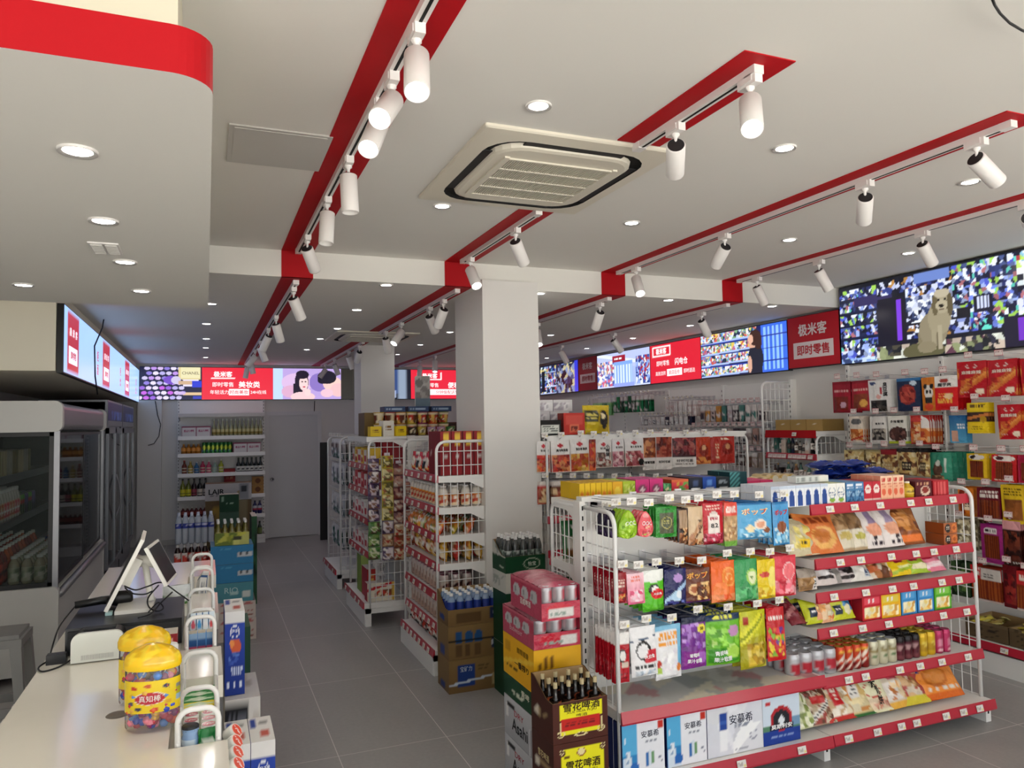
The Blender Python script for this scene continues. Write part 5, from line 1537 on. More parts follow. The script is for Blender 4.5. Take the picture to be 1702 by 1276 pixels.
lean_row([
    ((1322, 1350, 1018, 1036), 'sausage_pack', 'small dark red roll pack at the bay edge', 'pillow', [F('7a2430'), ('d', .3, .3, .08, 'c08080')], [], 1, 1.0),
    ((1349, 1378, 1004, 1032), 'crisp_pack', 'lime and yellow biscuit pack, left one', 'pillow', [F('c8d030'), ('r', .25, .25, .6, .6, '203048'), ('s', .3, .35, .55, .5, 1, 'ffffff'), ('c', .6, .1, 1, .9, 10, ['f0d890', 'e8a880', 'f4f0d8'])], [], 4),
    ((1372, 1397, 1002, 1030), 'crisp_pack', 'peach coloured biscuit pack', 'pillow', [F('e8b088'), ('c', .1, .1, .9, .9, 14, ['f0d0a8', 'd87848', 'e8e0c0', 'f0b070'])], [], 4),
    ((1391, 1430, 998, 1027), 'crisp_pack', 'lime and yellow biscuit pack with a blue corner', 'pillow', [F('d0d434'), ('r', .15, .2, .42, .55, '203048'), ('s', .2, .3, .38, .45, 1, 'ffffff'), ('e', .78, .6, .3, .3, '4a90c8'), ('e', .68, .35, .16, .2, 'f0e8c0')], [], 4),
], 3.09, .648, wt, FG, tilt=.5, room=.13)
# ---- shelf five: cans
wt = 'front unit can shelf'
rc = lambda p0, p1, y: abs(pt(p1, 1090, 'y', 3.11)[0] - pt(p0, 1090, 'y', 3.11)[0]) / 2
cans = [((1308, 1388), 4, 'drink_can', 'grey and white drink can', [F('c4c4c8'), ('r', 0, .15, 1, .25, '8a8a90'), ('r', .1, .3, .45, .62, 'b82838'), ('e', .3, .25, .1, .08, 'c83848'), ('r', .6, .3, .9, .6, 'b8505c')], 'b4b4ba'),
        ((1388, 1441), 4, 'drink_can', 'red and orange drink can', [F('c8401c'), ('r', 0, 0, 1, .32, '8a1c18'), ('d', .3, 1.2, .08, 'f0e0d0'), ('d', .0, 1.2, .05, 'f0e0d0'), ('e', .25, .8, .16, .1, 'e8b040')], 'c89830'),
        ((1443, 1488), 3, 'drink_can', 'cream drink can', [F('d0ccb0'), ('r', .1, .5, .4, .6, '9a8a58'), ('e', .25, .34, .08, .06, '5a7a48'), ('s', .12, .66, .4, .8, 2, '8a7a50')], 'b8bcc4'),
        ((1488, 1526), 3, 'drink_can', 'dark maroon drink can', [F('5a1c2c'), ('c', 0, .05, 1, .6, 20, ['4a1420', '8a4850', 'b89090', '6a2030']), ('r', 0, .8, 1, 1, '1c1418')], '18161a'),
        ((1526, 1552), 2, 'drink_can', 'golden yellow drink can', [F('d8b020'), ('r', 0, .2, 1, .5, 'b89018'), ('e', .25, .55, .12, .12, 'f0d860')], 'd8c038'),
        ((1553, 1577), 2, 'drink_can', 'pink drink can', [F('b83060'), ('e', .25, .5, .16, .2, 'e090a8'), ('s', .1, .1, .45, .25, 1, 'f0c8d0')], 'b84870')]
for (p0, p1), n, nm, desc, ops, lid in cans:
    x0, x1 = pt(p0, 1100, 'y', 3.13)[0], pt(p1, 1085, 'y', 3.13)[0]
    r = (x1 - x0) / n / 2 * .96
    h = .405 + .125
    me = can_mesh(nm, r, .128, ops, lid)
    for k in range(n):
        for j in range(4):
            x = x0 + (x1 - x0) * (k + .5) / n
            if desc.startswith('grey') and j == 0 and k == 0:
                pass
            put(me, nm, ('%s in front row, %s of its kind from left, %s' % (desc, ORD[k], wt)) if j == 0 else 'can behind the front %s, %s' % (desc, wt), 'can',
                (x, 3.10 + r + j * (2 * r + .002), .402), (0, 0, random.Random(k * 7 + j + p0).uniform(-.7, .7)), None if j == 0 else '%ss behind the front row' % desc)
# ---- base shelf: big snack bags
wt = 'front unit base shelf'
lean_row([
    ((1329, 1366, 1122, 1208), 'noodle_bag', 'clear bag of pale green noodles', 'pillow', [F('c8cca0'), ('c', .05, .03, .95, .9, 90, ['e8e8c8', 'a8b070', 'd8dca8', '889850', 'f0f0dc'])], [], 2),
    ((1352, 1400, 1124, 1200), 'dried_snack_bag', 'clear bag of dried beans with a red and white label', 'pillow', [F('b8a890'), ('c', .05, .03, .95, .95, 80, ['c8b090', '8a6048', 'e0d0b8', 'a04840', '6a4030']), ('r', .3, .45, .75, .6, 'c83030'), ('d', .05, .45, .07, 'ece8e0'), ('d', .05, .45, .02, '303030')], [], 2),
    ((1385, 1438, 1118, 1192), 'dried_snack_bag', 'clear snack bag with a tall red label', 'pillow', [F('d0c0a0'), ('c', .05, .1, .95, .95, 50, ['e0d4b8', 'c8a880', 'f0e8d8']), ('r', .22, .3, .5, .85, 'c82028'), ('r', 0, 0, 1, .1, 'c83028'), ('s', .28, .4, .44, .8, 5, 'f4e8d8')], [], 2),
    ((1406, 1466, 1110, 1182), 'rice_cracker_bag', 'cream cracker bag with a white label and green foot', 'pillow', [F('dcc48c'), ('c', .05, .1, .95, .95, 26, ['e8d8a8', 'c8a868', 'f0e4c0', 'd89048']), ('r', .38, .4, .62, .8, 'f0ece4'), ('s', .42, .45, .58, .76, 4, '141414'), ('r', 0, 0, 1, .07, '2a6a30'), ('r', 0, .9, 1, 1, 'c87828')], [], 2),
    ((1447, 1493, 1098, 1173), 'rice_cracker_bag', 'cream bag with a big black brush character', 'pillow', [F('e8e4c0'), ('o', .45, .5, .3, .18, 'c83028', .75), ('c', .1, .05, .9, .3, 22, ['d8a088', 'c87860', 'e8d0b0']), ('e', .48, .62, .2, .1, 'e8e4c0')], [('大', .55, .64, .22, '141414', .05), ('青饼', .6, .36, .2, '202020', .03, .2, 1)], 2),
    ((1484, 1527, 1094, 1166), 'biscuit_bag', 'white and orange twist biscuit bag', 'pillow', [F('d8c8b0'), ('c', .1, .2, .9, .6, 20, ['e8b070', 'f0d8b0', 'c87838', 'ece4dc']), ('r', 0, 0, 1, .16, 'e8b040'), ('e', .5, .75, .3, .12, 'b84858'), ('r', .1, .88, .9, .98, 'c8b8a8')], [], 2),
    ((1508, 1556, 1092, 1160), 'biscuit_bag', 'clear biscuit bag with a lemon foot', 'pillow', [F('c8b090'), ('c', .1, .2, .9, .7, 26, ['d8b080', 'a87848', 'e8d8c0', 'b84840']), ('r', 0, 0, 1, .2, 'd8c838'), ('e', .45, .75, .26, .1, 'c84858')], [], 2),
    ((1534, 1611, 1082, 1152), 'cake_bag', 'big orange round cake bag at the end', 'pillow', [F('ec9038'), ('e', .5, .5, .24, .24, 'c06820'), ('e', .5, .53, .2, .18, 'd88838'), ('e', .18, .78, .12, .12, '28408c'), ('e', .18, .8, .08, .07, 'e0503c'), ('r', .3, .74, .85, .90, 'f0b860'), ('r', 0, 0, 1, .14, 'e06c20'), ('v', .1, .17, .9, .27, 5, 'e8e0d0')], [('大鸡蛋', .58, .82, .12, 'c83020', .04, .5)], 2),
], 3.05, .138, wt, FG, tilt=.6, room=.205)
# ================================================================== GOODS ON THE RIGHT WALL
BR = ['5a2414', '7a3018', '8a3c1c', '4a1c10', '9a4a20']
strip = lambda fr, u0=.16, v0=.08, u1=.84, v1=.72: [F(fr), ('r', u0, v0, u1, v1, '5a2010'), ('v', u0, v0, u1, v1, 7, '8a3a18')]
wv = 5.02
BIGR = [F('c01824'), ('e', .5, .86, .2, .06, 'e8d0c8'), ('e', .5, .86, .16, .045, 'c01824'), ('d', .05, .55, .05, 'd87830'), ('d', .14, .55, .04, 'e89848'), ('d', .24, .55, .03, 'c86428'), ('c', .1, .3, .5, .5, 12, ['d86030', 'b02820', 'e08838']), ('e', .76, .16, .15, .09, 'f0e0c8'), ('s', .08, .1, .4, .16, 1, 'e8b0a0')]
tb = [('麻辣麻辣', .5, .69, .10, 'f4e8d8', .03, .66)]
hang_row([
    ((1590, 1640, 600, 660), 'spicy_snack_bag', 'large red snack bag with oval badge, left one', 'flat', BIGR, tb, 3),
    ((1641, 1691, 597, 658), 'spicy_snack_bag', 'large red snack bag with oval badge, right one', 'flat', BIGR, tb, 4),
    ((1696, 1742, 594, 655), 'spicy_snack_bag', 'large red snack bag cut by the picture edge', 'flat', BIGR, tb, 3),
], 'x', wv, (GR,), None, 'right wall top row', tg=TAGF)
wt = 'right wall second row'
hang_row([
    ((1381, 1411, 634, 686), 'jerky_bag', 'red drawstring meat snack bag, left one', 'pouch', [F('a0182a'), ('r', .1, .1, .9, .5, '7a2418'), ('e', .65, .25, .16, .1, 'c8a0b0'), ('s', .1, .62, .9, .75, 1, 'd8a0a0'), ('r', 0, .9, 1, 1, '8a1020')], [], 3),
    ((1413, 1444, 632, 683), 'jerky_bag', 'red drawstring meat snack bag, right one', 'pouch', [F('b01c2c'), ('r', .1, .1, .9, .55, '8a3820'), ('e', .7, .25, .18, .12, 'd8a048'), ('s', .1, .62, .9, .75, 1, 'e0b0a8'), ('r', 0, .9, 1, 1, '901424')], [], 3),
    ((1444, 1479, 631, 685), 'bean_snack_bag', 'white bag with tall black characters and dark cubes', 'flat', [F('e4e2e0'), ('c', .05, .03, .8, .36, 30, ['20201e', '3a3834', '100f0e', '55504a']), ('e', .45, .48, .12, .06, 'e0a8a0'), ('r', .52, .55, .6, .78, 'b02830'), ('e', .2, .9, .14, .05, '3a4a78')], [('臭豆腐', .76, .70, .13, '181818', .04, .2, 1)], 5),
    ((1490, 1529, 628, 683), 'jerky_bag', 'dark blue bag with a red meat window', 'flat', [F('1c2c4c'), ('r', 0, .9, 1, 1, '3878b0'), ('e', .45, .5, .36, .3, '8a2c28'), ('c', .15, .28, .75, .72, 26, ['a83830', '6a1c1c', 'c05040']), ('e', .72, .85, .14, .08, 'c8d8e8')], [], 4),
    ((1531, 1553, 627, 683), 'spicy_snack_bag', 'orange bag printed with a black and white panda', 'flat', [F('d88028'), ('e', .55, .56, .34, .2, 'ece8e0'), ('e', .3, .74, .14, .08, '181818'), ('e', .8, .74, .14, .08, '181818'), ('e', .42, .58, .09, .06, '181818'), ('e', .68, .58, .09, .06, '181818'), ('r', .25, .22, .8, .4, '28241e'), ('e', .5, .12, .34, .1, 'e05030')], [], 3),
    ((1554, 1591, 624, 681), 'konjac_snack_bag', 'white topped bright red bag with gold lettering', 'flat', [F('d81c20'), ('r', 0, .66, 1, 1, 'ece8e4'), ('e', .4, .86, .2, .06, 'b04038'), ('s', .1, .18, .8, .5, 4, 'f0b048'), ('e', .6, .4, .2, .08, 'f4d0a0')], [('魔芋爽', .45, .74, .10, '201818', .04, .6)], 6),
    ((1607, 1643, 669, 720), 'bean_snack_bag', 'yellow bag with a dark brown middle, askew', 'flat', [F('e8c820'), ('r', 0, .36, 1, .70, '3a241c'), ('d', .48, .14, .05, 'c87838'), ('s', .15, .8, .75, .95, 1, '5a4010'), ('e', .75, .45, .16, .1, 'b89020'), ('s', .2, .1, .7, .25, 2, '8a7010')], [], 3),
    ((1657, 1697, 672, 730), 'spicy_snack_bag', 'large red bag with oval badge hung below the others', 'flat', BIGR, tb, 3),
], 'x', wv, (GR,), None, wt, tg=TAGF)
wt = 'right wall third row'
nut = lambda lab: [F('b8a878'), ('c', 0, 0, 1, .95, 60, ['c8a868', 'e0cc90', '8a5c34', 'd8b878', '6a4028', 'f0e0b0']), ('r', .3, .2, .75, .5, lab), ('s', .35, .25, .7, .45, 2, 'c8b890')]
hang_row([
    ((1411, 1435, 692, 735), 'jerky_bag', 'cream pouch with orange meat slices', 'flat', [F('e8dccc'), ('c', .05, .1, .95, .5, 20, ['d89050', 'e8b070', 'c06828']), ('e', .5, .8, .36, .12, '6a6a68'), ('d', .06, .2, .04, 'c04028')], [], 4),
    ((1446, 1474, 692, 737), 'seed_bag', 'white pouch with grey sunflower seeds', 'flat', [F('e4e2dc'), ('c', .1, .12, .95, .55, 40, ['4a4640', '8a847a', '2a2824', 'b8b0a0']), ('s', .3, .66, .9, .76, 1, '3a3a38')], [], 4),
    ((1476, 1506, 691, 737), 'plum_snack_bag', 'white pouch with dark plums and a lime foot', 'flat', [F('e6e4da'), ('b', .08, .14, .95, .55, 22, ['4a2c24', '6a443c', '2c1a18']), ('e', .5, .35, .5, .26, '4a2e28'), ('b', .08, .14, .95, .55, 22, ['4a2c24', '7a5248', '2c1a18']), ('r', 0, 0, 1, .1, 'b8c830')], [('多味葡萄', .5, .80, .1, '202018', .04, .7)], 4),
    ((1512, 1545, 690, 738), 'spicy_noodle_bag', 'red and white pouch with orange noodles', 'flat', [F('b02c28'), ('c', .02, .05, .98, .75, 40, ['d87838', 'e8a060', 'a83820', 'f0c898']), ('r', .55, .55, 1, .98, 'ece4e0'), ('e', .3, .86, .3, .08, 'd04038')], [], 6),
    ((1577, 1605, 690, 736), 'seafood_snack_bag', 'blue seafood snack pouch', 'flat', [F('2878b0'), ('g', '58a8d0', '1c5c94'), ('r', .12, .05, .5, .45, 'd8a890'), ('s', .5, .5, .95, .68, 2, 'f0f4f8')], [], 3),
    ((1401, 1432, 748, 788), 'mixed_nut_bag', 'clear bag of mixed yellow seeds, leftmost', 'pouch', nut('2c2420'), [], 4),
    ((1437, 1461, 749, 788), 'mixed_nut_bag', 'clear bag of mixed seeds with a dark label', 'pouch', nut('382820'), [], 4),
    ((1461, 1488, 747, 790), 'mixed_nut_bag', 'clear peanut bag with a red top', 'pouch', nut('b09060') + [('r', 0, .8, 1, 1, '9a2028')], [], 4),
    ((1488, 1521, 746, 790), 'mixed_nut_bag', 'clear bag of seeds with a round dark label', 'pouch', nut('241c1a') + [('r', 0, .86, 1, 1, '201c1c')], [], 4),
    ((1522, 1544, 746, 792), 'mixed_nut_bag', 'clear bag of pale nuts under a black card', 'pouch', nut('50402c') + [('r', 0, .86, 1, 1, '141212')], [], 4),
    ((1542, 1579, 752, 799), 'nut_pouch', 'teal green nut pouch', 'pouch', [F('3a9478'), ('e', .4, .4, .22, .26, '5a3c2c'), ('e', .42, .62, .12, .1, 'd8dcd0'), ('r', .7, .3, .8, .8, 'd8e8dc'), ('c', .05, .03, .7, .2, 12, ['6a4c38', 'a88860'])], [], 5),
    ((1606, 1640, 754, 797), 'spicy_strip_bag', 'yellow framed bag of brown spicy strips', 'flat', strip('e0b820') + [('e', .5, .87, .4, .10, 'e8e0d8'), ('e', .3, .88, .16, .08, '282020')], [], 4),
    ((1649, 1690, 756, 801), 'spicy_strip_bag', 'red framed bag of brown spicy strips', 'flat', strip('c01c20') + [('e', .5, .87, .45, .11, 'e8e0d8'), ('e', .32, .88, .16, .08, '502028'), ('s', .1, .02, .9, .08, 1, 'f0e8d0')], [], 4),
    ((1692, 1725, 757, 803), 'spicy_strip_bag', 'crimson bag cut by the picture edge', 'flat', strip('a8183c'), [], 3),
], 'x', wv, (GR,), None, wt, tg=TAGF)
wt = 'right wall fourth row'
hang_row([
    ((1590, 1616, 810, 858), 'sausage_pack', 'orange pouch with a tall white lettered label', 'pouch', [F('d87820'), ('c', .05, .1, .5, .9, 10, ['8a2c14', 'c05018', 'e89840']), ('r', .5, .25, .8, .85, 'ecdcc0'), ('s', .54, .3, .76, .8, 6, '2a1810')], [], 4),
    ((1624, 1663, 811, 864), 'spicy_strip_bag', 'dark red topped bag of wide brown strips', 'flat', strip('6a1420', .06, .08, .94, .62) + [('s', .1, .68, .9, .9, 2, 'f0e4dc'), ('r', 0, 0, 1, .06, 'e0d4cc')], [], 4),
    ((1664, 1701, 806, 870), 'tofu_snack_bag', 'yellow framed bag with a brown tofu slab', 'flat', [F('d8b420'), ('r', .12, .08, .88, .62, '8a5024'), ('c', .12, .08, .88, .62, 12, ['8a5024', '9a5c2c', '7a4420']), ('s', .1, .7, .9, .92, 3, '4a3c10')], [], 4),
    ((1584, 1615, 864, 914), 'noodle_bag', 'clear bag of pale cut noodles', 'pouch', [F('a89c80'), ('c', .03, .03, .97, .97, 90, ['d8cca8', '8a7c60', 'f0e8c8', 'b0a480', '6a6048'])], [], 5),
    ((1629, 1667, 872, 936), 'spicy_strip_bag', 'magenta framed bag of brown strips with a white label', 'flat', strip('a02878', .16, .14, .86, .72) + [('r', .18, .76, .75, .9, 'ece4e4'), ('s', .22, .78, .7, .88, 1, '302028')], [], 4),
    ((1667, 1696, 866, 940), 'jerky_bag', 'dark brown meat bag under a pink header', 'flat', [F('3a1814'), ('c', .05, .1, .95, .75, 30, ['5a2418', '2c100c', '7a3420']), ('r', 0, .8, 1, 1, 'd89a9c'), ('s', .5, .04, .9, .1, 1, 'd8d0c8')], [], 4),
    ((1581, 1612, 934, 990), 'seaweed_bag', 'dark green pouch with a framed label', 'flat', [F('2c4428'), ('r', .55, .15, .85, .85, '5a7a3c'), ('s', .6, .25, .8, .75, 5, 'c8d0a0'), ('c', 0, 0, .5, 1, 20, ['3a5430', '1c2c18', '48683c'])], [], 4),
    ((1613, 1664, 942, 1000), 'spicy_strip_bag', 'wide clear bag of long brown strips with a white label', 'flat', [F('7a2c14'), ('v', .02, .06, .98, .62, 9, 'a85020'), ('r', 0, .62, .34, 1, 'c82428'), ('s', .05, .7, .3, .95, 2, 'f0e0d8'), ('r', .34, .62, 1, .94, 'd8d0c8'), ('s', .45, .68, .75, .8, 2, '6a6460'), ('r', 0, 0, 1, .07, 'd8c8c0')], [], 4),
    ((1667, 1690, 940, 1010), 'spicy_strip_bag', 'deep red bag between the wide strip bags', 'flat', [F('6a1018'), ('c', .1, .1, .9, .8, 20, ['8a1c20', '4a0c10', 'a03028'])], [], 4),
    ((1690, 1730, 952, 1018), 'spicy_strip_bag', 'red labelled bag of brown strips at the picture edge', 'flat', [F('8a3418'), ('v', .02, .06, .98, .6, 7, 'a85824'), ('r', 0, .66, 1, 1, 'd03030'), ('s', .1, .74, .9, .92, 2, 'f4e4d8'), ('r', 0, 0, 1, .07, 'e0d0c8')], [], 4),
], 'x', wv, (GR,), None, wt, tg=TAGF)
# open display boxes on the base shelf
for i, (p0, p1) in enumerate(((1606, 1676), (1678, 1735))):
    c, w, z0, z1 = box_at(p0, p1, 1040, 1086, 'x', 5.0)
    me = carton_mesh('display_box', w, .28, .13, [F('5a4a34'), ('o', .5, .5, .3, .36, '2c241a', .8), ('s', .3, .4, .7, .6, 1, '2c241a'), ('c', 0, .85, 1, 1, 6, ['6a5840', '4a3c2a'])], open_top=.12)
    o = put(me, 'display_box', 'open brown cardboard display box on the right wall base shelf, %s' % ('left of two' if i == 0 else 'right of two'), 'box', (5.0 + .14, c, .203), (0, 0, -math.pi / 2))
    rs = random.Random(i)
    for k in range(9):
        me2 = bag_mesh('sachet', .07, .09, .02, [F(rs.choice(['d8c850', 'e0d890', 'c8b860', 'b09850'])), ('s', .2, .4, .8, .7, 2, '8a6a30')], nu=6, nv=6, shape='pillow')
        put(me2, 'snack_sachet', 'pale yellow sachet lying in the %s open cardboard display box, right wall base' % ('left' if i == 0 else 'right'), 'sachet', (5.08 + rs.uniform(-.03, .12), c + rs.uniform(-.08, .08), .30 + k * .004), (1.35, rs.uniform(-.3, .3), rs.uniform(-2, 2)), 'sachets in the %s display box' % ('left' if i == 0 else 'right'))
# ---- cosmetics shelf: bottles and boxes
rs = random.Random(4)
xk = RWX - .36
for zi, z in enumerate((1.425, 1.18, .9)):
    y = 5.155
    k = 0
    while y < 5.72:
        kind = rs.choice('bbbxxt')
        colr = rs.choice(['141416', '2c2426', 'e8e4e0', 'd8ccc0', '3a6a60', '8a5a40', 'e8d8c8', '24304a', 'f0f0ec', '5a4038'])
        w = rs.uniform(.034, .055)
        h = rs.uniform(.10, .17)
        lab = '%s cosmetics item from the near end, %s level of the low wall shelf' % (ORD[min(k, 11)], ('upper', 'middle', 'lower')[zi])
        if kind == 'x':
            me = carton_mesh('cosmetics_box', w, .05, h, [F(colr), ('s', .2, .5, .8, .75, 2, 'c8b8a8'), ('r', 0, 0, 1, .2, rs.choice(['d8c0b0', 'c89878', '8a8a90']))], nf=(6, 10), ns=(2, 2))
            put(me, 'cosmetics_box', lab, 'box', (xk + .03, y + w / 2, z + .001), (0, 0, -math.pi / 2))
        else:
            b, c = bottle_parts(w / 2 * .95, h, colr, [F(rs.choice(['f0ece4', 'd8d0c8', '2a2a2c'])), ('s', .1, .2, .6, .8, 3, '7a6a60')], rs.choice(['e8e8e8', '1a1a1c', 'c8a060']), sh=.6, n=10)
            put(b, 'cosmetics_bottle', lab, 'bottle', (xk + .03, y + w / 2, z + .001), parts=(('cap', c),))
        y += w + .006
        k += 1
# cartons and a white stand on top of it
for k, (a, b) in enumerate(((1306, 1338), (1340, 1366), (1368, 1392))):
    c, w, z0, z1 = box_at(a, b, 693, 716, 'x', 5.08)
    me = carton_mesh('shipping_carton', .195, .25, .105, [F('a88a50'), ('r', .42, .6, .58, .66, 'e0d8c8')], [F('9a7c44')], [F('b09258')], nf=(6, 10))
    put(me, 'shipping_carton', 'plain brown carton on top of the cosmetics shelf, %s from the far end' % ORD[k], 'carton', (5.21, 5.64 - k * .2, 1.637), (0, 0, -math.pi / 2))

# ---- socks, stationery and household packs on the far part of the right wall
def small_packs(y0, y1, z0, z1, n, cols, nm, desc, tagf=True, deep=3, wh='rack'):
    for k in range(n):
        y = y0 + (y1 - y0) * (k + .5) / n
        w = abs(y1 - y0) / n * .82
        r = random.Random(k * 13 + int(z0 * 100))
        cc = r.choice(cols)
        ops = [F(cc), ('r', 0, .72, 1, 1, r.choice(['e8e4e0', 'd8d4d0', cc])), ('c', .1, .1, .9, .65, 10, [cc, r.choice(cols), 'e0dcd8']), ('r', .42, .9, .58, .95, '303030')]
        me = bag_mesh(nm, w, z1 - z0, .02, ops, nu=6, nv=9, shape='flat', seed=k)
        for j in range(deep):
            put(me, nm, '%s, %s from the near end, %s' % (desc, ORD[k] if k < 12 else 'farthest', wh) if j == 0 else 'hidden behind the first %s, %s' % (desc, wh), nm.split('_')[-1], (5.07 + j * .035, y, z1),
                (0, 0, -math.pi / 2), '%ss behind the first, %s' % (desc, wh) if j or k >= 12 else None)
        if y < 9.9:
            hook(GS, GS.location.y - y, -.02, -.315, z1 + .0035, 1, TAGF if tagf else TAGM)


yx = lambda px, x=5.06: pt(px, 690, 'x', x)[1]
small_packs(yx(1268), yx(1162), 1.73, 1.90, 11, ['c8b0a8', '2a2c30', 'e0d8d4', '4a8078', 'd89848', '3a3038', 'b8a8b0'], 'stationery_pack', 'hanging pen pack', wh='upper row of the stationery rack')
small_packs(yx(1270), yx(1150), 1.50, 1.66, 12, ['b8a8a0', '8a7c78', 'd8ccc8', '4a4448', 'c09a8c', '94a09c'], 'stationery_pack', 'small hanging card pack', wh='middle row of the stationery rack')
small_packs(yx(1268), yx(1180), 1.27, 1.42, 8, ['a89888', '6a5c58', 'c8bcb8', '8a6858'], 'stationery_pack', 'brownish hanging pack', wh='lower row of the stationery rack')
small_packs(yx(1157), yx(1104), 1.80, 1.98, 7, ['e8e0dc', 'd8c0bc', 'f0ece8', 'c8b0ac'], 'sock_pack', 'pale pink hanging sock pack', False, wh='white sock rack')
small_packs(yx(1083), yx(1018), 1.87, 2.08, 10, ['0c5a34', '107a44', '0a4428', '188a50'], 'towel_pack', 'dark green hanging towel pack', False, 2, wh='far end of the wall rack')
small_packs(yx(1016), yx(984), 1.84, 2.08, 4, ['78b878', 'a0d890', '5a9a68'], 'towel_pack', 'pale green hanging towel pack', False, 2, wh='far end of the wall rack')
small_packs(yx(1150), yx(1062), 1.70, 1.80, 12, ['f0f0ee', 'd8d8d8', '24283c', 'e8e8e4'], 'battery_card', 'small white blister card', False, 2, wh='middle of the sock rack')
small_packs(yx(1150), yx(1060), 1.52, 1.62, 12, ['d8d8d6', 'b0acaa', 'e8e6e2', '8a8a8c'], 'battery_card', 'small grey blister card', False, 2, wh='lower sock rack')

# ================================================================== MIDDLE UNIT: MEAT POUCHES AND THE THINGS ON TOP
MT = lambda top, mid: [F('ece6dc'), ('c', .04, .02, .96, .55, 40, mid), ('r', 0, .55, 1, 1, top), ('s', .3, .62, .9, .72, 1, '3a3028'), ('e', .5, .84, .18, .06, 'c02c38')]
red = ['c83020', '8a1c14', 'e06838', 'b04028', 'd88850']
wt = 'middle unit hooks'
hang_row([
    ((893, 915, 733, 785), 'meat_snack_pouch', 'white topped pouch of red meat beside the pillar', 'flat', MT('ece8e4', red), [], 4),
    ((916, 947, 732, 785), 'meat_snack_pouch', 'white topped pouch of braised meat, second from the pillar', 'flat', MT('f0ece8', red), [('风干牛肉', .55, .68, .08, '302820', .03, .6)], 4),
    ((948, 980, 729, 784), 'meat_snack_pouch', 'white topped pouch of golden chicken', 'flat', MT('f0ece8', ['d89838', 'b86820', 'e8c068', 'c04828']), [('风干鸡', .55, .68, .08, '302820', .03, .5)], 4),
    ((980, 991, 730, 782), 'meat_snack_pouch', 'narrow dark red pouch edge', 'flat', [F('7a1c18'), ('c', 0, 0, 1, .9, 16, red)], [], 3),
    ((991, 1017, 731, 777), 'meat_snack_pouch', 'white pouch with duck neck print and black characters', 'flat', MT('ece8e4', ['a89080', '6a5048', 'd8ccc0', '8a3c34']) + [('r', .62, .3, .84, .9, 'ece8e4')], [('小鸭腿', .74, .62, .13, '181818', .05, .22, 1)], 4),
    ((1018, 1038, 729, 776), 'meat_snack_pouch', 'white pouch with pink wings', 'flat', MT('ece8e8', ['b86878', 'd8a0a8', '8a3c48', 'e8c8c8']), [], 4),
    ((1039, 1070, 728, 775), 'meat_snack_pouch', 'white pouch with pink meat and a dark bowl', 'flat', MT('ece8e6', ['b86068', 'd8a098', '8a3838', 'e8d8d0']) + [('e', .85, .15, .16, .12, '141414')], [], 4),
    ((1069, 1091, 727, 781), 'meat_snack_pouch', 'pouch of brown meat over a white label', 'flat', [F('e6e2dc'), ('c', .02, .36, .98, 1, 30, ['a85830', '7a3418', 'd89058']), ('s', .1, .18, .9, .28, 1, '302820')], [('好时可滋', .5, .24, .08, '302820', .03, .7)], 4),
    ((1091, 1119, 726, 780), 'meat_snack_pouch', 'pouch of dark red strips over a white label', 'flat', [F('e8e4de'), ('c', .02, .36, .98, 1, 30, ['8a2c20', '5a1814', 'b85840'])], [('好时可滋', .5, .24, .08, '302820', .03, .7)], 4),
    ((1119, 1157, 727, 776), 'meat_snack_pouch', 'wide pouch of purple red strips over a white label', 'flat', [F('e8e4de'), ('r', 0, .34, 1, 1, '401018'), ('c', .02, .4, .98, 1, 40, ['7a2028', '4a1018', 'b06058', '94343a']), ('s', .1, .06, .9, .12, 1, '807870')], [('好时可滋', .5, .22, .09, '302820', .03, .7)], 4),
    ((1156, 1181, 726, 771), 'meat_snack_pouch', 'orange red pouch with a round dark print', 'flat', [F('c03c1c'), ('e', .55, .5, .3, .22, '8a2414'), ('e', .55, .6, .14, .1, 'e8b080'), ('c', 0, 0, 1, .25, 14, ['d87830', '9a2c14', 'e89848'])], [], 4),
    ((1182, 1221, 725, 770), 'meat_snack_pouch', 'wide red pouch at the right end', 'flat', [F('b02418'), ('e', .7, .55, .24, .22, '8a1810'), ('e', .7, .62, .1, .1, 'd89868'), ('r', .2, .1, .38, .8, 'c83c28'), ('s', .22, .15, .36, .75, 5, 'e8c8a0'), ('s', .4, .86, .8, .94, 1, 'f0d8c0')], [], 4),
], 'y', 5.10, (GM,), None, wt)
# second hook row, small packs mostly hidden by the front unit
rows2 = []
for k in range(14):
    rows2.append(((895 + k * 23, 914 + k * 23, 800, 838), 'dried_snack_bag', '%s small bag from the pillar' % (ORD[k] if k < 12 else ('thirteenth', 'last')[k - 12]), 'pouch', [F(['c02c28', '6a3818', 'd8b068', '8a2430', '40802c'][k % 5]), ('c', .1, .1, .9, .7, 12, ['a85030', 'e0c090', '7a3018']), ('r', 0, .8, 1, 1, 'e0d8d0')], [], 2))
hang_row(rows2, 'y', 5.10, (GM,), None, 'middle unit lower hooks', nu=8, nv=8)
top = 1.658
for p, nm, desc, ops, y, d in (((938, 972, 686, 719), 'gift_box', 'red gift box on top of the middle unit', [F('b82c20'), ('r', .08, .5, .92, .9, 'c8483c'), ('r', .3, .1, .7, .45, 'd87050'), ('s', .35, .15, .65, .4, 3, '6a1810')], 5.14, .12),
                               ((893, 932, 698, 720), 'snack_box', 'black box with a white label beside the pillar, on the middle unit', [F('141414'), ('r', .1, .1, .9, .7, 'd8dcd4'), ('s', .15, .2, .85, .6, 3, '303830')], 5.14, .16)):
    c, w, z0, z1 = box_at(*p, 'y', y)
    put(carton_mesh(nm, w, d, z1 - top, ops, [F('8a1c14' if nm == 'gift_box' else '0e0e0e')]), nm, desc, 'box', (c, y + d / 2, top), (0, 0, .12 if nm != 'gift_box' else -.05))
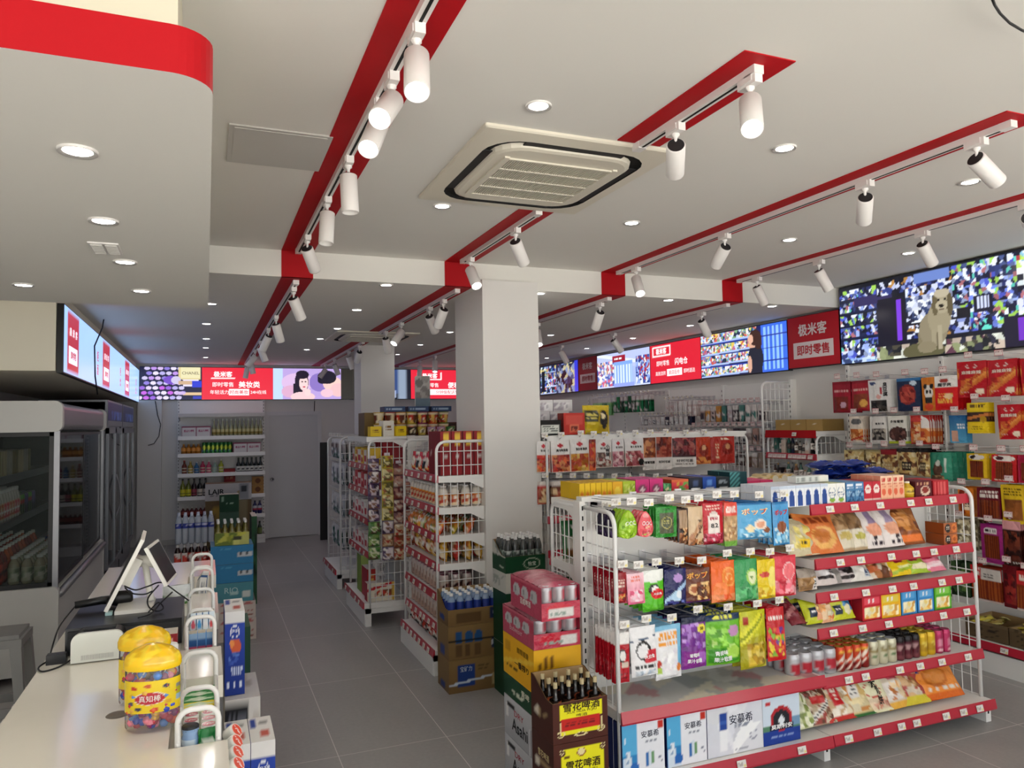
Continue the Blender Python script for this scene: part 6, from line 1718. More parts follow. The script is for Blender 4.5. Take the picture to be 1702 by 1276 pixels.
c, w, z0, z1 = box_at(973, 1020, 673, 719, 'y', 5.14)
me = bag_mesh('rice_pack', w, z1 - top, .09, [F('c8b020'), ('r', .5, .1, .95, .85, 'b89c18'), ('e', .72, .5, .18, .32, '1c1c1a'), ('e', .68, .62, .08, .12, 'e8d8a8'), ('r', .05, .45, .45, .8, '3a3a20'), ('s', .08, .5, .42, .75, 3, 'd8c860')], shape='pillow')
put(me, 'rice_pack', 'yellow pack with a tall black print on top of the middle unit', 'bag', (c, 5.20, z1), (0, 0, .1))
for i in range(3):
    for k in range(2):
        put(carton_mesh('tissue_pack', .17, .16, .092, [F('dcdadc'), ('c', 0, .1, 1, .8, 16, ['e8e6e8', 'c8c4cc', 'f4f2f4', 'b0a8b4'])], [F('d0ccd0')], [F('e4e2e4')], nf=(10, 6)), 'tissue_pack', 'white tissue pack on the middle unit by the pillar, %s layer, %s' % (('bottom', 'middle', 'top')[i], ('left', 'right')[k]), 'tissue pack', (2.45 + k * .175 + i * .03, 5.56, top + i * .093))

# ================================================================== BACK OF THE FRONT UNIT: TOP SHELF
yb0, zt2 = 3.50, 1.347
x = 1.80
def brow(n, w, h, d, fr, side, top_, nm, desc, gap=.003, deep=1):
    global x
    me = carton_mesh(nm, w, d, h, fr, side, top_, nf=(8, 8), ns=(6, 6))
    for k in range(n):
        for j in range(deep):
            put(me, nm, '%s%s, rear top of the front unit' % (desc, ', %s from the left' % ORD[k] if n > 1 else '') if j == 0 else '%s in the rear row, rear top of the front unit' % desc, 'snack box', (x + w / 2, yb0 + d / 2 + j * (d + .004), zt2), (0, 0, 0), None if j == 0 else '%s in the rear row' % desc)
        x += w + gap


YEL = [F('e0b818'), ('e', .5, .3, .3, .2, 'd88020'), ('s', .2, .6, .8, .85, 2, '8a5c10')]
brow(6, .030, .085, .11, YEL, [F('d8b020')], [F('c8a018'), ('c', 0, 0, 1, 1, 6, ['e0c030', 'c89818'])], 'snack_box', 'slim yellow box', deep=2)
brow(1, .06, .085, .11, [F('e0a820'), ('e', .5, .4, .3, .3, 'f0d048')], [F('c89018')], [F('d8b028')], 'snack_box', 'wide yellow box', deep=2)
brow(1, .075, .085, .11, [F('a8c030'), ('b', 0, 0, 1, .8, 14, ['c8d860', '88a020', 'e0e890'])], [F('8aa020')], [F('a0b838'), ('c', 0, 0, 1, 1, 10, ['88a828', 'c8d860'])], 'snack_box', 'lime green box', deep=2)
brow(2, .085, .09, .10, [F('c83078'), ('e', .5, .45, .3, .28, '7a3c58'), ('e', .5, .36, .18, .14, 'e8d0d4')], [F('a82860')], [F('d04888'), ('c', 0, 0, 1, 1, 10, ['d85898', 'b83070'])], 'candy_box', 'bright pink box', deep=2)
brow(1, .05, .06, .10, [F('489a58'), ('c', 0, 0, 1, 1, 10, ['68b878', '2c6a40', 'd8d0a0'])], [F('3a7a48')], [F('489058')], 'candy_box', 'small green box', deep=2)
brow(1, .11, .08, .10, [F('d8683c'), ('c', 0, 0, 1, .8, 20, ['d83c48', '58a850', 'e8c048'])], [F('b04828')], [F('c85838')], 'candy_box', 'red and green mixed box', deep=2)
brow(1, .09, .085, .10, [F('1c2030'), ('r', .2, .05, .8, .3, 'd8d8d8'), ('e', .5, .6, .2, .2, '4a5880')], [F('141824')], [F('20263a')], 'chocolate_box', 'black box with a white price label', deep=2)
brow(1, .09, .085, .10, [F('20489c'), ('r', .2, .05, .8, .3, 'd8d8d8'), ('e', .5, .6, .2, .2, '5a88d0')], [F('183878')], [F('2850a8')], 'chocolate_box', 'deep blue box with a white price label', deep=2)
brow(1, .09, .08, .10, [F('1a2228'), ('r', .2, .05, .8, .3, 'd8d8d8'), ('s', .2, .5, .8, .8, 2, '889098')], [F('141a20')], [F('202a30')], 'chocolate_box', 'charcoal box with a white price label', deep=2)
brow(1, .12, .105, .10, [F('123c44')] + [('d', q * .25 - .6, .9, .03, '58a0a0') for q in range(9)], [F('123c44')], [F('184850')] + [('d', q * .25 - .6, .9, .04, '58a0a0') for q in range(9)], 'candy_box', 'teal striped box', deep=2)
brow(2, .09, .05, .10, [F('d83868'), ('s', .2, .3, .8, .7, 2, 'f0b8c8')], [F('b82c58')], [F('d84470')], 'candy_box', 'low magenta box', deep=2)
me = can_mesh('biscuit_tube', .026, .19, [F('d8c490'), ('r', 0, .05, 1, .1, 'b89848'), ('s', .1, .3, .6, .7, 3, '8a6a30')], 'e8e0c8')
for k in range(7):
    put(me, 'biscuit_tube', 'cream biscuit tube lying on the rear top of the front unit', 'tube', (x + .02 + k * .034, yb0 + .04, zt2 + .03 + .018 * (k % 2)), (-math.pi / 2, 0, 0), 'cream biscuit tubes lying in a row')
x += .27
rs = random.Random(9)
me = bag_mesh('crisp_packet', .12, .17, .05, [F('1c3488'), ('e', .5, .5, .3, .2, '3858b8'), ('s', .25, .4, .75, .6, 2, 'd8e0f8'), ('c', 0, .8, 1, 1, 8, ['2848a0', '142868', '8098d8'])], shape='pillow', seed=3)
for k in range(11):
    put(me, 'crisp_packet', 'shiny blue snack packet heaped on the rear top of the front unit', 'snack packet', (x + .06 + (k % 4) * .128 + .03 * (k // 4 % 2), yb0 + .02 + .01 * (k // 4), zt2 + .028 + .047 * (k // 4)), (-math.pi / 2 + rs.uniform(-.04, .04), rs.uniform(-.05, .05), rs.uniform(-.08, .08)), 'heap of shiny blue snack packets')
# goods on the rear shelves, seen through the wire end
rs = random.Random(5)
for zi, z in enumerate((.14, .42, .72, 1.02)):
    for k in range(4):
        cc = rs.choice(['2c6a38', 'd8d0b8', 'c8a020', '3a8048', 'e0d8c8', 'b03828'])
        me = bag_mesh('snack_bag', .15, .2, .06, [F(cc), ('c', .1, .1, .9, .6, 14, [cc, 'e8d8a8', '8a5a30', 'f0ece0']), ('s', .2, .7, .8, .85, 1, 'f4f0e8')], nu=10, nv=10, shape='pillow', seed=k + zi)
        put(me, 'snack_bag', '%s bag from the wire end, %s rear shelf of the front unit' % (ORD[k], ORD[zi]), 'snack bag', (1.84 + k * .17, 3.66, z + .205), (.12, 0, math.pi))
# ================================================================== STACKS ON THE FLOOR
def stack(me, nm, label, cat, x0, y0, w, d, z, rz=0.0, parts=()):
    return put(me, nm, label, cat, (x0 + w / 2, y0 + d / 2, z), (0, 0, rz), parts=parts)


# brown lager cartons, nearest
w, d = .262, .225
BRN, CRE = '4a1f14', 'e8d8a0'
SNOW = [F(BRN), ('r', .12, .20, .90, .93, 'e8e018'), ('r', .14, .30, .86, .58, 'c02018'), ('s', .22, .36, .78, .50, 2, '7a1410'), ('r', .10, .18, .145, .55, BRN), ('r', .86, .18, .91, .55, BRN), ('e', .5, .16, .12, .045, CRE), ('e', .5, .17, .08, .03, BRN),
        ('o', .14, .22, .07, .08, CRE, .6), ('o', .87, .22, .07, .08, CRE, .6), ('r', .12, .2, .14, .5, CRE), ('r', .87, .2, .89, .5, CRE)]
SNOW2 = [F(BRN), ('r', .13, .06, .92, .86, 'e8e018'), ('e', .15, .8, .06, .08, BRN), ('e', .9, .8, .06, .08, BRN), ('o', .15, .82, .05, .06, CRE, .4), ('o', .9, .82, .05, .06, CRE, .4), ('e', .5, .76, .08, .09, CRE), ('o', .5, .76, .08, .09, '8a3020', .7), ('s', .18, .64, .3, .72, 1, '6a5010'), ('r', .13, .06, .92, .2, 'c02018')]
SIDEB = [F('421a10'), ('r', .12, .30, .34, .46, 'd8d0c0'), ('s', .4, .3, .9, .46, 3, 'a08860')]
me1 = carton_mesh('beer_carton', w, d, .19, SNOW2, SIDEB, [F('5a2c1c')], [('雪花啤酒', .53, .50, .2, '2a1408', .03, .62), ('XUE HUA PI JIU', .53, .34, .07, '2a1408', .01, .5)], [('雪花啤酒', .55, .6, .16, CRE, .02, .5)], nf=(40, 34))
me0 = carton_mesh('beer_carton', w, d, .205, SNOW2, SIDEB, [F('5a2c1c')], [('雪花啤酒', .53, .50, .2, '2a1408', .03, .62)], [('雪花啤酒', .55, .6, .16, CRE, .02, .5)], nf=(40, 34))
me2 = carton_mesh('beer_carton', w, d, .235, SNOW, SIDEB, None, [('雪花啤酒', .52, .86, .2, '2a1408', .03, .66), ('XUE HUA PI JIU', .52, .72, .07, '2a1408', .0, .55), ('啤酒', .52, .635, .07, '2a1408', .01, .2)], open_top=.168, nf=(44, 40))
sx, sy = 1.355, 2.925
stack(me0, 'beer_carton', 'lowest brown and yellow lager carton of the stack beside the front unit', 'carton', sx, sy, w, d, 0)
stack(me1, 'beer_carton', 'closed brown and yellow lager carton under the open one', 'carton', sx, sy, w, d, .207)
stack(me2, 'beer_carton', 'open brown and yellow lager carton full of dark bottles', 'carton', sx, sy, w, d, .399)
bb, bc = bottle_parts(.0265, .235, '120c08', [F('201008'), ('e', .25, .6, .09, .34, 'd86838'), ('o', .25, .6, .06, .24, 'f0c8a0', .5)], 'b8a880', capr=.36, neck=.34, sh=.54, lab=(.54, .70), n=14)
for j in range(3):
    for i in range(4):
        put(bb, 'beer_bottle', 'dark beer bottle with a gold cap standing in the open brown carton', 'bottle', (sx + .035 + i * .064, sy + .045 + j * .066, .404), (0, 0, random.Random(i * 5 + j).uniform(-.5, .5)), 'dark beer bottles in the open brown carton', parts=(('cap', bc),))
# grey, green and yellow cartons under shrink wrapped cans
px0, py0, w, d = 1.41, 3.24, .245, .385
ASA = [F('b4b6ba'), ('g', 'a4a6ac', 'c4c6ca'), ('r', .80, 0, 1, .62, '84868c'), ('v', .80, 0, 1, .62, 2, 'd8d8dc'), ('r', .06, .5, .14, .8, 'e8e8e8'), ('r', .1, .76, .34, .88, '18181a')]
for k in range(2):
    me = carton_mesh('beer_carton', w, d, .193, ASA, ASA, [F('b0b2b6')], (), [('Asahi', .52, .40, .30, '141416', .03, .5), ('DRY', .5, .70, .14, 'b03848', .02, .3)], ns=(24, 18))
    stack(me, 'beer_carton', 'silver grey beer carton, %s of two at the foot of the can stack' % ('lower' if k == 0 else 'upper'), 'carton', px0, py0, w, d, k * .195)
me = carton_mesh('beer_carton', w, d, .105, [F('14442a')], [F('14442a'), ('s', .3, .2, .7, .45, 2, 'd8dcc8'), ('s', .12, .6, .3, .8, 2, 'b0b890')], [F('1c4c30')], (), [('青啤', .72, .62, .3, 'e8e4d0', .03, .25)], ns=(20, 10))
stack(me, 'beer_carton', 'dark green beer carton between the grey and yellow ones', 'carton', px0, py0, w, d, .391)
YL = [F('e8ac14'), ('r', .08, .62, .24, .84, 'c89010'), ('s', .1, .15, .5, .3, 1, '5a3c08'), ('d', .3, .4, .05, 'f0c840')]
me = carton_mesh('beer_carton', w, d, .20, [F('e0a818'), ('s', .08, .5, .4, .8, 2, '5a3008'), ('s', .3, .12, .9, .3, 1, '3a2008')], YL, [F('d8a420')], (), [('一番搾り', .62, .42, .16, '201408', .03, .45), ('醇厚顺滑', .66, .76, .14, '3a2408', .02, .36)], ns=(22, 16))
stack(me, 'beer_carton', 'yellow beer carton under the pink shrink wrapped cans', 'carton', px0, py0, w, d, .497)


def can_pack(label, x0, y0, w, d, z, h, text, latin):
    g = G()
    PK = [F('b03a54'), ('r', 0, .0, 1, .52, 'b4405a'), ('r', 0, .93, 1, 1, 'c85c70')]
    for u in (.10, .38, .66):
        PK += [('e', u + .1, .62, .11, .20, 'b8b4b8'), ('r', u - .01, .46, u + .21, .56, 'b8b4b8'), ('e', u + .06, .6, .03, .1, '8a8488')]
    g.face((-w / 2, d / 2, 0), (0, -d, 0), (0, 0, h * .86), PK, 40, 18)
    g.face((w / 2, -d / 2, 0), (0, d, 0), (0, 0, h * .86), PK, 12, 10)
    g.face((w / 2, d / 2, 0), (-w, 0, 0), (0, 0, h * .86), [F('a83850')], 4, 4)
    g.face((-w / 2, -d / 2, 0), (w, 0, 0), (0, 0, h * .46), [F('b83048'), ('e', .45, .62, .34, .3, 'c81c34'), ('r', .2, .15, .85, .68, 'd8d4d0') if text else ('r', .56, .2, .95, .75, 'd8d4d0'), ('s', .25, .2, .65, .6, 3, '8a9a90')], 20, 10)
    for k in range(3):                                                 # can ends behind the film
        x = -w / 2 + w * (k + .5) / 3
        g.lathe([(w / 6 * .8, h * .40), (w / 6 * .97, h * .46), (w / 6 * .97, h * .84), (w / 6 * .8, h * .9), (0, h * .9)], 12, [F('c0bcc0'), ('r', .3, .2, .42, .8, 'c84858'), ('r', .12, .2, .2, .7, '8a868a')], 1, o=(x, -d / 2 + w / 6 * 1.0, 0), sub=h * .1)
    a, b = np.meshgrid(np.linspace(0, 1, 19), np.linspace(0, 1, 9), indexing='ij')
    top = np.stack([-w / 2 + b * w, -d / 2 + a * d, h * .86 + h * .12 * np.clip(np.sin(b * np.pi), 0, 1) ** .4 * np.clip(np.sin(np.clip(a * 1.0, 0, 1) * np.pi), 0, 1) ** .3 + .004 * np.abs(np.sin(a * 18.8))], -1)
    g.grid(top, paint([F('b85068'), ('v', 0, .12, 1, .88, 5, 'c87888'), ('c', 0, 0, 1, 1, 22, ['b04860', 'c06878', 'a83c54', 'd08c98'])], a, b), 2, True, flip=True)
    u = np.array([0, -1, 0])
    if text:
        g.text('百威啤酒', (-w / 2 - .0015, 0, h * .28), u, (0, 0, 1), h=h * .17, col='e8dcd8', off=.03)
    else:
        g.text(latin, (-w / 2 - .0015, .02, h * .28), u, (0, 0, 1), h=h * .17, col='d8a8b0', off=.0)
    o = g.obj('beer_can_pack', [M_FILM, M_METAL, M_FILM])
    o.location = (x0 + w / 2, y0 + d / 2, z)
    tag(o, label, 'can pack')


can_pack('pink shrink wrapped pack of silver cans under the topmost pack', px0 - .0, py0 - .005, .24, .39, .699, .155, False, 'Budweiser')
can_pack('topmost pink shrink wrapped pack of silver cans on the carton stack', px0 - .0, 3.14, .195, .37, .852, .175, True, '')

# brown water cartons
wx, wy, w, d = 1.47, 4.765, .37, .25
KR = [F('7c6038'), ('g', '785c36', '866a40')]
def pet(v, label, cap, r=.024, h=.20, sh=.62, lab=(.12, .58)):
    return bottle_parts(r, h, v, label, cap, capr=.46, neck=.42, sh=sh, lab=lab, n=12)


ft0 = [('宝矿力', .32, .70, .16, 'c8d0d8', .02, .22)]
c0 = carton_mesh('water_carton', w, d, .213, KR + [('r', .16, .18, .48, .82, '1c3c80'), ('d', .25, .2, .03, 'c8d4e0'), ('r', .82, .14, 1, .48, 'a89468'), ('v', .84, .18, .98, .44, 8, '3a2c18'), ('r', .86, .72, .96, .92, '3a3020'), ('s', .52, .6, .76, .8, 2, '5a4828')], KR + [('r', .3, .1, .7, .3, '1c3c80')], [F('8a6c40')], ft0, nf=(34, 20))
stack(c0, 'water_carton', 'brown sports drink carton on the floor with a blue square label', 'carton', wx, wy, w, d, 0)
c1 = carton_mesh('water_carton', w, d, .215, KR + [q for u in (.12, .32, .50) for q in (('r', u, .46, u + .13, .74, '1c4c80'), ('e', u + .065, .74, .065, .1, '1c4c80'), ('d', .55, 0, .0, '000000'), ('v', u, .08, u + .13, .42, 5, '5c4426'))] + [('r', .80, .22, 1, .52, '18284a'), ('s', .82, .3, .98, .46, 1, 'c8ccd4')], KR + [('r', .3, .1, .7, .36, '1c3c80')], [F('8a6c40')], nf=(34, 20))
stack(c1, 'water_carton', 'brown sports drink carton with three blue bottle prints, middle of its stack', 'carton', wx, wy, w, d, .215)
c2 = carton_mesh('water_carton', w, d, .20, KR + [('v', .15, .15, .62, .75, 14, '5c4426'), ('r', .80, .3, 1, .95, '18284a'), ('s', .82, .4, .98, .8, 1, 'c8ccd4')], KR + [('r', .3, .1, .7, .3, '1c3c80')], None, open_top=.105, nf=(30, 10))
stack(c2, 'water_carton', 'open brown carton of blue labelled bottles on top of its stack', 'carton', wx, wy, w, d, .432)
pb, pc = pet('7c94b4', [F('1c3488'), ('c', .05, .2, .5, .5, 6, ['c8d4f0', '2848a8', '88a0d8']), ('d', .2, .9, .06, 'd8e4f4')], 'e8e8e6', r=.0275, sh=.72, lab=(.10, .74))
for j in range(4):
    for i in range(6):
        put(pb, 'water_bottle', 'blue labelled drink bottle with a white cap in the open brown carton', 'bottle', (wx + .035 + i * .06, wy + .037 + j * .058, .437), (0, 0, (i * 7 + j * 3) % 5 * .2), 'blue labelled bottles in the brown carton', parts=(('cap', pc),))
# green water cartons in front of the pillar
wx, wy, w, d = 1.86, 4.52, .28, .235
wx = 1.782
GRN = [F('0e3c24')]
for k, (h, ops, nm) in enumerate(((.33, [F('0c3820')], 'dark green water carton at the foot of the pillar stack'), (.32, [F('123c26')], 'green water carton second from the floor before the pillar'))):
    pass
stack(carton_mesh('water_carton', w, d, .33, GRN, GRN, [F('c8c4b8')]), 'water_carton', 'dark green carton at the bottom of the stack before the pillar', 'carton', wx, wy, w, d, 0)
stack(carton_mesh('water_carton', w, d, .33, GRN, GRN, [F('c8c4b8')]), 'water_carton', 'dark green carton second from the floor before the pillar', 'carton', wx, wy, w, d, .332)
c3 = carton_mesh('water_carton', w, d, .125, [F('c8c8be'), ('r', .6, .2, .8, .8, 'a89890')], [F('ccccC4'.lower()), ('s', .1, .2, .5, .8, 4, '9aa098'), ('d', .3, .6, .03, 'a0a8a0')], [F('c8c4b8')])
stack(c3, 'water_carton', 'white carton between green ones in the stack before the pillar', 'carton', wx, wy, w, d, .664)
c4 = carton_mesh('water_carton', w, d, .19, [F('0e4428'), ('o', .66, .5, .22, .34, 'a8b8a0', .75), ('r', .5, .1, .86, .16, '1c5c38')], [F('c8c8c0'), ('r', 0, 0, 1, .52, '0e4428'), ('s', .3, .6, .7, .9, 4, '8a9288'), ('s', .5, .12, .8, .2, 1, 'c8d0c0')], None, [('怡宝', .66, .5, .26, 'c8d4c4', .03)], open_top=.105, nf=(34, 16))
stack(c4, 'water_carton', 'open green carton of clear water bottles before the white pillar', 'carton', wx, wy, w, d, .79)
qb, qc = pet('3c403e', [F('4a5a50'), ('c', 0, 0, 1, 1, 14, ['3a4a44', '8a9a90', '1c2c24', 'b0b8b4'])], 'e4e4e2', r=.0255, h=.225, sh=.70, lab=(.3, .6))
for j in range(4):
    for i in range(5):
        put(qb, 'water_bottle', 'clear water bottle with a white cap in the open green carton', 'bottle', (wx + .034 + i * .053, wy + .036 + j * .054, .795), (0, 0, (i + j) * .7), 'clear bottles in the green carton', parts=(('cap', qc),))

# ================================================================== AISLE UNITS
def aisle_fill(y0, y1, xf, z, n, deep, mk, nm, desc, cat, wh, dx=.09, dz=0, rot=None):
    for k in range(n):
        y = y0 + (y1 - y0) * (k + .5) / n
        for j in range(deep):
            lab = '%s, %s from the near end, %s' % (desc, ORD[k], wh) if j == 0 else '%s behind the front row, %s' % (desc, wh)
            me, parts = mk[(k + j) % len(mk)] if isinstance(mk, list) else mk
            put(me, nm, lab, cat, (xf + dx * (j + .5), y, z + dz), rot or (0, 0, -math.pi / 2 + random.Random(k * 5 + j).uniform(-.1, .1)), '%s behind the front row, %s' % (desc, wh) if j else None, parts)


ax = A_X - .385
wh = '%s shelf of the pillar side unit'
me = carton_mesh('gift_box', .082, .30, .315, [F('8a1018'), ('r', .3, .66, .5, .74, 'e8c040'), ('r', .56, .66, .76, .74, 'e8c040'), ('r', .3, .78, .5, .86, 'e8c040'), ('r', .56, .78, .76, .86, 'e8c040'), ('r', .3, .9, .76, .95, 'd8b038'), ('r', .36, .40, .66, .48, 'c8c0bc'), ('r', .9, 0, 1, 1, '6a0c14')], [F('7a0e16'), ('s', .1, .4, .3, .9, 5, 'e0d0c8'), ('s', .5, .2, .9, .8, 4, '9a2028')], [F('a01820')])
for k in range(4):
    put(me, 'gift_box', 'tall dark red gift box with yellow squares, %s from the left on the pillar side unit' % ORD[k], 'gift box', (1.60 + k * .086, 5.34, 1.387))
mk = [(bag_mesh('biscuit_bag', .10, .15, .05, [F('d02028'), ('e', .5, .5, .3, .25, 'f0e8d8'), ('s', .2, .1, .8, .3, 1, 'f0d060')], nu=8, nv=10, seed=2), ()), (bag_mesh('biscuit_bag', .10, .15, .05, [F('e8e0d0'), ('c', 0, .2, 1, .8, 12, ['c83028', 'f0e8e0', '303030'])], nu=8, nv=10), ())]
aisle_fill(5.56, 6.06, ax, 1.387, 5, 2, mk, 'biscuit_bag', 'red and white biscuit bag', 'snack bag', wh % 'top', dz=.152)
b_, c_ = bottle_parts(.036, .15, 'e4dcd0', [F('e89838'), ('c', 0, 0, 1, .8, 14, ['f0d8b0', 'd86828', 'f4ece0', 'c83c28'])], 'ece8e4', capr=.7, neck=.6, sh=.72, lab=(.06, .6), n=12)
aisle_fill(5.19, 6.06, ax, 1.163, 10, 4, (b_, (('cap', c_),)), 'yoghurt_bottle', 'white and orange drink bottle', 'bottle', wh % 'second', dx=.085)
mk = [(bag_mesh('snack_bag', .11, .13, .06, [F(a), ('c', .05, .05, .95, .8, 14, [a, b, 'f0e8d8', 'd88030']), ('s', .2, .75, .8, .9, 1, 'f4f0e8')], nu=8, nv=9, shape='pillow', seed=i), ()) for i, (a, b) in enumerate((('d84828', 'f0b048'), ('c8b038', '6a7820'), ('e0602c', 'f4e0c0'), ('3a7838', 'd8d8a0')))]
aisle_fill(5.19, 6.06, ax, .968, 7, 3, mk, 'snack_bag', 'orange and green snack bag', 'snack bag', wh % 'third', dz=.10, dx=.11, rot=(-.5, .1, -math.pi / 2))
mk = [(bag_mesh('bread_bag', .10, .16, .07, [F(a), ('c', .05, .05, .95, .8, 16, [a, b, 'f0e0c0', '8a4820']), ('r', .3, .4, .7, .6, 'f0ece4')], nu=8, nv=10, shape='pillow', seed=i), ()) for i, (a, b) in enumerate((('d8a838', 'b87828'), ('c83830', 'e8b0a0'), ('e0b040', 'c86028')))]
aisle_fill(5.19, 6.06, ax, .768, 8, 4, mk, 'bread_bag', 'yellow brown bread bag', 'snack bag', wh % 'fourth', dz=.165, dx=.09)
g = can_mesh('snack_tub', .036, .125, [F('d8c8c4'), ('r', 0, .0, 1, .7, '5a3438'), ('c', 0, .05, 1, .7, 16, ['8a5048', 'd8b8a8', '3c2024', 'e8dcd4'])], 'd890a8')
for z, wn in ((.553, 'fifth'), (.343, 'sixth')):
    aisle_fill(5.19, 6.06, ax, z, 10, 3, (g, ()), 'snack_tub', 'pink lidded snack tub', 'tub', wh % wn, dx=.085)
mk = [(bag_mesh('noodle_bag', .12, .14, .07, [F(a), ('c', .05, .05, .95, .85, 18, [a, 'f0e8e0', 'c83828', '3a2c28'])], nu=8, nv=9, shape='pillow', seed=i), ()) for i, a in enumerate(('e4dcd4', 'c8302c', 'd8d0c8', '4a3430'))]
aisle_fill(5.19, 6.06, ax - .03, .173, 7, 3, mk, 'noodle_bag', 'white and red snack bag', 'snack bag', wh % 'bottom', dz=.14, dx=.12)
# sachet strips on the wire end of the second unit
SC = {'p': ['5a4468', 'd8c8d0', '8a6048', 'e8e0dc', '3a2c40'], 'g': ['4a7838', 'd8dcb8', '8aa858', '5a3c30'], 'y': ['c8b440', '6a6030', 'e8dca0', 'a05838'], 'r': ['6a3038', 'b88878', 'd8c8b8', '8a4438'], 'o': ['8a4c2c', 'd8b890', 'b03828', 'e0d8c0']}
ys_ = B_Y0 - .012
def strip_of(px, y0, y1, seq, label):
    p = pt(px, (y0 + y1) / 2, 'y', ys_)
    z1, z0 = pt(px, y0, 'y', ys_)[2], pt(px, y1, 'y', ys_)[2]
    t = thing('sachet_strip', label, 'sachet strip', (p[0], ys_, z1))
    h = (z1 - z0) / len(seq)
    link('hang_tab', bag_mesh('hang_tab', .05, .03, .004, [F('d8c8d0')], nu=3, nv=3, shape='flat'), t, (0, 0, .026))
    for k, q in enumerate(seq):
        cc = SC[q]
        me = bag_mesh('sachet', .105, h * .98, .022, [F(cc[0]), ('c', .06, .1, .94, .9, 14, cc), ('e', .5, .42, .3, .22, cc[1]), ('e', .5, .42, .2, .14, cc[2]), ('s', .2, .74, .8, .88, 1, 'f0ece8')], nu=9, nv=9, shape='pillow', seed=k + int(px))
        link('sachet', me, t, (0, -.004 - .012 * (k % 2), -k * h), (0, 0, random.Random(k).uniform(-.12, .12)))


strip_of(621, 762, 930, 'pppppggg', 'long strip of violet and green snack sachets, left on the wire end')
strip_of(644, 757, 930, 'yyyyypop', 'long strip of yellow snack sachets, middle of the wire end')
strip_of(663, 770, 930, 'rrrrrooo', 'long strip of dark red snack sachets, right of the middle on the wire end')
strip_of(678, 800, 925, 'rrrooo', 'short strip of brown snack sachets, rightmost on the wire end')
bx = B_X - .37
wh = '%s shelf of the sachet strip unit'
def bxm(nm, w, d, h, fr, si=None, ft=()):
    return (carton_mesh(nm, w, d, h, fr, si or [F('a82838')], [F('d8d0c8')], ft), ())


c, w, z0, z1 = box_at(611, 656, 968, 1012, 'y', B_Y0 + .03)
put(bxm('gift_box', w, .12, z1 - .205, [F('e8e0cc'), ('e', .62, .42, .22, .2, 'b89068'), ('c', .3, .25, .95, .6, 14, ['8a5030', 'e8d8b8', 'c83828']), ('d', .62, .35, .08, 'c82028'), ('r', .88, 0, 1, 1, 'd8b048')])[0], 'gift_box', 'cream biscuit gift box at the near end of the sachet unit', 'gift box', (c, B_Y0 + .10, .203))
put(bxm('gift_box', .08, .26, .26, [F('b02420'), ('s', .2, .5, .8, .8, 3, 'e8c060')])[0], 'gift_box', 'red gift box beside the cream biscuit box', 'gift box', (bx + .04, B_Y0 + .30, .203))
put(bxm('gift_box', .08, .2, .34, [F('8aa850'), ('r', 0, .5, 1, 1, 'a8c068')], [F('7a9840')])[0], 'gift_box', 'tall green gift box at the aisle edge of the sachet unit', 'gift box', (bx + .04, B_Y0 + .56, .203))
for z, wn, n, a in ((.632, 'second', 6, 'd8d0cc'), (.922, 'third', 6, 'e8e4e0'), (1.182, 'fourth', 6, 'd05858'), (1.402, 'fifth', 6, 'e4c040')):
    mk = [bxm('snack_box', .10, .10, .15, [F(a), ('c', .1, .1, .9, .8, 10, [a, 'c83040', 'f4ece4', '8a6048'])], [F(a)]), bxm('snack_box', .10, .10, .13, [F('e8e0d8'), ('r', .1, .2, .9, .6, 'c04048')], [F('d8d0c8')])]
    aisle_fill(B_Y0 + .06, B_Y1 - .03, bx, z, n, 2, mk, 'snack_box', 'pale snack carton', 'box', wh % wn, dx=.12)
mk = [bxm('drink_carton', .075, .09, .20, [F('b02830'), ('s', .2, .5, .8, .8, 3, 'e0a0a0')], [F('982028')])]
aisle_fill(B_Y0 + .03, B_Y0 + .45, bx + .12, 1.402, 3, 2, mk, 'drink_carton', 'dark red carton behind the wire end', 'carton', wh % 'fifth', dx=.1)
zt_ = 1.657
for k, (a, lab) in enumerate((('e8c828', 'yellow'), ('e8e4d8', 'white'), ('f0d020', 'bright yellow'))):
    put(bxm('snack_box', .10, .12, .09 if k != 1 else .14, [F(a), ('s', .2, .3, .8, .7, 2, '8a6020')], [F(a)])[0], 'snack_box', '%s box at the aisle edge on top of the sachet unit' % lab, 'box', (bx + .06 + k * .11, B_Y0 + .09, zt_), (0, 0, .1 * k))
put(bxm('shipping_carton', .14, .3, .22, [F('6a5428')], [F('5c4820')])[0], 'shipping_carton', 'plain brown carton left of the cup noodle stacks', 'carton', (bx + .10, B_Y0 + .55, zt_))
cupc = [('c8a020', 'yellow'), ('b82420', 'red'), ('c88820', 'orange yellow'), ('b8a028', 'olive yellow'), ('8a2858', 'purple'), ('c85820', 'orange'), ('6a7a28', 'green')]
for k, (a, lab) in enumerate(cupc):
    g = G().lathe([(.038, 0), (.049, .10), (.0515, .102), (.0515, .108), (0, .108)], 16, [F(a), ('c', 0, .1, 1, .75, 30, [a, 'e8c060', 'c83020', '6a3018', 'f0e8d0']), ('r', 0, .8, 1, .93, 'f0e0c0'), ('r', .18, .3, .36, .7, 'e8d8b0')], sub=.014)
    me = g.mesh('cup_noodle', [M_CARD])
    for i in range(2):
        for j in range(2):
            put(me, 'cup_noodle', '%s cup noodle, %s of two stacked on the sachet unit' % (lab, ('lower', 'upper')[i]) if j == 0 else '%s cup noodle in the rear row on the sachet unit' % lab, 'cup noodle', (1.50 + k * .105 + .001, B_Y0 + .33 + j * .15, zt_ + .004 + i * .109), (0, 0, k * .6), '%s cup noodles in the rear row' % lab if j else None)
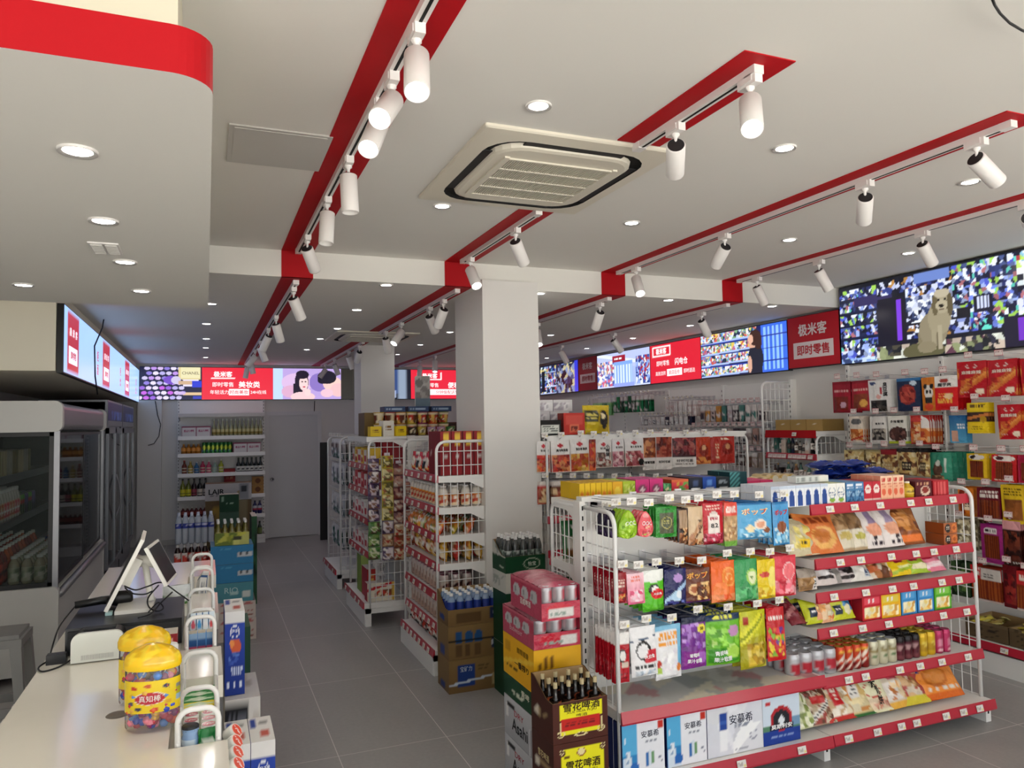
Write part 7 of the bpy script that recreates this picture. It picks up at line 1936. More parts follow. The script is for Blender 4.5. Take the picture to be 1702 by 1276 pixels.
for k in range(7):
    a = ['d8c070', 'c8b060', '3a2c20', 'c0a848', 'b898b8', 'c090b0', '3a7838'][k]
    me = G().lathe([(.034, 0), (.042, .07), (.044, .075), (0, .075)], 12, [F(a), ('e', .25, .5, .12, .3, 'e8dcc0'), ('e', .25, .5, .07, .18, '4a3020')], sub=.015).mesh('cup_noodle', [M_CARD])
    put(me, 'cup_noodle', '%s small noodle cup from the left, front row on the sachet unit' % ORD[k], 'cup noodle', (1.60 + k * .093, B_Y0 + .20, zt_ + .003))
for k in range(3):
    put(bxm('snack_box', .2, .2, .05, [F('3a5078'), ('s', .1, .2, .9, .7, 1, 'a8c0d8')], [F('2c4060')])[0], 'snack_box', 'flat blue box lying on the cup noodles, %s from the left' % ORD[k], 'box', (1.66 + k * .23, B_Y0 + .45, zt_ + .226))
p = pt(706, 690, 'y', B_Y0 + .62)
g = G()
for i in range(4):
    for k in range(2):
        g.lathe([(.012, 0), (.034, 0), (.036, .004), (.036, .070), (.034, .074), (.012, .074)], 14, None, 0, 'c8c4c0', o=(-.037 + k * .074, 0, i * .076), R=None)
g.face((-.076, -.038, 0), (.152, 0, 0), (0, 0, .31), [F('cac6c2'), ('b', 0, 0, 1, 1, 8, ['8a8684', 'a8a4a0'], 2.0), ('r', 0, 0, 1, .3, '6a8090')], 14, 20)
put(g.mesh('toilet_roll_pack', [M_FILM]), 'toilet_roll_pack', 'wrapped pack of toilet rolls standing above the cup noodles', 'toilet rolls', (p[0], B_Y0 + .72, zt_ + .28), (0, 0, 0))
put(bxm('storage_box', .3, .26, .277, [F('8a7c60'), ('c', 0, 0, 1, 1, 14, ['a89870', '6a5c40', 'b84838'])], [F('7a6c50')])[0], 'storage_box', 'brown printed carton carrying the toilet rolls behind the cup noodles', 'carton', (p[0], B_Y0 + .74, zt_))
put(bxm('storage_box', .34, .2, .12, [F('5a2c24'), ('c', 0, .1, 1, .9, 24, ['8a5a40', '3a1c18', 'b08860'])], [F('4a2420')])[0], 'storage_box', 'dark patterned box at the far right above the cup noodles', 'box', (2.32, B_Y0 + .7, zt_ + .0), (0, 0, 0))
# blister packs on the furthest unit
for zi, z in enumerate((.42, .78, 1.12, 1.40)):
    for k in range(9):
        a = [['d8d8d8', '2a5a48', 'e4e4e4'], ['e8e8e6', 'd8d4d0', 'c8ccd0'], ['c8c4c8', '8a8a90', 'e0e0e0'], ['5a4a48', '8a7a78', 'c8c0bc']][zi][k % 3]
        me = bag_mesh('household_pack', .088, .235, .03, [F(a), ('c', .1, .1, .9, .6, 10, [a, 'f0f0f0', '8a9094', '3a6a58']), ('r', 0, .8, 1, 1, 'e8e6e4')], nu=6, nv=8, shape='flat', seed=k)
        for j in range(3):
            y = C_Y1 - (.06 + k * .098)
            put(me, 'household_pack', '%s blister pack from the far end, %s hook row of the furthest unit' % (ORD[k], ('lowest', 'second', 'third', 'top')[zi]) if j == 0 else 'blister pack behind the first, furthest unit %s row' % ('lowest', 'second', 'third', 'top')[zi], 'blister pack',
                (1.74 - .33 + j * .05, y, z + .21), (0, 0, -math.pi / 2), 'blister packs behind the first, %s row' % ('lowest', 'second', 'third', 'top')[zi] if j else None)

# ================================================================== BACK WALL BOTTLE SHELF
yz = YB - .38
def zrow(p0, p1, z, n, mk, nm, desc, cat, deep=2, dy=.075):
    x0, x1 = pt(p0, 720, 'y', yz)[0], pt(p1, 720, 'y', yz)[0]
    for k in range(n):
        for j in range(deep):
            me, parts = mk
            put(me, nm, (desc if n == 1 else '%s, %s from the left on the back wall shelf' % (desc, ORD[k] if k < 12 else ('thirteenth', 'last')[k - 12])) if j == 0 else '%s behind the front row on the back wall' % desc, cat, (x0 + (x1 - x0) * (k + .5) / n, yz + .05 + j * dy, z + .001), (0, 0, 0), '%s behind the front row on the back wall' % desc if j else None, parts)


def bt(r, h, a, l_, cap, **k):
    b, c = bottle_parts(r, h, a, l_, cap, n=10, **k)
    return b, (('cap', c),)


WB = carton_mesh('drink_box', .20, .18, .155, [F('d8d4d4'), ('r', 0, 0, .06, 1, '8a2048'), ('r', .94, 0, 1, 1, '8a2048'), ('r', 0, .9, 1, 1, '8a2048'), ('s', .15, .4, .85, .65, 2, 'b06880')], [F('8a2048')])
zrow(302, 350, BZ[0], 2, (WB, ()), 'drink_box', 'white box with crimson edges', 'box', 1)
zrow(352, 437, BZ[0], 12, bt(.029, .26, '9a9a78', [F('c8c088'), ('r', 0, 0, 1, .4, '8a7830')], 'b8b8a8', lab=(.12, .42), sh=.5), 'liquor_bottle', 'pale clear spirit bottle', 'bottle', 2)
zrow(301, 334, BZ[1], 4, bt(.034, .15, 'a86a20', [F('d89038')], 'd8b060', sh=.6), 'liquor_bottle', 'small amber bottle', 'bottle', 2)
zrow(336, 386, BZ[1], 7, (can_mesh('beer_can', .032, .17, [F('2c7838'), ('e', .25, .55, .14, .2, 'c8d848'), ('c', 0, 0, 1, .3, 10, ['3a9048', '184a28', '88b0d0'])], 'c0c4c0'), ()), 'beer_can', 'green beer can', 'can', 2)
zrow(388, 433, BZ[1], 2, (WB, ()), 'drink_box', 'white box with red edges', 'box', 1)
for i, (a, cap, nm) in enumerate((('7a3018', 'c03028', 'rust brown'), ('a89028', 'e8d8a0', 'golden'), ('2a6898', 'd8e0e8', 'blue'), ('b82c50', 'e8e0e0', 'crimson'), ('d85878', 'f0e8e8', 'pink'), ('9ab8a8', 'e8e8e0', 'pale green'), ('b0b830', 'e8e8d0', 'lime'))):
    xx = 302 + i * 10.2
    zrow(xx, xx + 9, BZ[2], 1, bt(.036, .20 - .012 * (i % 3), a, [F('d8ccb0'), ('r', .1, .2, .4, .8, a)], cap, lab=(.15, .45), sh=.55), 'liquor_bottle', '%s liqueur bottle on the third back wall shelf' % nm, 'bottle', 1)
RB = carton_mesh('wine_box', .16, .12, .40, [F('8a1c20'), ('s', .2, .1, .8, .25, 2, 'd0a060'), ('s', .2, .6, .8, .7, 1, 'c08060')], [F('7a181c')])
c, w, z0, z1 = box_at(373, 391, 757, 802, 'y', YB - .45)
zrow(393, 437, BZ[2], 6, bt(.034, .22, '14241a', [F('d8d8d0'), ('e', .25, .4, .1, .2, '3a3a38')], '1c2c20', lab=(.08, .4), sh=.5), 'liquor_bottle', 'dark green bottle with white label', 'bottle', 1)
for i, (a, l) in enumerate((('7a8020', 'e0d838'), ('6a7420', 'd8d030'), ('2c1418', 'a04858'), ('101014', 'd8d0c0'), ('20141a', 'c8c0b8'))):
    zrow(300 + i * 9.5, 308 + i * 9.5, BZ[3], 1, bt(.038, .27, a, [F(l), ('r', .1, .2, .4, .5, a)], '2a1c1c', lab=(.08, .42), sh=.55, capr=.36, neck=.32), 'wine_bottle', '%s wine bottle from the left on the fourth back wall shelf' % ORD[i], 'bottle', 1)
put(RB, 'wine_box', 'tall dark red wine box standing in the middle of the back wall shelf', 'box', (c, yz + .10, BZ[3] + .001))
zrow(352, 370, BZ[3], 1, (carton_mesh('gift_box', .24, .14, .13, [F('b02820'), ('s', .1, .3, .9, .8, 2, 'd8b080')], [F('901c18')]), ()), 'gift_box', 'small red gift box left of the tall wine box', 'gift box', 1)
for k in range(2):
    put(carton_mesh('gift_box', .17, .14, .13, [F('a87a40'), ('e', .5, .5, .25, .3, '6a4020')], [F('8a6030')]), 'gift_box', 'brown gift box at the right of the fourth back wall shelf, %s' % ('lower', 'upper')[k], 'gift box', (.75, yz + .1, BZ[3] + .001 + k * .132))
zrow(301, 345, BZ[4], 6, bt(.032, .15, '5a1c1c', [F('8a3028')], 'd8d0c8', sh=.6), 'sauce_bottle', 'dark red squat bottle', 'bottle', 1)
zrow(420, 436, BZ[4], 2, bt(.034, .20, '2c2c60', [F('c8c8d0'), ('r', 0, 0, 1, .4, 'b83048')], '20283a', sh=.6), 'sauce_bottle', 'blue and red bottle at the right end', 'bottle', 1)
zrow(420, 436, BZ[5], 2, bt(.034, .26, '18301c', [F('6a7a40')], '2a2c20', sh=.6), 'wine_bottle', 'dark bottle at the bottom right', 'bottle', 1)

# ---- cartons and bottle packs on the floor before it
yq = 11.2
xa, xb = pt(341, 830, 'y', yq)[0], pt(418, 830, 'y', yq)[0]
ztop = pt(380, 803, 'y', yq)[2]
zm = pt(380, 831, 'y', yq)[2]
w = xb - xa
put(carton_mesh('beer_carton', w, .3, zm - .004, [F('6a5434'), ('r', .72, .55, .92, 1, '8a7c5c'), ('e', .3, .8, .14, .1, 'a88838')], [F('5c4628')]), 'beer_carton', 'tall brown carton in front of the bottle shelf', 'carton', (xa + w / 2, yq + .15, 0))
put(carton_mesh('beer_carton', w, .3, ztop - zm, [F('b8b4b4'), ('r', .74, .05, .92, .95, '8a8c90'), ('r', .78, .5, .88, .8, '30343a'), ('r', .70, .0, .74, .5, 'a08850'), ('s', .1, .2, .35, .3, 1, '6a6464')], [F('8a6c4c')], [F('7a5c3c')], [('LAIR', .24, .52, .3, '18181c', .05)], nf=(24, 14)), 'beer_carton', 'pale beer carton with a can print in front of the bottle shelf', 'carton', (xa + w / 2, yq + .15, zm))
c, w, z0, z1 = box_at(365, 397, 822, 851, 'y', 10.6)
put(carton_mesh('beer_carton', w, .22, z0, [F('3c5a48')], [F('2c4434')]), 'beer_carton', 'pale green carton under the dark green one, before the pale carton', 'carton', (c, 10.71, 0))
put(carton_mesh('beer_carton', w, .22, z1 - z0, [F('0e4026'), ('r', .08, .6, .2, .9, '8aa890'), ('s', .3, .4, .7, .55, 1, '9ab8a0')], [F('0c3420')]), 'beer_carton', 'dark green carton standing before the pale can print carton', 'carton', (c, 10.71, z0 + .002))
# water pack on red drink packs
yw = 8.0
c, w, z0, z1 = box_at(291, 356, 853, 903, 'y', yw)
wb_, wc_ = pet('c0c8d4', [F('2c3c98'), ('s', .1, .2, .9, .8, 1, 'd8dcf0')], 'c8d0e0', r=w / 12, h=z1 - z0, lab=(.52, .68), sh=.72)
wb2 = bottle_parts(w / 12, z1 - z0, 'b8c0cc', [F('2c3c98'), ('s', .1, .2, .9, .8, 1, 'd8dcf0')], 'c8d0e0', n=10, sh=.72, lab=(.52, .68), capr=.46, neck=.42, glass=M_PET)
for j in range(3):
    for i in range(6):
        put(wb2[0], 'water_bottle', 'clear blue banded water bottle in the pack beyond the counter', 'bottle', (c - w / 2 + w * (i + .5) / 6, yw + w / 12 + j * w / 6, z0), (0, 0, i + j), 'clear blue banded bottles beyond the counter', parts=(('cap', wb2[1]),))
c2_, w2, z02, z12 = box_at(283, 352, 903, 945, 'y', yw - .02)
rb_ = bottle_parts(w2 / 12, .26, '2a1614', [F('c02820'), ('c', 0, 0, 1, 1, 8, ['d84030', 'e8e0d8', '8a1814'])], 'd8d4d0', n=10, sh=.66, lab=(.35, .7), capr=.5)
for lv in range(2):
    zz = z0 - .004 - .263 * (lv + 1)
    for j in range(2):
        for i in range(6):
            put(rb_[0], 'cola_bottle', 'dark bottle with red label in the %s layer under the clear water pack' % ('upper', 'lower')[lv], 'bottle', (c - w2 / 2 + w2 * (i + .5) / 6, yw + w2 / 12 + j * w2 / 5, max(zz, .002)), (0, 0, i), 'dark red labelled bottles, %s layer' % ('upper', 'lower')[lv], parts=(('cap', rb_[1]),))
    put(carton_mesh('bottle_tray', w2 + .01, .22, .03, [F('1c1c1e'), ('v', 0, .1, 1, .9, 8, 'c8c8c8')], [F('1c1c1e')]), 'bottle_tray', 'black and white tray under the %s bottles beyond the counter' % ('water', 'red labelled')[lv], 'tray', (c, yw + .10, max(zz, .0) - .0315 + (.263 if lv == 0 else .263)), (0, 0, 0)) if False else None
# cartons along the customer side of the counter
ye = 6.70
xa = .075
def cstack(p0, p1, zs, ze, y, d, nm, lab, fr, si=None, top=None, ft=(), nf=(20, 12), **k):
    a, b = pt(p0, 950, 'y', y)[0], pt(p1, 950, 'y', y)[0]
    return put(carton_mesh(nm, b - a, d, ze - zs - .002, fr, si or [F('3a5a70')], top or [F('8a8a88')], ft, nf=nf, **k), nm, lab, 'carton', ((a + b) / 2, y + d / 2, zs))


pz = lambda y_: float(pt(390, y_, 'y', ye)[2])
zA, zB, zC, zD, zE = pz(1028), pz(1000), pz(968), pz(937), pz(906)
PKC = [F('c8bcb4'), ('e', .2, .86, .12, .07, 'b86868'), ('e', .5, .86, .12, .07, 'b86868'), ('e', .8, .86, .12, .07, 'b86868'), ('s', .1, .3, .9, .5, 1, 'a86058'), ('s', .5, .1, .9, .2, 1, '8a5048')]
cstack(362, 426, 0, zA, ye, .36, 'milk_carton', 'lower pale pink printed carton on the floor along the counter', PKC, [F('b8aca4')])
cstack(362, 425, zA, zB, ye, .36, 'milk_carton', 'upper pale pink printed carton under the teal one', PKC, [F('b8aca4')])
TE = [F('4a8a98'), ('s', .45, .3, .7, .55, 1, 'a8c8c8'), ('r', .74, .25, .95, .5, 'c8d0cc')]
cstack(354, 421, zB, zC, ye, .34, 'drink_carton', 'teal drink carton under the two blue ones', TE, [F('3c7480')], None, [('RIO', .45, .62, .3, 'a8c8cc', .02)])
BL = [F('2a78a8'), ('r', .64, .38, .96, .66, 'c8ccd0'), ('v', .66, .42, .94, .62, 9, '20242c'), ('s', .25, .75, .5, .88, 1, '4a98c0')]
cstack(352, 421, zC, zD, ye, .34, 'drink_carton', 'lower blue carton with a barcode along the counter', BL, [F('1c5c88')])
cstack(350, 421, zD, zE, ye, .34, 'drink_carton', 'upper blue carton with a barcode along the counter', BL, [F('1c5c88')], [F('3888b0')])
pa, pb_ = pt(357, 890, 'y', ye + .02)[0], pt(414, 890, 'y', ye + .02)[0]
zT2 = pz(883)
w = pb_ - pa
put(carton_mesh('drink_carton', w, .25, zT2 - zE, [F('a8a838'), ('c', 0, 0, 1, 1, 16, ['b8b848', '98a030', 'c8c870', '687828']), ('s', .4, .3, .8, .7, 1, '3a3a20')], [F('98982c')], open_top=(zT2 - zE) * .9), 'drink_carton', 'yellow green open tray of drink bottles on the blue cartons', 'carton', ((pa + pb_) / 2, ye + .15, zE))
yb_ = bottle_parts(w / 12.5, .19, '6a6428', [F('a8a060'), ('c', 0, 0, 1, .8, 10, ['8a8838', 'd8d4b0', '5a3020'])], 'e0e0dc', n=10, sh=.62, lab=(.1, .55), capr=.55)
for j in range(4):
    for i in range(5):
        put(yb_[0], 'tea_bottle', 'amber drink bottle with a white cap in the yellow green tray', 'bottle', (pa + w * (i + .5) / 5, ye + .06 + j * .06, zE + .006), (0, 0, i), 'amber bottles in the yellow green tray', parts=(('cap', yb_[1]),))
put(carton_mesh('beer_carton', .05, .4, float(pt(420, 858, 'y', 8.0)[2]), [F('123a20'), ('c', 0, 0, 1, 1, 12, ['184a2a', '0c2c18', '2a5a38'])], [F('0e3018')]), 'beer_carton', 'tall dark green carton stack behind the blue cartons', 'carton', (.455, 8.2, 0))
# milk gift cartons
YI = [F('1c3c98'), ('g', '1a3488', '2444a8'), ('e', .55, .58, .26, .09, 'd86038'), ('e', .36, .62, .12, .05, 'e89048'), ('b', .2, .36, .8, .50, 10, ['5878c8', '3a58b0']), ('s', .3, .22, .9, .34, 2, 'c8d4f0'), ('r', .12, .08, .24, .16, 'd8e0f4'), ('r', .42, .08, .54, .16, 'd8e0f4'), ('r', .72, .08, .84, .16, 'd8e0f4'), ('r', 0, .86, 1, 1, 'e4e2e0'), ('o', .5, .76, .24, .075, 'e8ecf4', .75)]
TOPY = [F('e4e2de'), ('r', .06, .6, .26, .9, '24449c'), ('e', .62, .3, .2, .16, 'c05848'), ('s', .4, .6, .9, .8, 2, '8a8a88')]
def yili(x0, x1, y, d, z0, z1, lab):
    return put(carton_mesh('milk_carton', x1 - x0, d, z1 - z0, YI, [F('18308c')], TOPY, [('伊利', .5, .765, .05, 'e8ecf4', .02)], nf=(24, 40)), 'milk_carton', lab, 'milk box', ((x0 + x1) / 2, y + d / 2, z0))


yili(.078, .158, 3.46, .26, .62, .97, 'tall blue milk gift carton standing on the white carton by the counter')
put(carton_mesh('milk_carton', .14, .34, .618, [F('dcd8d4'), ('r', .0, .62, .68, .93, '15161c'), ('s', .06, .66, .62, .88, 6, '6a6c78'), ('r', .8, .3, .95, .9, 'c8c0b8')], [F('d0ccc8')], [F('d8d4d0'), ('s', .6, .4, .9, .9, 2, 'b0a8a0')]), 'milk_carton', 'white carton with a black label under the tall blue carton', 'carton', (.148, 3.58, 0))
put(carton_mesh('milk_carton', .05, .3, float(pt(405, 1042, 'y', 4.02)[2]), [F('1c4430')], [F('183c2a')], [F('2a5840')]), 'milk_carton', 'slim dark green carton behind the tall blue milk carton', 'carton', (.185, 4.17, 0))
for k in range(2):
    x0 = .062 + k * .077
    yili(x0, x0 + .075, 2.62, .22, .362, .735, 'blue milk gift carton before the white one, %s of two tops by the counter' % ('left', 'right')[k])
    yili(x0, x0 + .075, 2.62, .22, .0, .36, 'blue milk gift carton on the floor by the counter, under the %s top one' % ('left', 'right')[k])
# ================================================================== INSIDE THE COOLER
def crow(z, x0, nx, y0, y1, n, mk, nm, desc, cat, wh, dx=.075, rz=-math.pi / 2):
    for k in range(n):
        for j in range(nx):
            me, parts = mk[(k // 2) % len(mk)] if isinstance(mk, list) else mk
            lab = '%s, %s from the near end, %s' % (desc, ORD[k] if k < 12 else 'further along', wh) if j == 0 and k < 12 else '%s behind the others, %s' % (desc, wh)
            put(me, nm, lab, cat, (x0 - dx * j, y0 + (y1 - y0) * (k + .5) / n, z + .002), (0, 0, rz), '%s behind the others, %s' % (desc, wh) if not (j == 0 and k < 12) else None, parts)


jb = lambda a, l, cap, r=.036, h=.2, **k: (lambda q: (q[0], (('cap', q[1]),)))(bottle_parts(r, h, a, [F(l[0]), ('c', 0, .05, 1, .95, 14, l)], cap, n=10, lab=(.1, .6), **k))
wh = 'upper shelf of the open cooler'
mk = [(carton_mesh('juice_carton', .075, .07, .19, [F(a), ('c', .05, .1, .95, .75, 12, [a, 'd8c8a0', 'c87838', 'e8e0d0']), ('r', 0, .84, 1, 1, b)], [F(b)]), ()) for a, b in (('b8a868', '8a8050'), ('b06840', 'c8b890'), ('a89878', 'b8b0a0'))]
crow(1.42, CSX - .05, 5, CY0 + .1, CY0 + 1.3, 13, mk, 'juice_carton', 'cream and orange drink carton', 'carton', wh, .09)
wh = 'middle shelf of the open cooler'
mk = [jb('d8d0c8', ['d8b8b0', 'c83848', 'f0ece8', '58804a'], 'e4e2de', h=.24, capr=.7, neck=.6), jb('dcd4cc', ['e0d0a8', 'b85838', 'f0e8e0', '708848'], 'e8e6e2', h=.24, capr=.7, neck=.6)]
crow(1.08, CSX - .05, 6, CY0 + .1, CY0 + .95, 10, mk, 'yoghurt_bottle', 'white capped fruit milk bottle', 'bottle', wh, .08)
g1 = (can_mesh('drink_can', .032, .16, [F('3a7838'), ('c', 0, 0, 1, 1, 16, ['58a040', 'c83838', '284a28', 'd8d0a0'])], 'b0b4b0'), ())
g2 = (can_mesh('drink_can', .032, .16, [F('3a3464'), ('c', 0, 0, 1, 1, 16, ['5a4a88', '8a88a8', '242040'])], 'b0b4b0'), ())
crow(1.08, CSX - .05, 3, CY0 + 1.0, CY0 + 1.55, 8, [g1, g2], 'drink_can', 'green and violet drink can', 'can', wh, .07)
wh = 'deck of the open cooler'
mk = [jb('8a1c14', ['b82820', 'd84838', '6a1410'], 'e8e4e0', h=.25, sh=.66), jb('c84c18', ['e06820', 'd84820', 'f0a050'], 'f0e8e0', h=.25, sh=.66)]
crow(.664, CX - .16, 3, CY0 + .12, CY0 + 1.2, 12, [jb('a89c80', ['b8b098', '7a8868', 'd8d0c0'], 'e4e2de', h=.2, capr=.6), jb('98a088', ['a8b090', '8a7858', 'd0c8b8'], 'e4e2de', h=.2, capr=.6)], 'tea_bottle', 'pale green drink bottle with a white cap', 'bottle', wh, .08)
crow(.664, CX - .42, 5, CY0 + .12, CY0 + 1.4, 12, mk, 'cola_bottle', 'red and orange soft drink bottle', 'bottle', wh, .08)
mk = [(can_mesh('drink_can', .033, .17, [F(a), ('c', 0, .1, 1, .9, 10, [a, 'f0e8e0', b])], 'c0c0c4'), ()) for a, b in (('d8581c', 'e8a040'), ('283c88', '8098d0'), ('b01c28', 'e8d8d8'))]
crow(.664, CX - .13, 4, CY0 + 1.25, CY0 + 1.95, 9, mk, 'drink_can', 'orange, blue or red drink can', 'can', wh, .08)

# ================================================================== ON THE COUNTER
# lollipop jars
def jar(px, label, y):
    t = thing('candy_jar', label, 'candy jar', (px, y, CT))
    r, h, sy = .068, .185, .62
    LB_ = [F('f0d018'), ('e', .25, .45, .095, .20, 'c02030'), ('o', .25, .45, .095, .20, 'f0e8e0', .86)]
    for a, b, c in ((.15, .78, 'c83820'), (.24, .84, 'd05828'), (.35, .8, '3a3454'), (.13, .3, '3a3050'), (.18, .14, '2c2848'), (.28, .1, 'd84828'), (.36, .3, 'e0a828'), (.14, .55, 'e0b020')):
        LB_.append(('e', a, b, .022, .06, c))
    LB_ += [('r', .42, .3, .52, .66, 'b8b018'), ('r', .42, .28, .5, .44, '98b8c8'), ('r', .43, .66, .49, .78, '8a8878')]
    g = G().lathe([(r * .94, .003), (r, .012), (r, .172), (r * .97, .178)], 40, None, 0, sy=sy)
    g.obj('jar', M_CLEAR, t)
    g = G().lathe([(r * 1.012, .052), (r * 1.018, .09), (r * 1.012, .135)], 72, LB_, sy=sy, sub=.0025)
    def wrap(tx_, ty_):
        an = tx_ / r
        return np.stack([r * 1.024 * np.sin(an), -r * 1.024 * sy * np.cos(an), .0895 + ty_], -1)
    g.text('真知棒', None, None, None, h=.017, col='f4ece4', off=.02, fmap=wrap)
    g.obj('label', M_GLOSS, t)
    g = G().lathe([(r * 1.02, .160), (r * 1.06, .166), (r * 1.06, .182), (r * .98, .196), (r * .7, .212), (r * .3, .222), (0, .224)], 40, [F('f8cc10'), ('c', 0, .2, 1, 1, 60, ['f4c40c', 'fcd828', 'f0bc08'])], sy=sy, sub=.006)
    g.obj('lid', M_GLOSS, t)
    rs = random.Random(int(y * 100))
    g = G()
    for k in range(230):
        a, q = rs.uniform(0, 6.28), math.sqrt(rs.uniform(.3, 1)) * r * .84
        z = rs.uniform(.016, .060) if k < 130 else rs.uniform(.06, .150)
        g.lathe([(0, -.012), (.009, -.008), (.0125, 0), (.009, .008), (0, .012)], 7, None, 0, rs.choice(['d83050', 'e86028', '3048b8', 'c02838', 'f08898', '8a2060', 'e8b040', '5a8ad0']), o=(q * math.cos(a), q * math.sin(a) * sy, z))
        if k % 5 == 0:
            g.tube([(q * math.cos(a), q * math.sin(a) * sy, z), (q * math.cos(a + .5) * .9, q * math.sin(a + .5) * sy * .9, z + .035)], .0018, 4, 0, 'f0e8d0')
    o = g.obj('lollipops', [M_GLOSS], t)
    o['kind'] = 'stuff'
    t.rotation_euler = (0, 0, -.12)


jar(-.130, 'large yellow lidded lollipop jar on the counter, nearest the camera', 2.285)
jar(-.165, 'large yellow lidded lollipop jar on the counter, behind the first', 2.50)
# cash drawer, receipt printer, till with two screens
t = thing('cash_drawer', 'black cash drawer under the till on the counter', 'cash drawer', (-.27, 3.30, CT))
G().box(-.19, .19, -.19, .20, .004, .098).obj('body', M_BLACK, t)
G().box(-.182, .182, -.198, -.19, .012, .088).obj('front', M_DARK, t)
G().lathe([(0, -.203), (.008, -.203), (.01, -.197)], 10, R=rotm(-math.pi / 2), o=(0, -.40, .05)).obj('lock', M_STEEL, t) if False else G().box(-.008, .008, -.2005, -.1985, .042, .058).obj('lock', M_STEEL, t)
t = thing('receipt_printer', 'receipt printer with a rounded white front at the near edge of the cash drawer', 'printer', (-.345, 3.03, CT))
ol = [(-.082, 0), (.082, 0)] + [(.082 - .03 + .03 * math.cos(a), .098 - .03 + .03 * math.sin(a)) for a in np.linspace(0, math.pi / 2, 6)] + [(-.082 + .03 - .03 * math.sin(a), .098 - .03 + .03 * math.cos(a)) for a in np.linspace(0, math.pi / 2, 6)]
g = prism_y(G(), [(x, z + .004) for x, z in ol], -.03, -.012)
for k in range(22):
    g.box(-.05 + k * .0046, -.0478 + k * .0046, -.0315, -.0295, .012, .028, 1)
g.obj('front_cover', [mat('printer_white', 'e4e6dc', .4), M_GRAYP], t)
prism_y(G(), [(x * .96, z * .97 + .004) for x, z in ol], -.012, .072).obj('body', M_BLACK, t)
G().box(-.05, .05, .02, .06, .0985, .104).obj('paper_slot', M_DARK, t)

M_TILL = mat('till_white', 'ece9e0', .35)
zb = CT + .098
t = thing('till', 'white till with two screens on a slanted stand on the counter', 'cash register', (-.255, 3.36, zb))
o = np.array(t.location)
def tl(g, nm, m, par=None):
    q = g.obj(nm, m, par or t)
    if par is None:
        q.location = -Vector(o)
    return q


bx_, by_ = -.265, 3.36
tl(G().box(bx_ - .055, bx_ + .075, by_ - .10, by_ + .12, zb, zb + .014), 'base', M_TILL)


def slab(c, ux, uy, w, h, th):
    """panel: centre, across direction, up direction"""
    c, ux, uy = np.array(c, float), np.array(ux, float), np.array(uy, float)
    ux = ux / np.linalg.norm(ux); uy = uy - ux * np.dot(ux, uy); uy = uy / np.linalg.norm(uy)
    n = np.cross(ux, uy)
    return c, np.stack([ux, uy, n], 1)


c, R = slab((-.295, 3.42, zb + .145), (-.04, 1, 0), (.125, 0, .26), 0, 0, 0)
tl(G().box(-.15, .15, -.145, .145, -.006, .008, R=R, o=c), 'main_screen', M_TILL)
q = tl(G().box(-.14, .14, -.13, .135, -.0075, -.006, R=R, o=c), 'main_display', M_BLACK)
tl(G().box(-.06, .06, -.05, .06, .008, .04, R=R, o=c), 'screen_back', M_TILL)
c2, R2 = slab((-.165, 3.40, zb + .165), (.12, 1, 0), (-.085, 0, .17), 0, 0, 0)
tl(G().box(-.115, .115, -.085, .085, -.008, .006, R=R2, o=c2), 'customer_screen', M_TILL)
tl(G().box(-.105, .105, -.075, .075, .006, .0075, R=R2, o=c2), 'customer_display', mat('dark_display', '23262b', .15))
tl(G().tube([(-.262, 3.41, zb + .17), (-.225, 3.41, zb + .175), (-.185, 3.40, zb + .165)], .022, 10), 'hinge', M_TILL)
tl(G().tube([(-.225, 3.40, zb + .165), (-.212, 3.385, zb + .09), (-.20, 3.37, zb + .02)], .013, 10), 'stand', M_TILL)
# scanner and cables
t = thing('barcode_scanner', 'black barcode scanner lying left of the till', 'scanner', (-.40, 3.42, zb))
G().lathe([(0, -.04), (.022, -.038), (.027, -.02), (.025, .03), (.015, .04), (0, .04)], 14, sx=1.1, sy=.75, R=rotm(0, math.pi / 2, .2), o=(.09, 0, .032)).obj('scanner_head', M_BLACK, t)
G().tube([(.08, 0, .028), (.02, -.012, .032), (-.07, -.03, .026)], [.02, .016, .014], 10).obj('grip', M_BLACK, t)
rs = random.Random(3)
def cable(pts, lab, r=.003):
    P = [np.array(p, float) for p in pts]
    out = []
    for i in range(len(P) - 1):
        p0, p1, p2, p3 = P[max(i - 1, 0)], P[i], P[i + 1], P[min(i + 2, len(P) - 1)]
        for s_ in np.linspace(0, 1, 6, endpoint=False):
            out.append(.5 * ((2 * p1) + (-p0 + p2) * s_ + (2 * p0 - 5 * p1 + 4 * p2 - p3) * s_ ** 2 + (-p0 + 3 * p1 - 3 * p2 + p3) * s_ ** 3))
    out.append(P[-1])
    tag(G().tube(out, r, 6).obj('power_cable', M_BLACK), lab, 'cable')


cable([(-.47, 3.39, zb + .02), (-.50, 3.25, zb - .02), (-.505, 3.12, CT + .02), (-.50, 3.05, CT + .004)], 'black scanner cable running along the left edge of the counter')
cable([(-.29, 3.30, zb + .10), (-.25, 3.28, zb + .085), (-.21, 3.30, zb + .09), (-.16, 3.33, zb + .095), (-.10, 3.32, zb + .05), (-.06, 3.30, zb + .02)], 'black cable hanging from the back of the till to the right')
cable([(-.29, 3.32, zb + .09), (-.265, 3.30, zb + .07), (-.22, 3.28, zb + .065), (-.19, 3.28, zb + .075)], 'short black cable with a connector under the main screen')
cable([(-.17, 3.31, zb + .09), (-.205, 3.28, zb + .05), (-.20, 3.25, zb + .02), (-.17, 3.23, zb + .006), (-.15, 3.25, zb + .012), (-.17, 3.27, zb + .03), (-.2, 3.22, zb + .008)], 'black cable coiled at the foot of the till')
cable([(-.12, 3.30, zb + .06), (-.16, 3.26, zb + .03), (-.19, 3.20, zb + .006), (-.23, 3.15, zb + .006)], 'black cable lying on the cash drawer before the till')
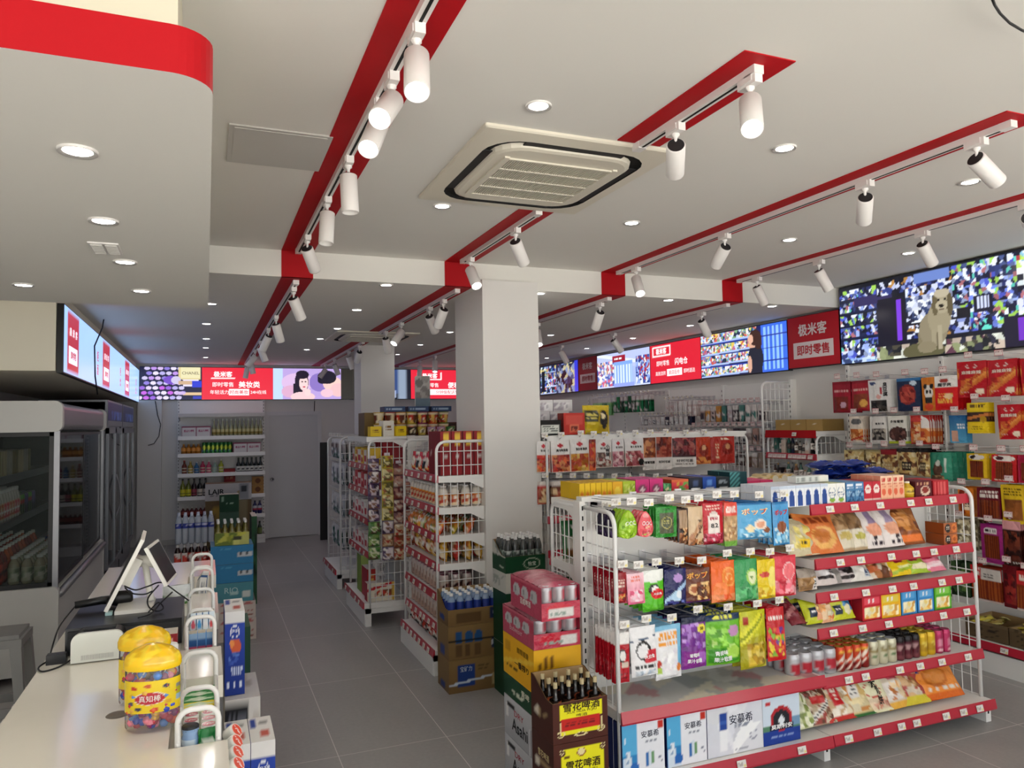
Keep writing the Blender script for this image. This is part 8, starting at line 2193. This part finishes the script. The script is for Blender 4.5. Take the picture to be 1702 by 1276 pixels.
cable([(-.50, 3.06, CT + .01), (-.52, 3.0, CT + .006), (-.50, 2.95, CT + .004), (-.46, 2.98, CT + .004), (-.43, 3.03, CT + .01)], 'black cable looped round the power adapter')
t = tag(G().box(-.03, .03, -.02, .02, 0, .032).obj('power_adapter', M_BLACK, None, (-.475, 3.05, CT)), 'black power adapter block at the left edge of the counter', 'adapter')
tag(G().box(-.012, .012, -.015, .015, 0, .012).obj('usb_plug', mat('pale_blue_plastic', 'a8c8c8', .4), None, (-.34, 3.28, zb)), 'small pale blue plug on the cash drawer', 'plug')
tag(G().lathe([(.006, 0), (.028, 0), (.03, .004), (.03, .05), (.028, .054), (.006, .054)], 20, m=0).obj('paper_roll', mat('white_paper', 'f0eeea', .8), None, (-.165, 2.83, CT), ), 'upright white paper roll behind the lollipop jars', 'paper roll')
tag(G().lathe([(.006, 0), (.028, 0), (.03, .004), (.03, .06), (.028, .064), (.006, .064)], 20).obj('paper_roll', MATS['white_paper'], None, (-.115, 2.88, CT)), 'second white paper roll, closer to the racks, behind the jars', 'paper roll')
put(carton_mesh('cigarette_box', .05, .09, .085, [F('8a1c24'), ('s', .2, .5, .8, .8, 2, 'd8a090')], [F('7a141c')]), 'small_box', 'small dark red box between the jars and the blue boxes', 'box', (-.115, 2.975, CT))
put(bag_mesh('plastic_bag', .12, .10, .05, [F('d8dcdc'), ('c', 0, .0, 1, .6, 14, ['c8d0d0', '4a7a3c', 'e8ecec', '88a880'])], nu=10, nv=10, shape='pillow'), 'plastic_bag', 'crumpled clear bag with green print beyond the till', 'bag', (-.12, 3.80, CT + .09), (.2, 0, .1))

# ---- goods in the counter racks
xl, xr = CTXN + .030, CTX1 - .030
xm = (xl + xr) / 2
y0 = SLOTS[0][0]
zt = CT - .081 + .002
b_, c_ = bottle_parts(.021, .115, '88a8d0', [F('b8d0e8'), ('c', 0, 0, 1, 1, 12, ['d8e8f4', '3a68b0', '88b0d8']), ('r', .1, .2, .2, .8, '141c30')], '16181e', sh=.74, neck=.9, capr=.98, lab=(.1, .72), n=16)
put(b_, 'gum_bottle', 'pale blue gum bottle with a black lid at the near end of the rack', 'bottle', (xl + .021, y0 + .045, zt), (.0, 0, 0), parts=(('cap', c_),))
put(bag_mesh('gum_pack', .045, .10, .022, [F('1c7838'), ('e', .5, .62, .4, .16, 'e8ece0'), ('d', .1, .5, .06, '88c078'), ('s', .2, .1, .8, .3, 2, 'c8e0c0')], nu=8, nv=10), 'gum_pack', 'green gum pack beside the black lidded bottle', 'gum', (xr - .018, y0 + .04, zt + .102), (-.1, 0, .2))
TUB = G().lathe([(.019, 0), (.0215, .003), (.0215, .028), (.020, .034), (0, .035)], 20, None, col='ecebe4').mesh('gum_tub', [M_GLOSS])
def tub(lidc):
    g = G()
    a, b = np.meshgrid(np.linspace(0, 2 * math.pi, 25), np.linspace(0, 1, 6), indexing='ij')
    P = np.stack([.019 * b * np.cos(a), .019 * b * np.sin(a), .0355 + 0 * a], -1)
    u, v = .5 + b * np.cos(a) / 2, .5 + b * np.sin(a) / 2
    g.grid(P, paint([F(lidc), ('o', .5, .5, .5, .5, 'f0ece4', .86), ('s', .2, .42, .8, .62, 2, 'f4e8e0')], u, v), 0, False)
    return g.mesh('tub_lid', [M_GLOSS])


LIDR, LIDG, LIDO = tub('b02438'), tub('3a8a48'), tub('d84830')
n_ = 0
for j in range(4):
    for i in range(2):
        lid = LIDG if (i, j) == (1, 0) else LIDR
        for lv in range(2):
            put(TUB, 'gum_tub', ('white gum tub with a %s lid, %s row from the camera, %s' % ('green' if lid is LIDG else 'red', ORD[j], ('left', 'right')[i])) if lv else 'white gum tub under the top layer in the nearest rack', 'gum', (xl + .020 + i * .046, y0 + .105 + j * .047, zt + lv * .037), (0, 0, 0), None if lv else 'white gum tubs under the top layer', parts=(('lid', lid),))
for k, (a, lab) in enumerate((('e8d838', 'yellow'), ('2a8a40', 'green'), ('2a8a40', 'second green'), ('3a9a4c', 'far green'))):
    put(carton_mesh('gum_box', .088, .042, .075, [F(a), ('e', .5, .5, .3, .3, 'e8f0e0')], [F(a)], [F(a), ('e', .5, .5, .22, .4, 'e8f0e0'), ('s', .1, .2, .9, .8, 2, 'c8e0c0')]), 'gum_box', '%s gum box behind the tubs in the nearest rack' % lab, 'gum', (xm, y0 + .315 + k * .046, zt))
TAG_O = G().lathe([(0, 0), (.024, 0), (.024, .008), (0, .009)], 18, None, col='d84830').mesh('disc', [M_GLOSS])
for k in range(4):
    o = put(TUB, 'gum_tub', 'orange lidded gum tub hung on the aisle side of the rack, %s from the camera' % ORD[k], 'gum', (CTX1 + .004, y0 + .02 + k * .045, .86 + .012 * k), (0, math.pi / 2 - .7, -.5), parts=(('lid', LIDO),))
y0 = SLOTS[1][0]
for k in range(3):
    put(carton_mesh('toothpaste_box', .027, .05, .125, [F('2a5890'), ('r', 0, .5, 1, .62, 'c84858'), ('c', 0, 0, 1, .45, 12, ['3a78b8', '78b0d8', '1c3c70']), ('r', 0, .8, 1, 1, '88a8c8')], [F('1c4478')]), 'toothpaste_box', 'slim blue box, %s from the left in the second counter rack' % ORD[k], 'box', (xl + .014 + k * .030, y0 + .06, zt))
for k in range(4):
    put(carton_mesh('toothbrush_pack', .019, .02, .155, [F('d8e4ec'), ('r', .1, .2, .9, .5, '4a88c8'), ('e', .5, .7, .4, .1, ['d05868', '4a98d0', 'e8e8e8', 'c84848'][k]), ('s', .1, .02, .9, .15, 2, '303030')], [F('b8d0e0')]), 'toothbrush_pack', 'toothbrush pack, %s from the left in the second counter rack' % ORD[k], 'toothbrush', (xl + .012 + k * .0225, y0 + .22, zt), (-.25, 0, 0))
for k in range(3):
    put(carton_mesh('toothpaste_box', .028, .05, .14, [F('3a78b8'), ('r', 0, .4, 1, .6, 'e8f0f4')], [F('2a5c98')]), 'toothpaste_box', 'blue and white box, %s from the left at the back of the second rack' % ORD[k], 'box', (xl + .014 + k * .031, y0 + .33, zt))
y0 = SLOTS[2][0]
for k in range(4):
    a = ['d8d8d4', '2c5080', 'c8c8c4', 'e0e0dc'][k]
    put(carton_mesh('small_box', .03, .13, .13, [F(a), ('s', .2, .2, .8, .8, 4, '8a8c90')], [F(a)], [F(a), ('s', .2, .2, .8, .8, 3, '8a8c90')]), 'small_box', '%s leaning %s packet from the camera in the furthest rack' % (ORD[k], ('white', 'dark blue', 'grey', 'pale')[k]), 'box', (xm - .015 + k * .004, y0 + .09 + k * .06, zt), (-.35, .15, .1))
# white carrier bag with a black strap on the stool
sb = bag_mesh('carrier_bag', .16, .12, .10, [F('e8e6e0'), ('d', .2, .5, .06, '141414'), ('d', .7, -.3, .05, '141414'), ('c', .6, .6, 1, 1, 6, ['d8c080', 'e8e6e0'])], nu=12, nv=12, shape='pillow')
put(sb, 'carrier_bag', 'crumpled white bag with black straps on the grey stool', 'bag', (ST.location.x - .10, ST.location.y + .02, .622 + .118), (0, 0, .4))
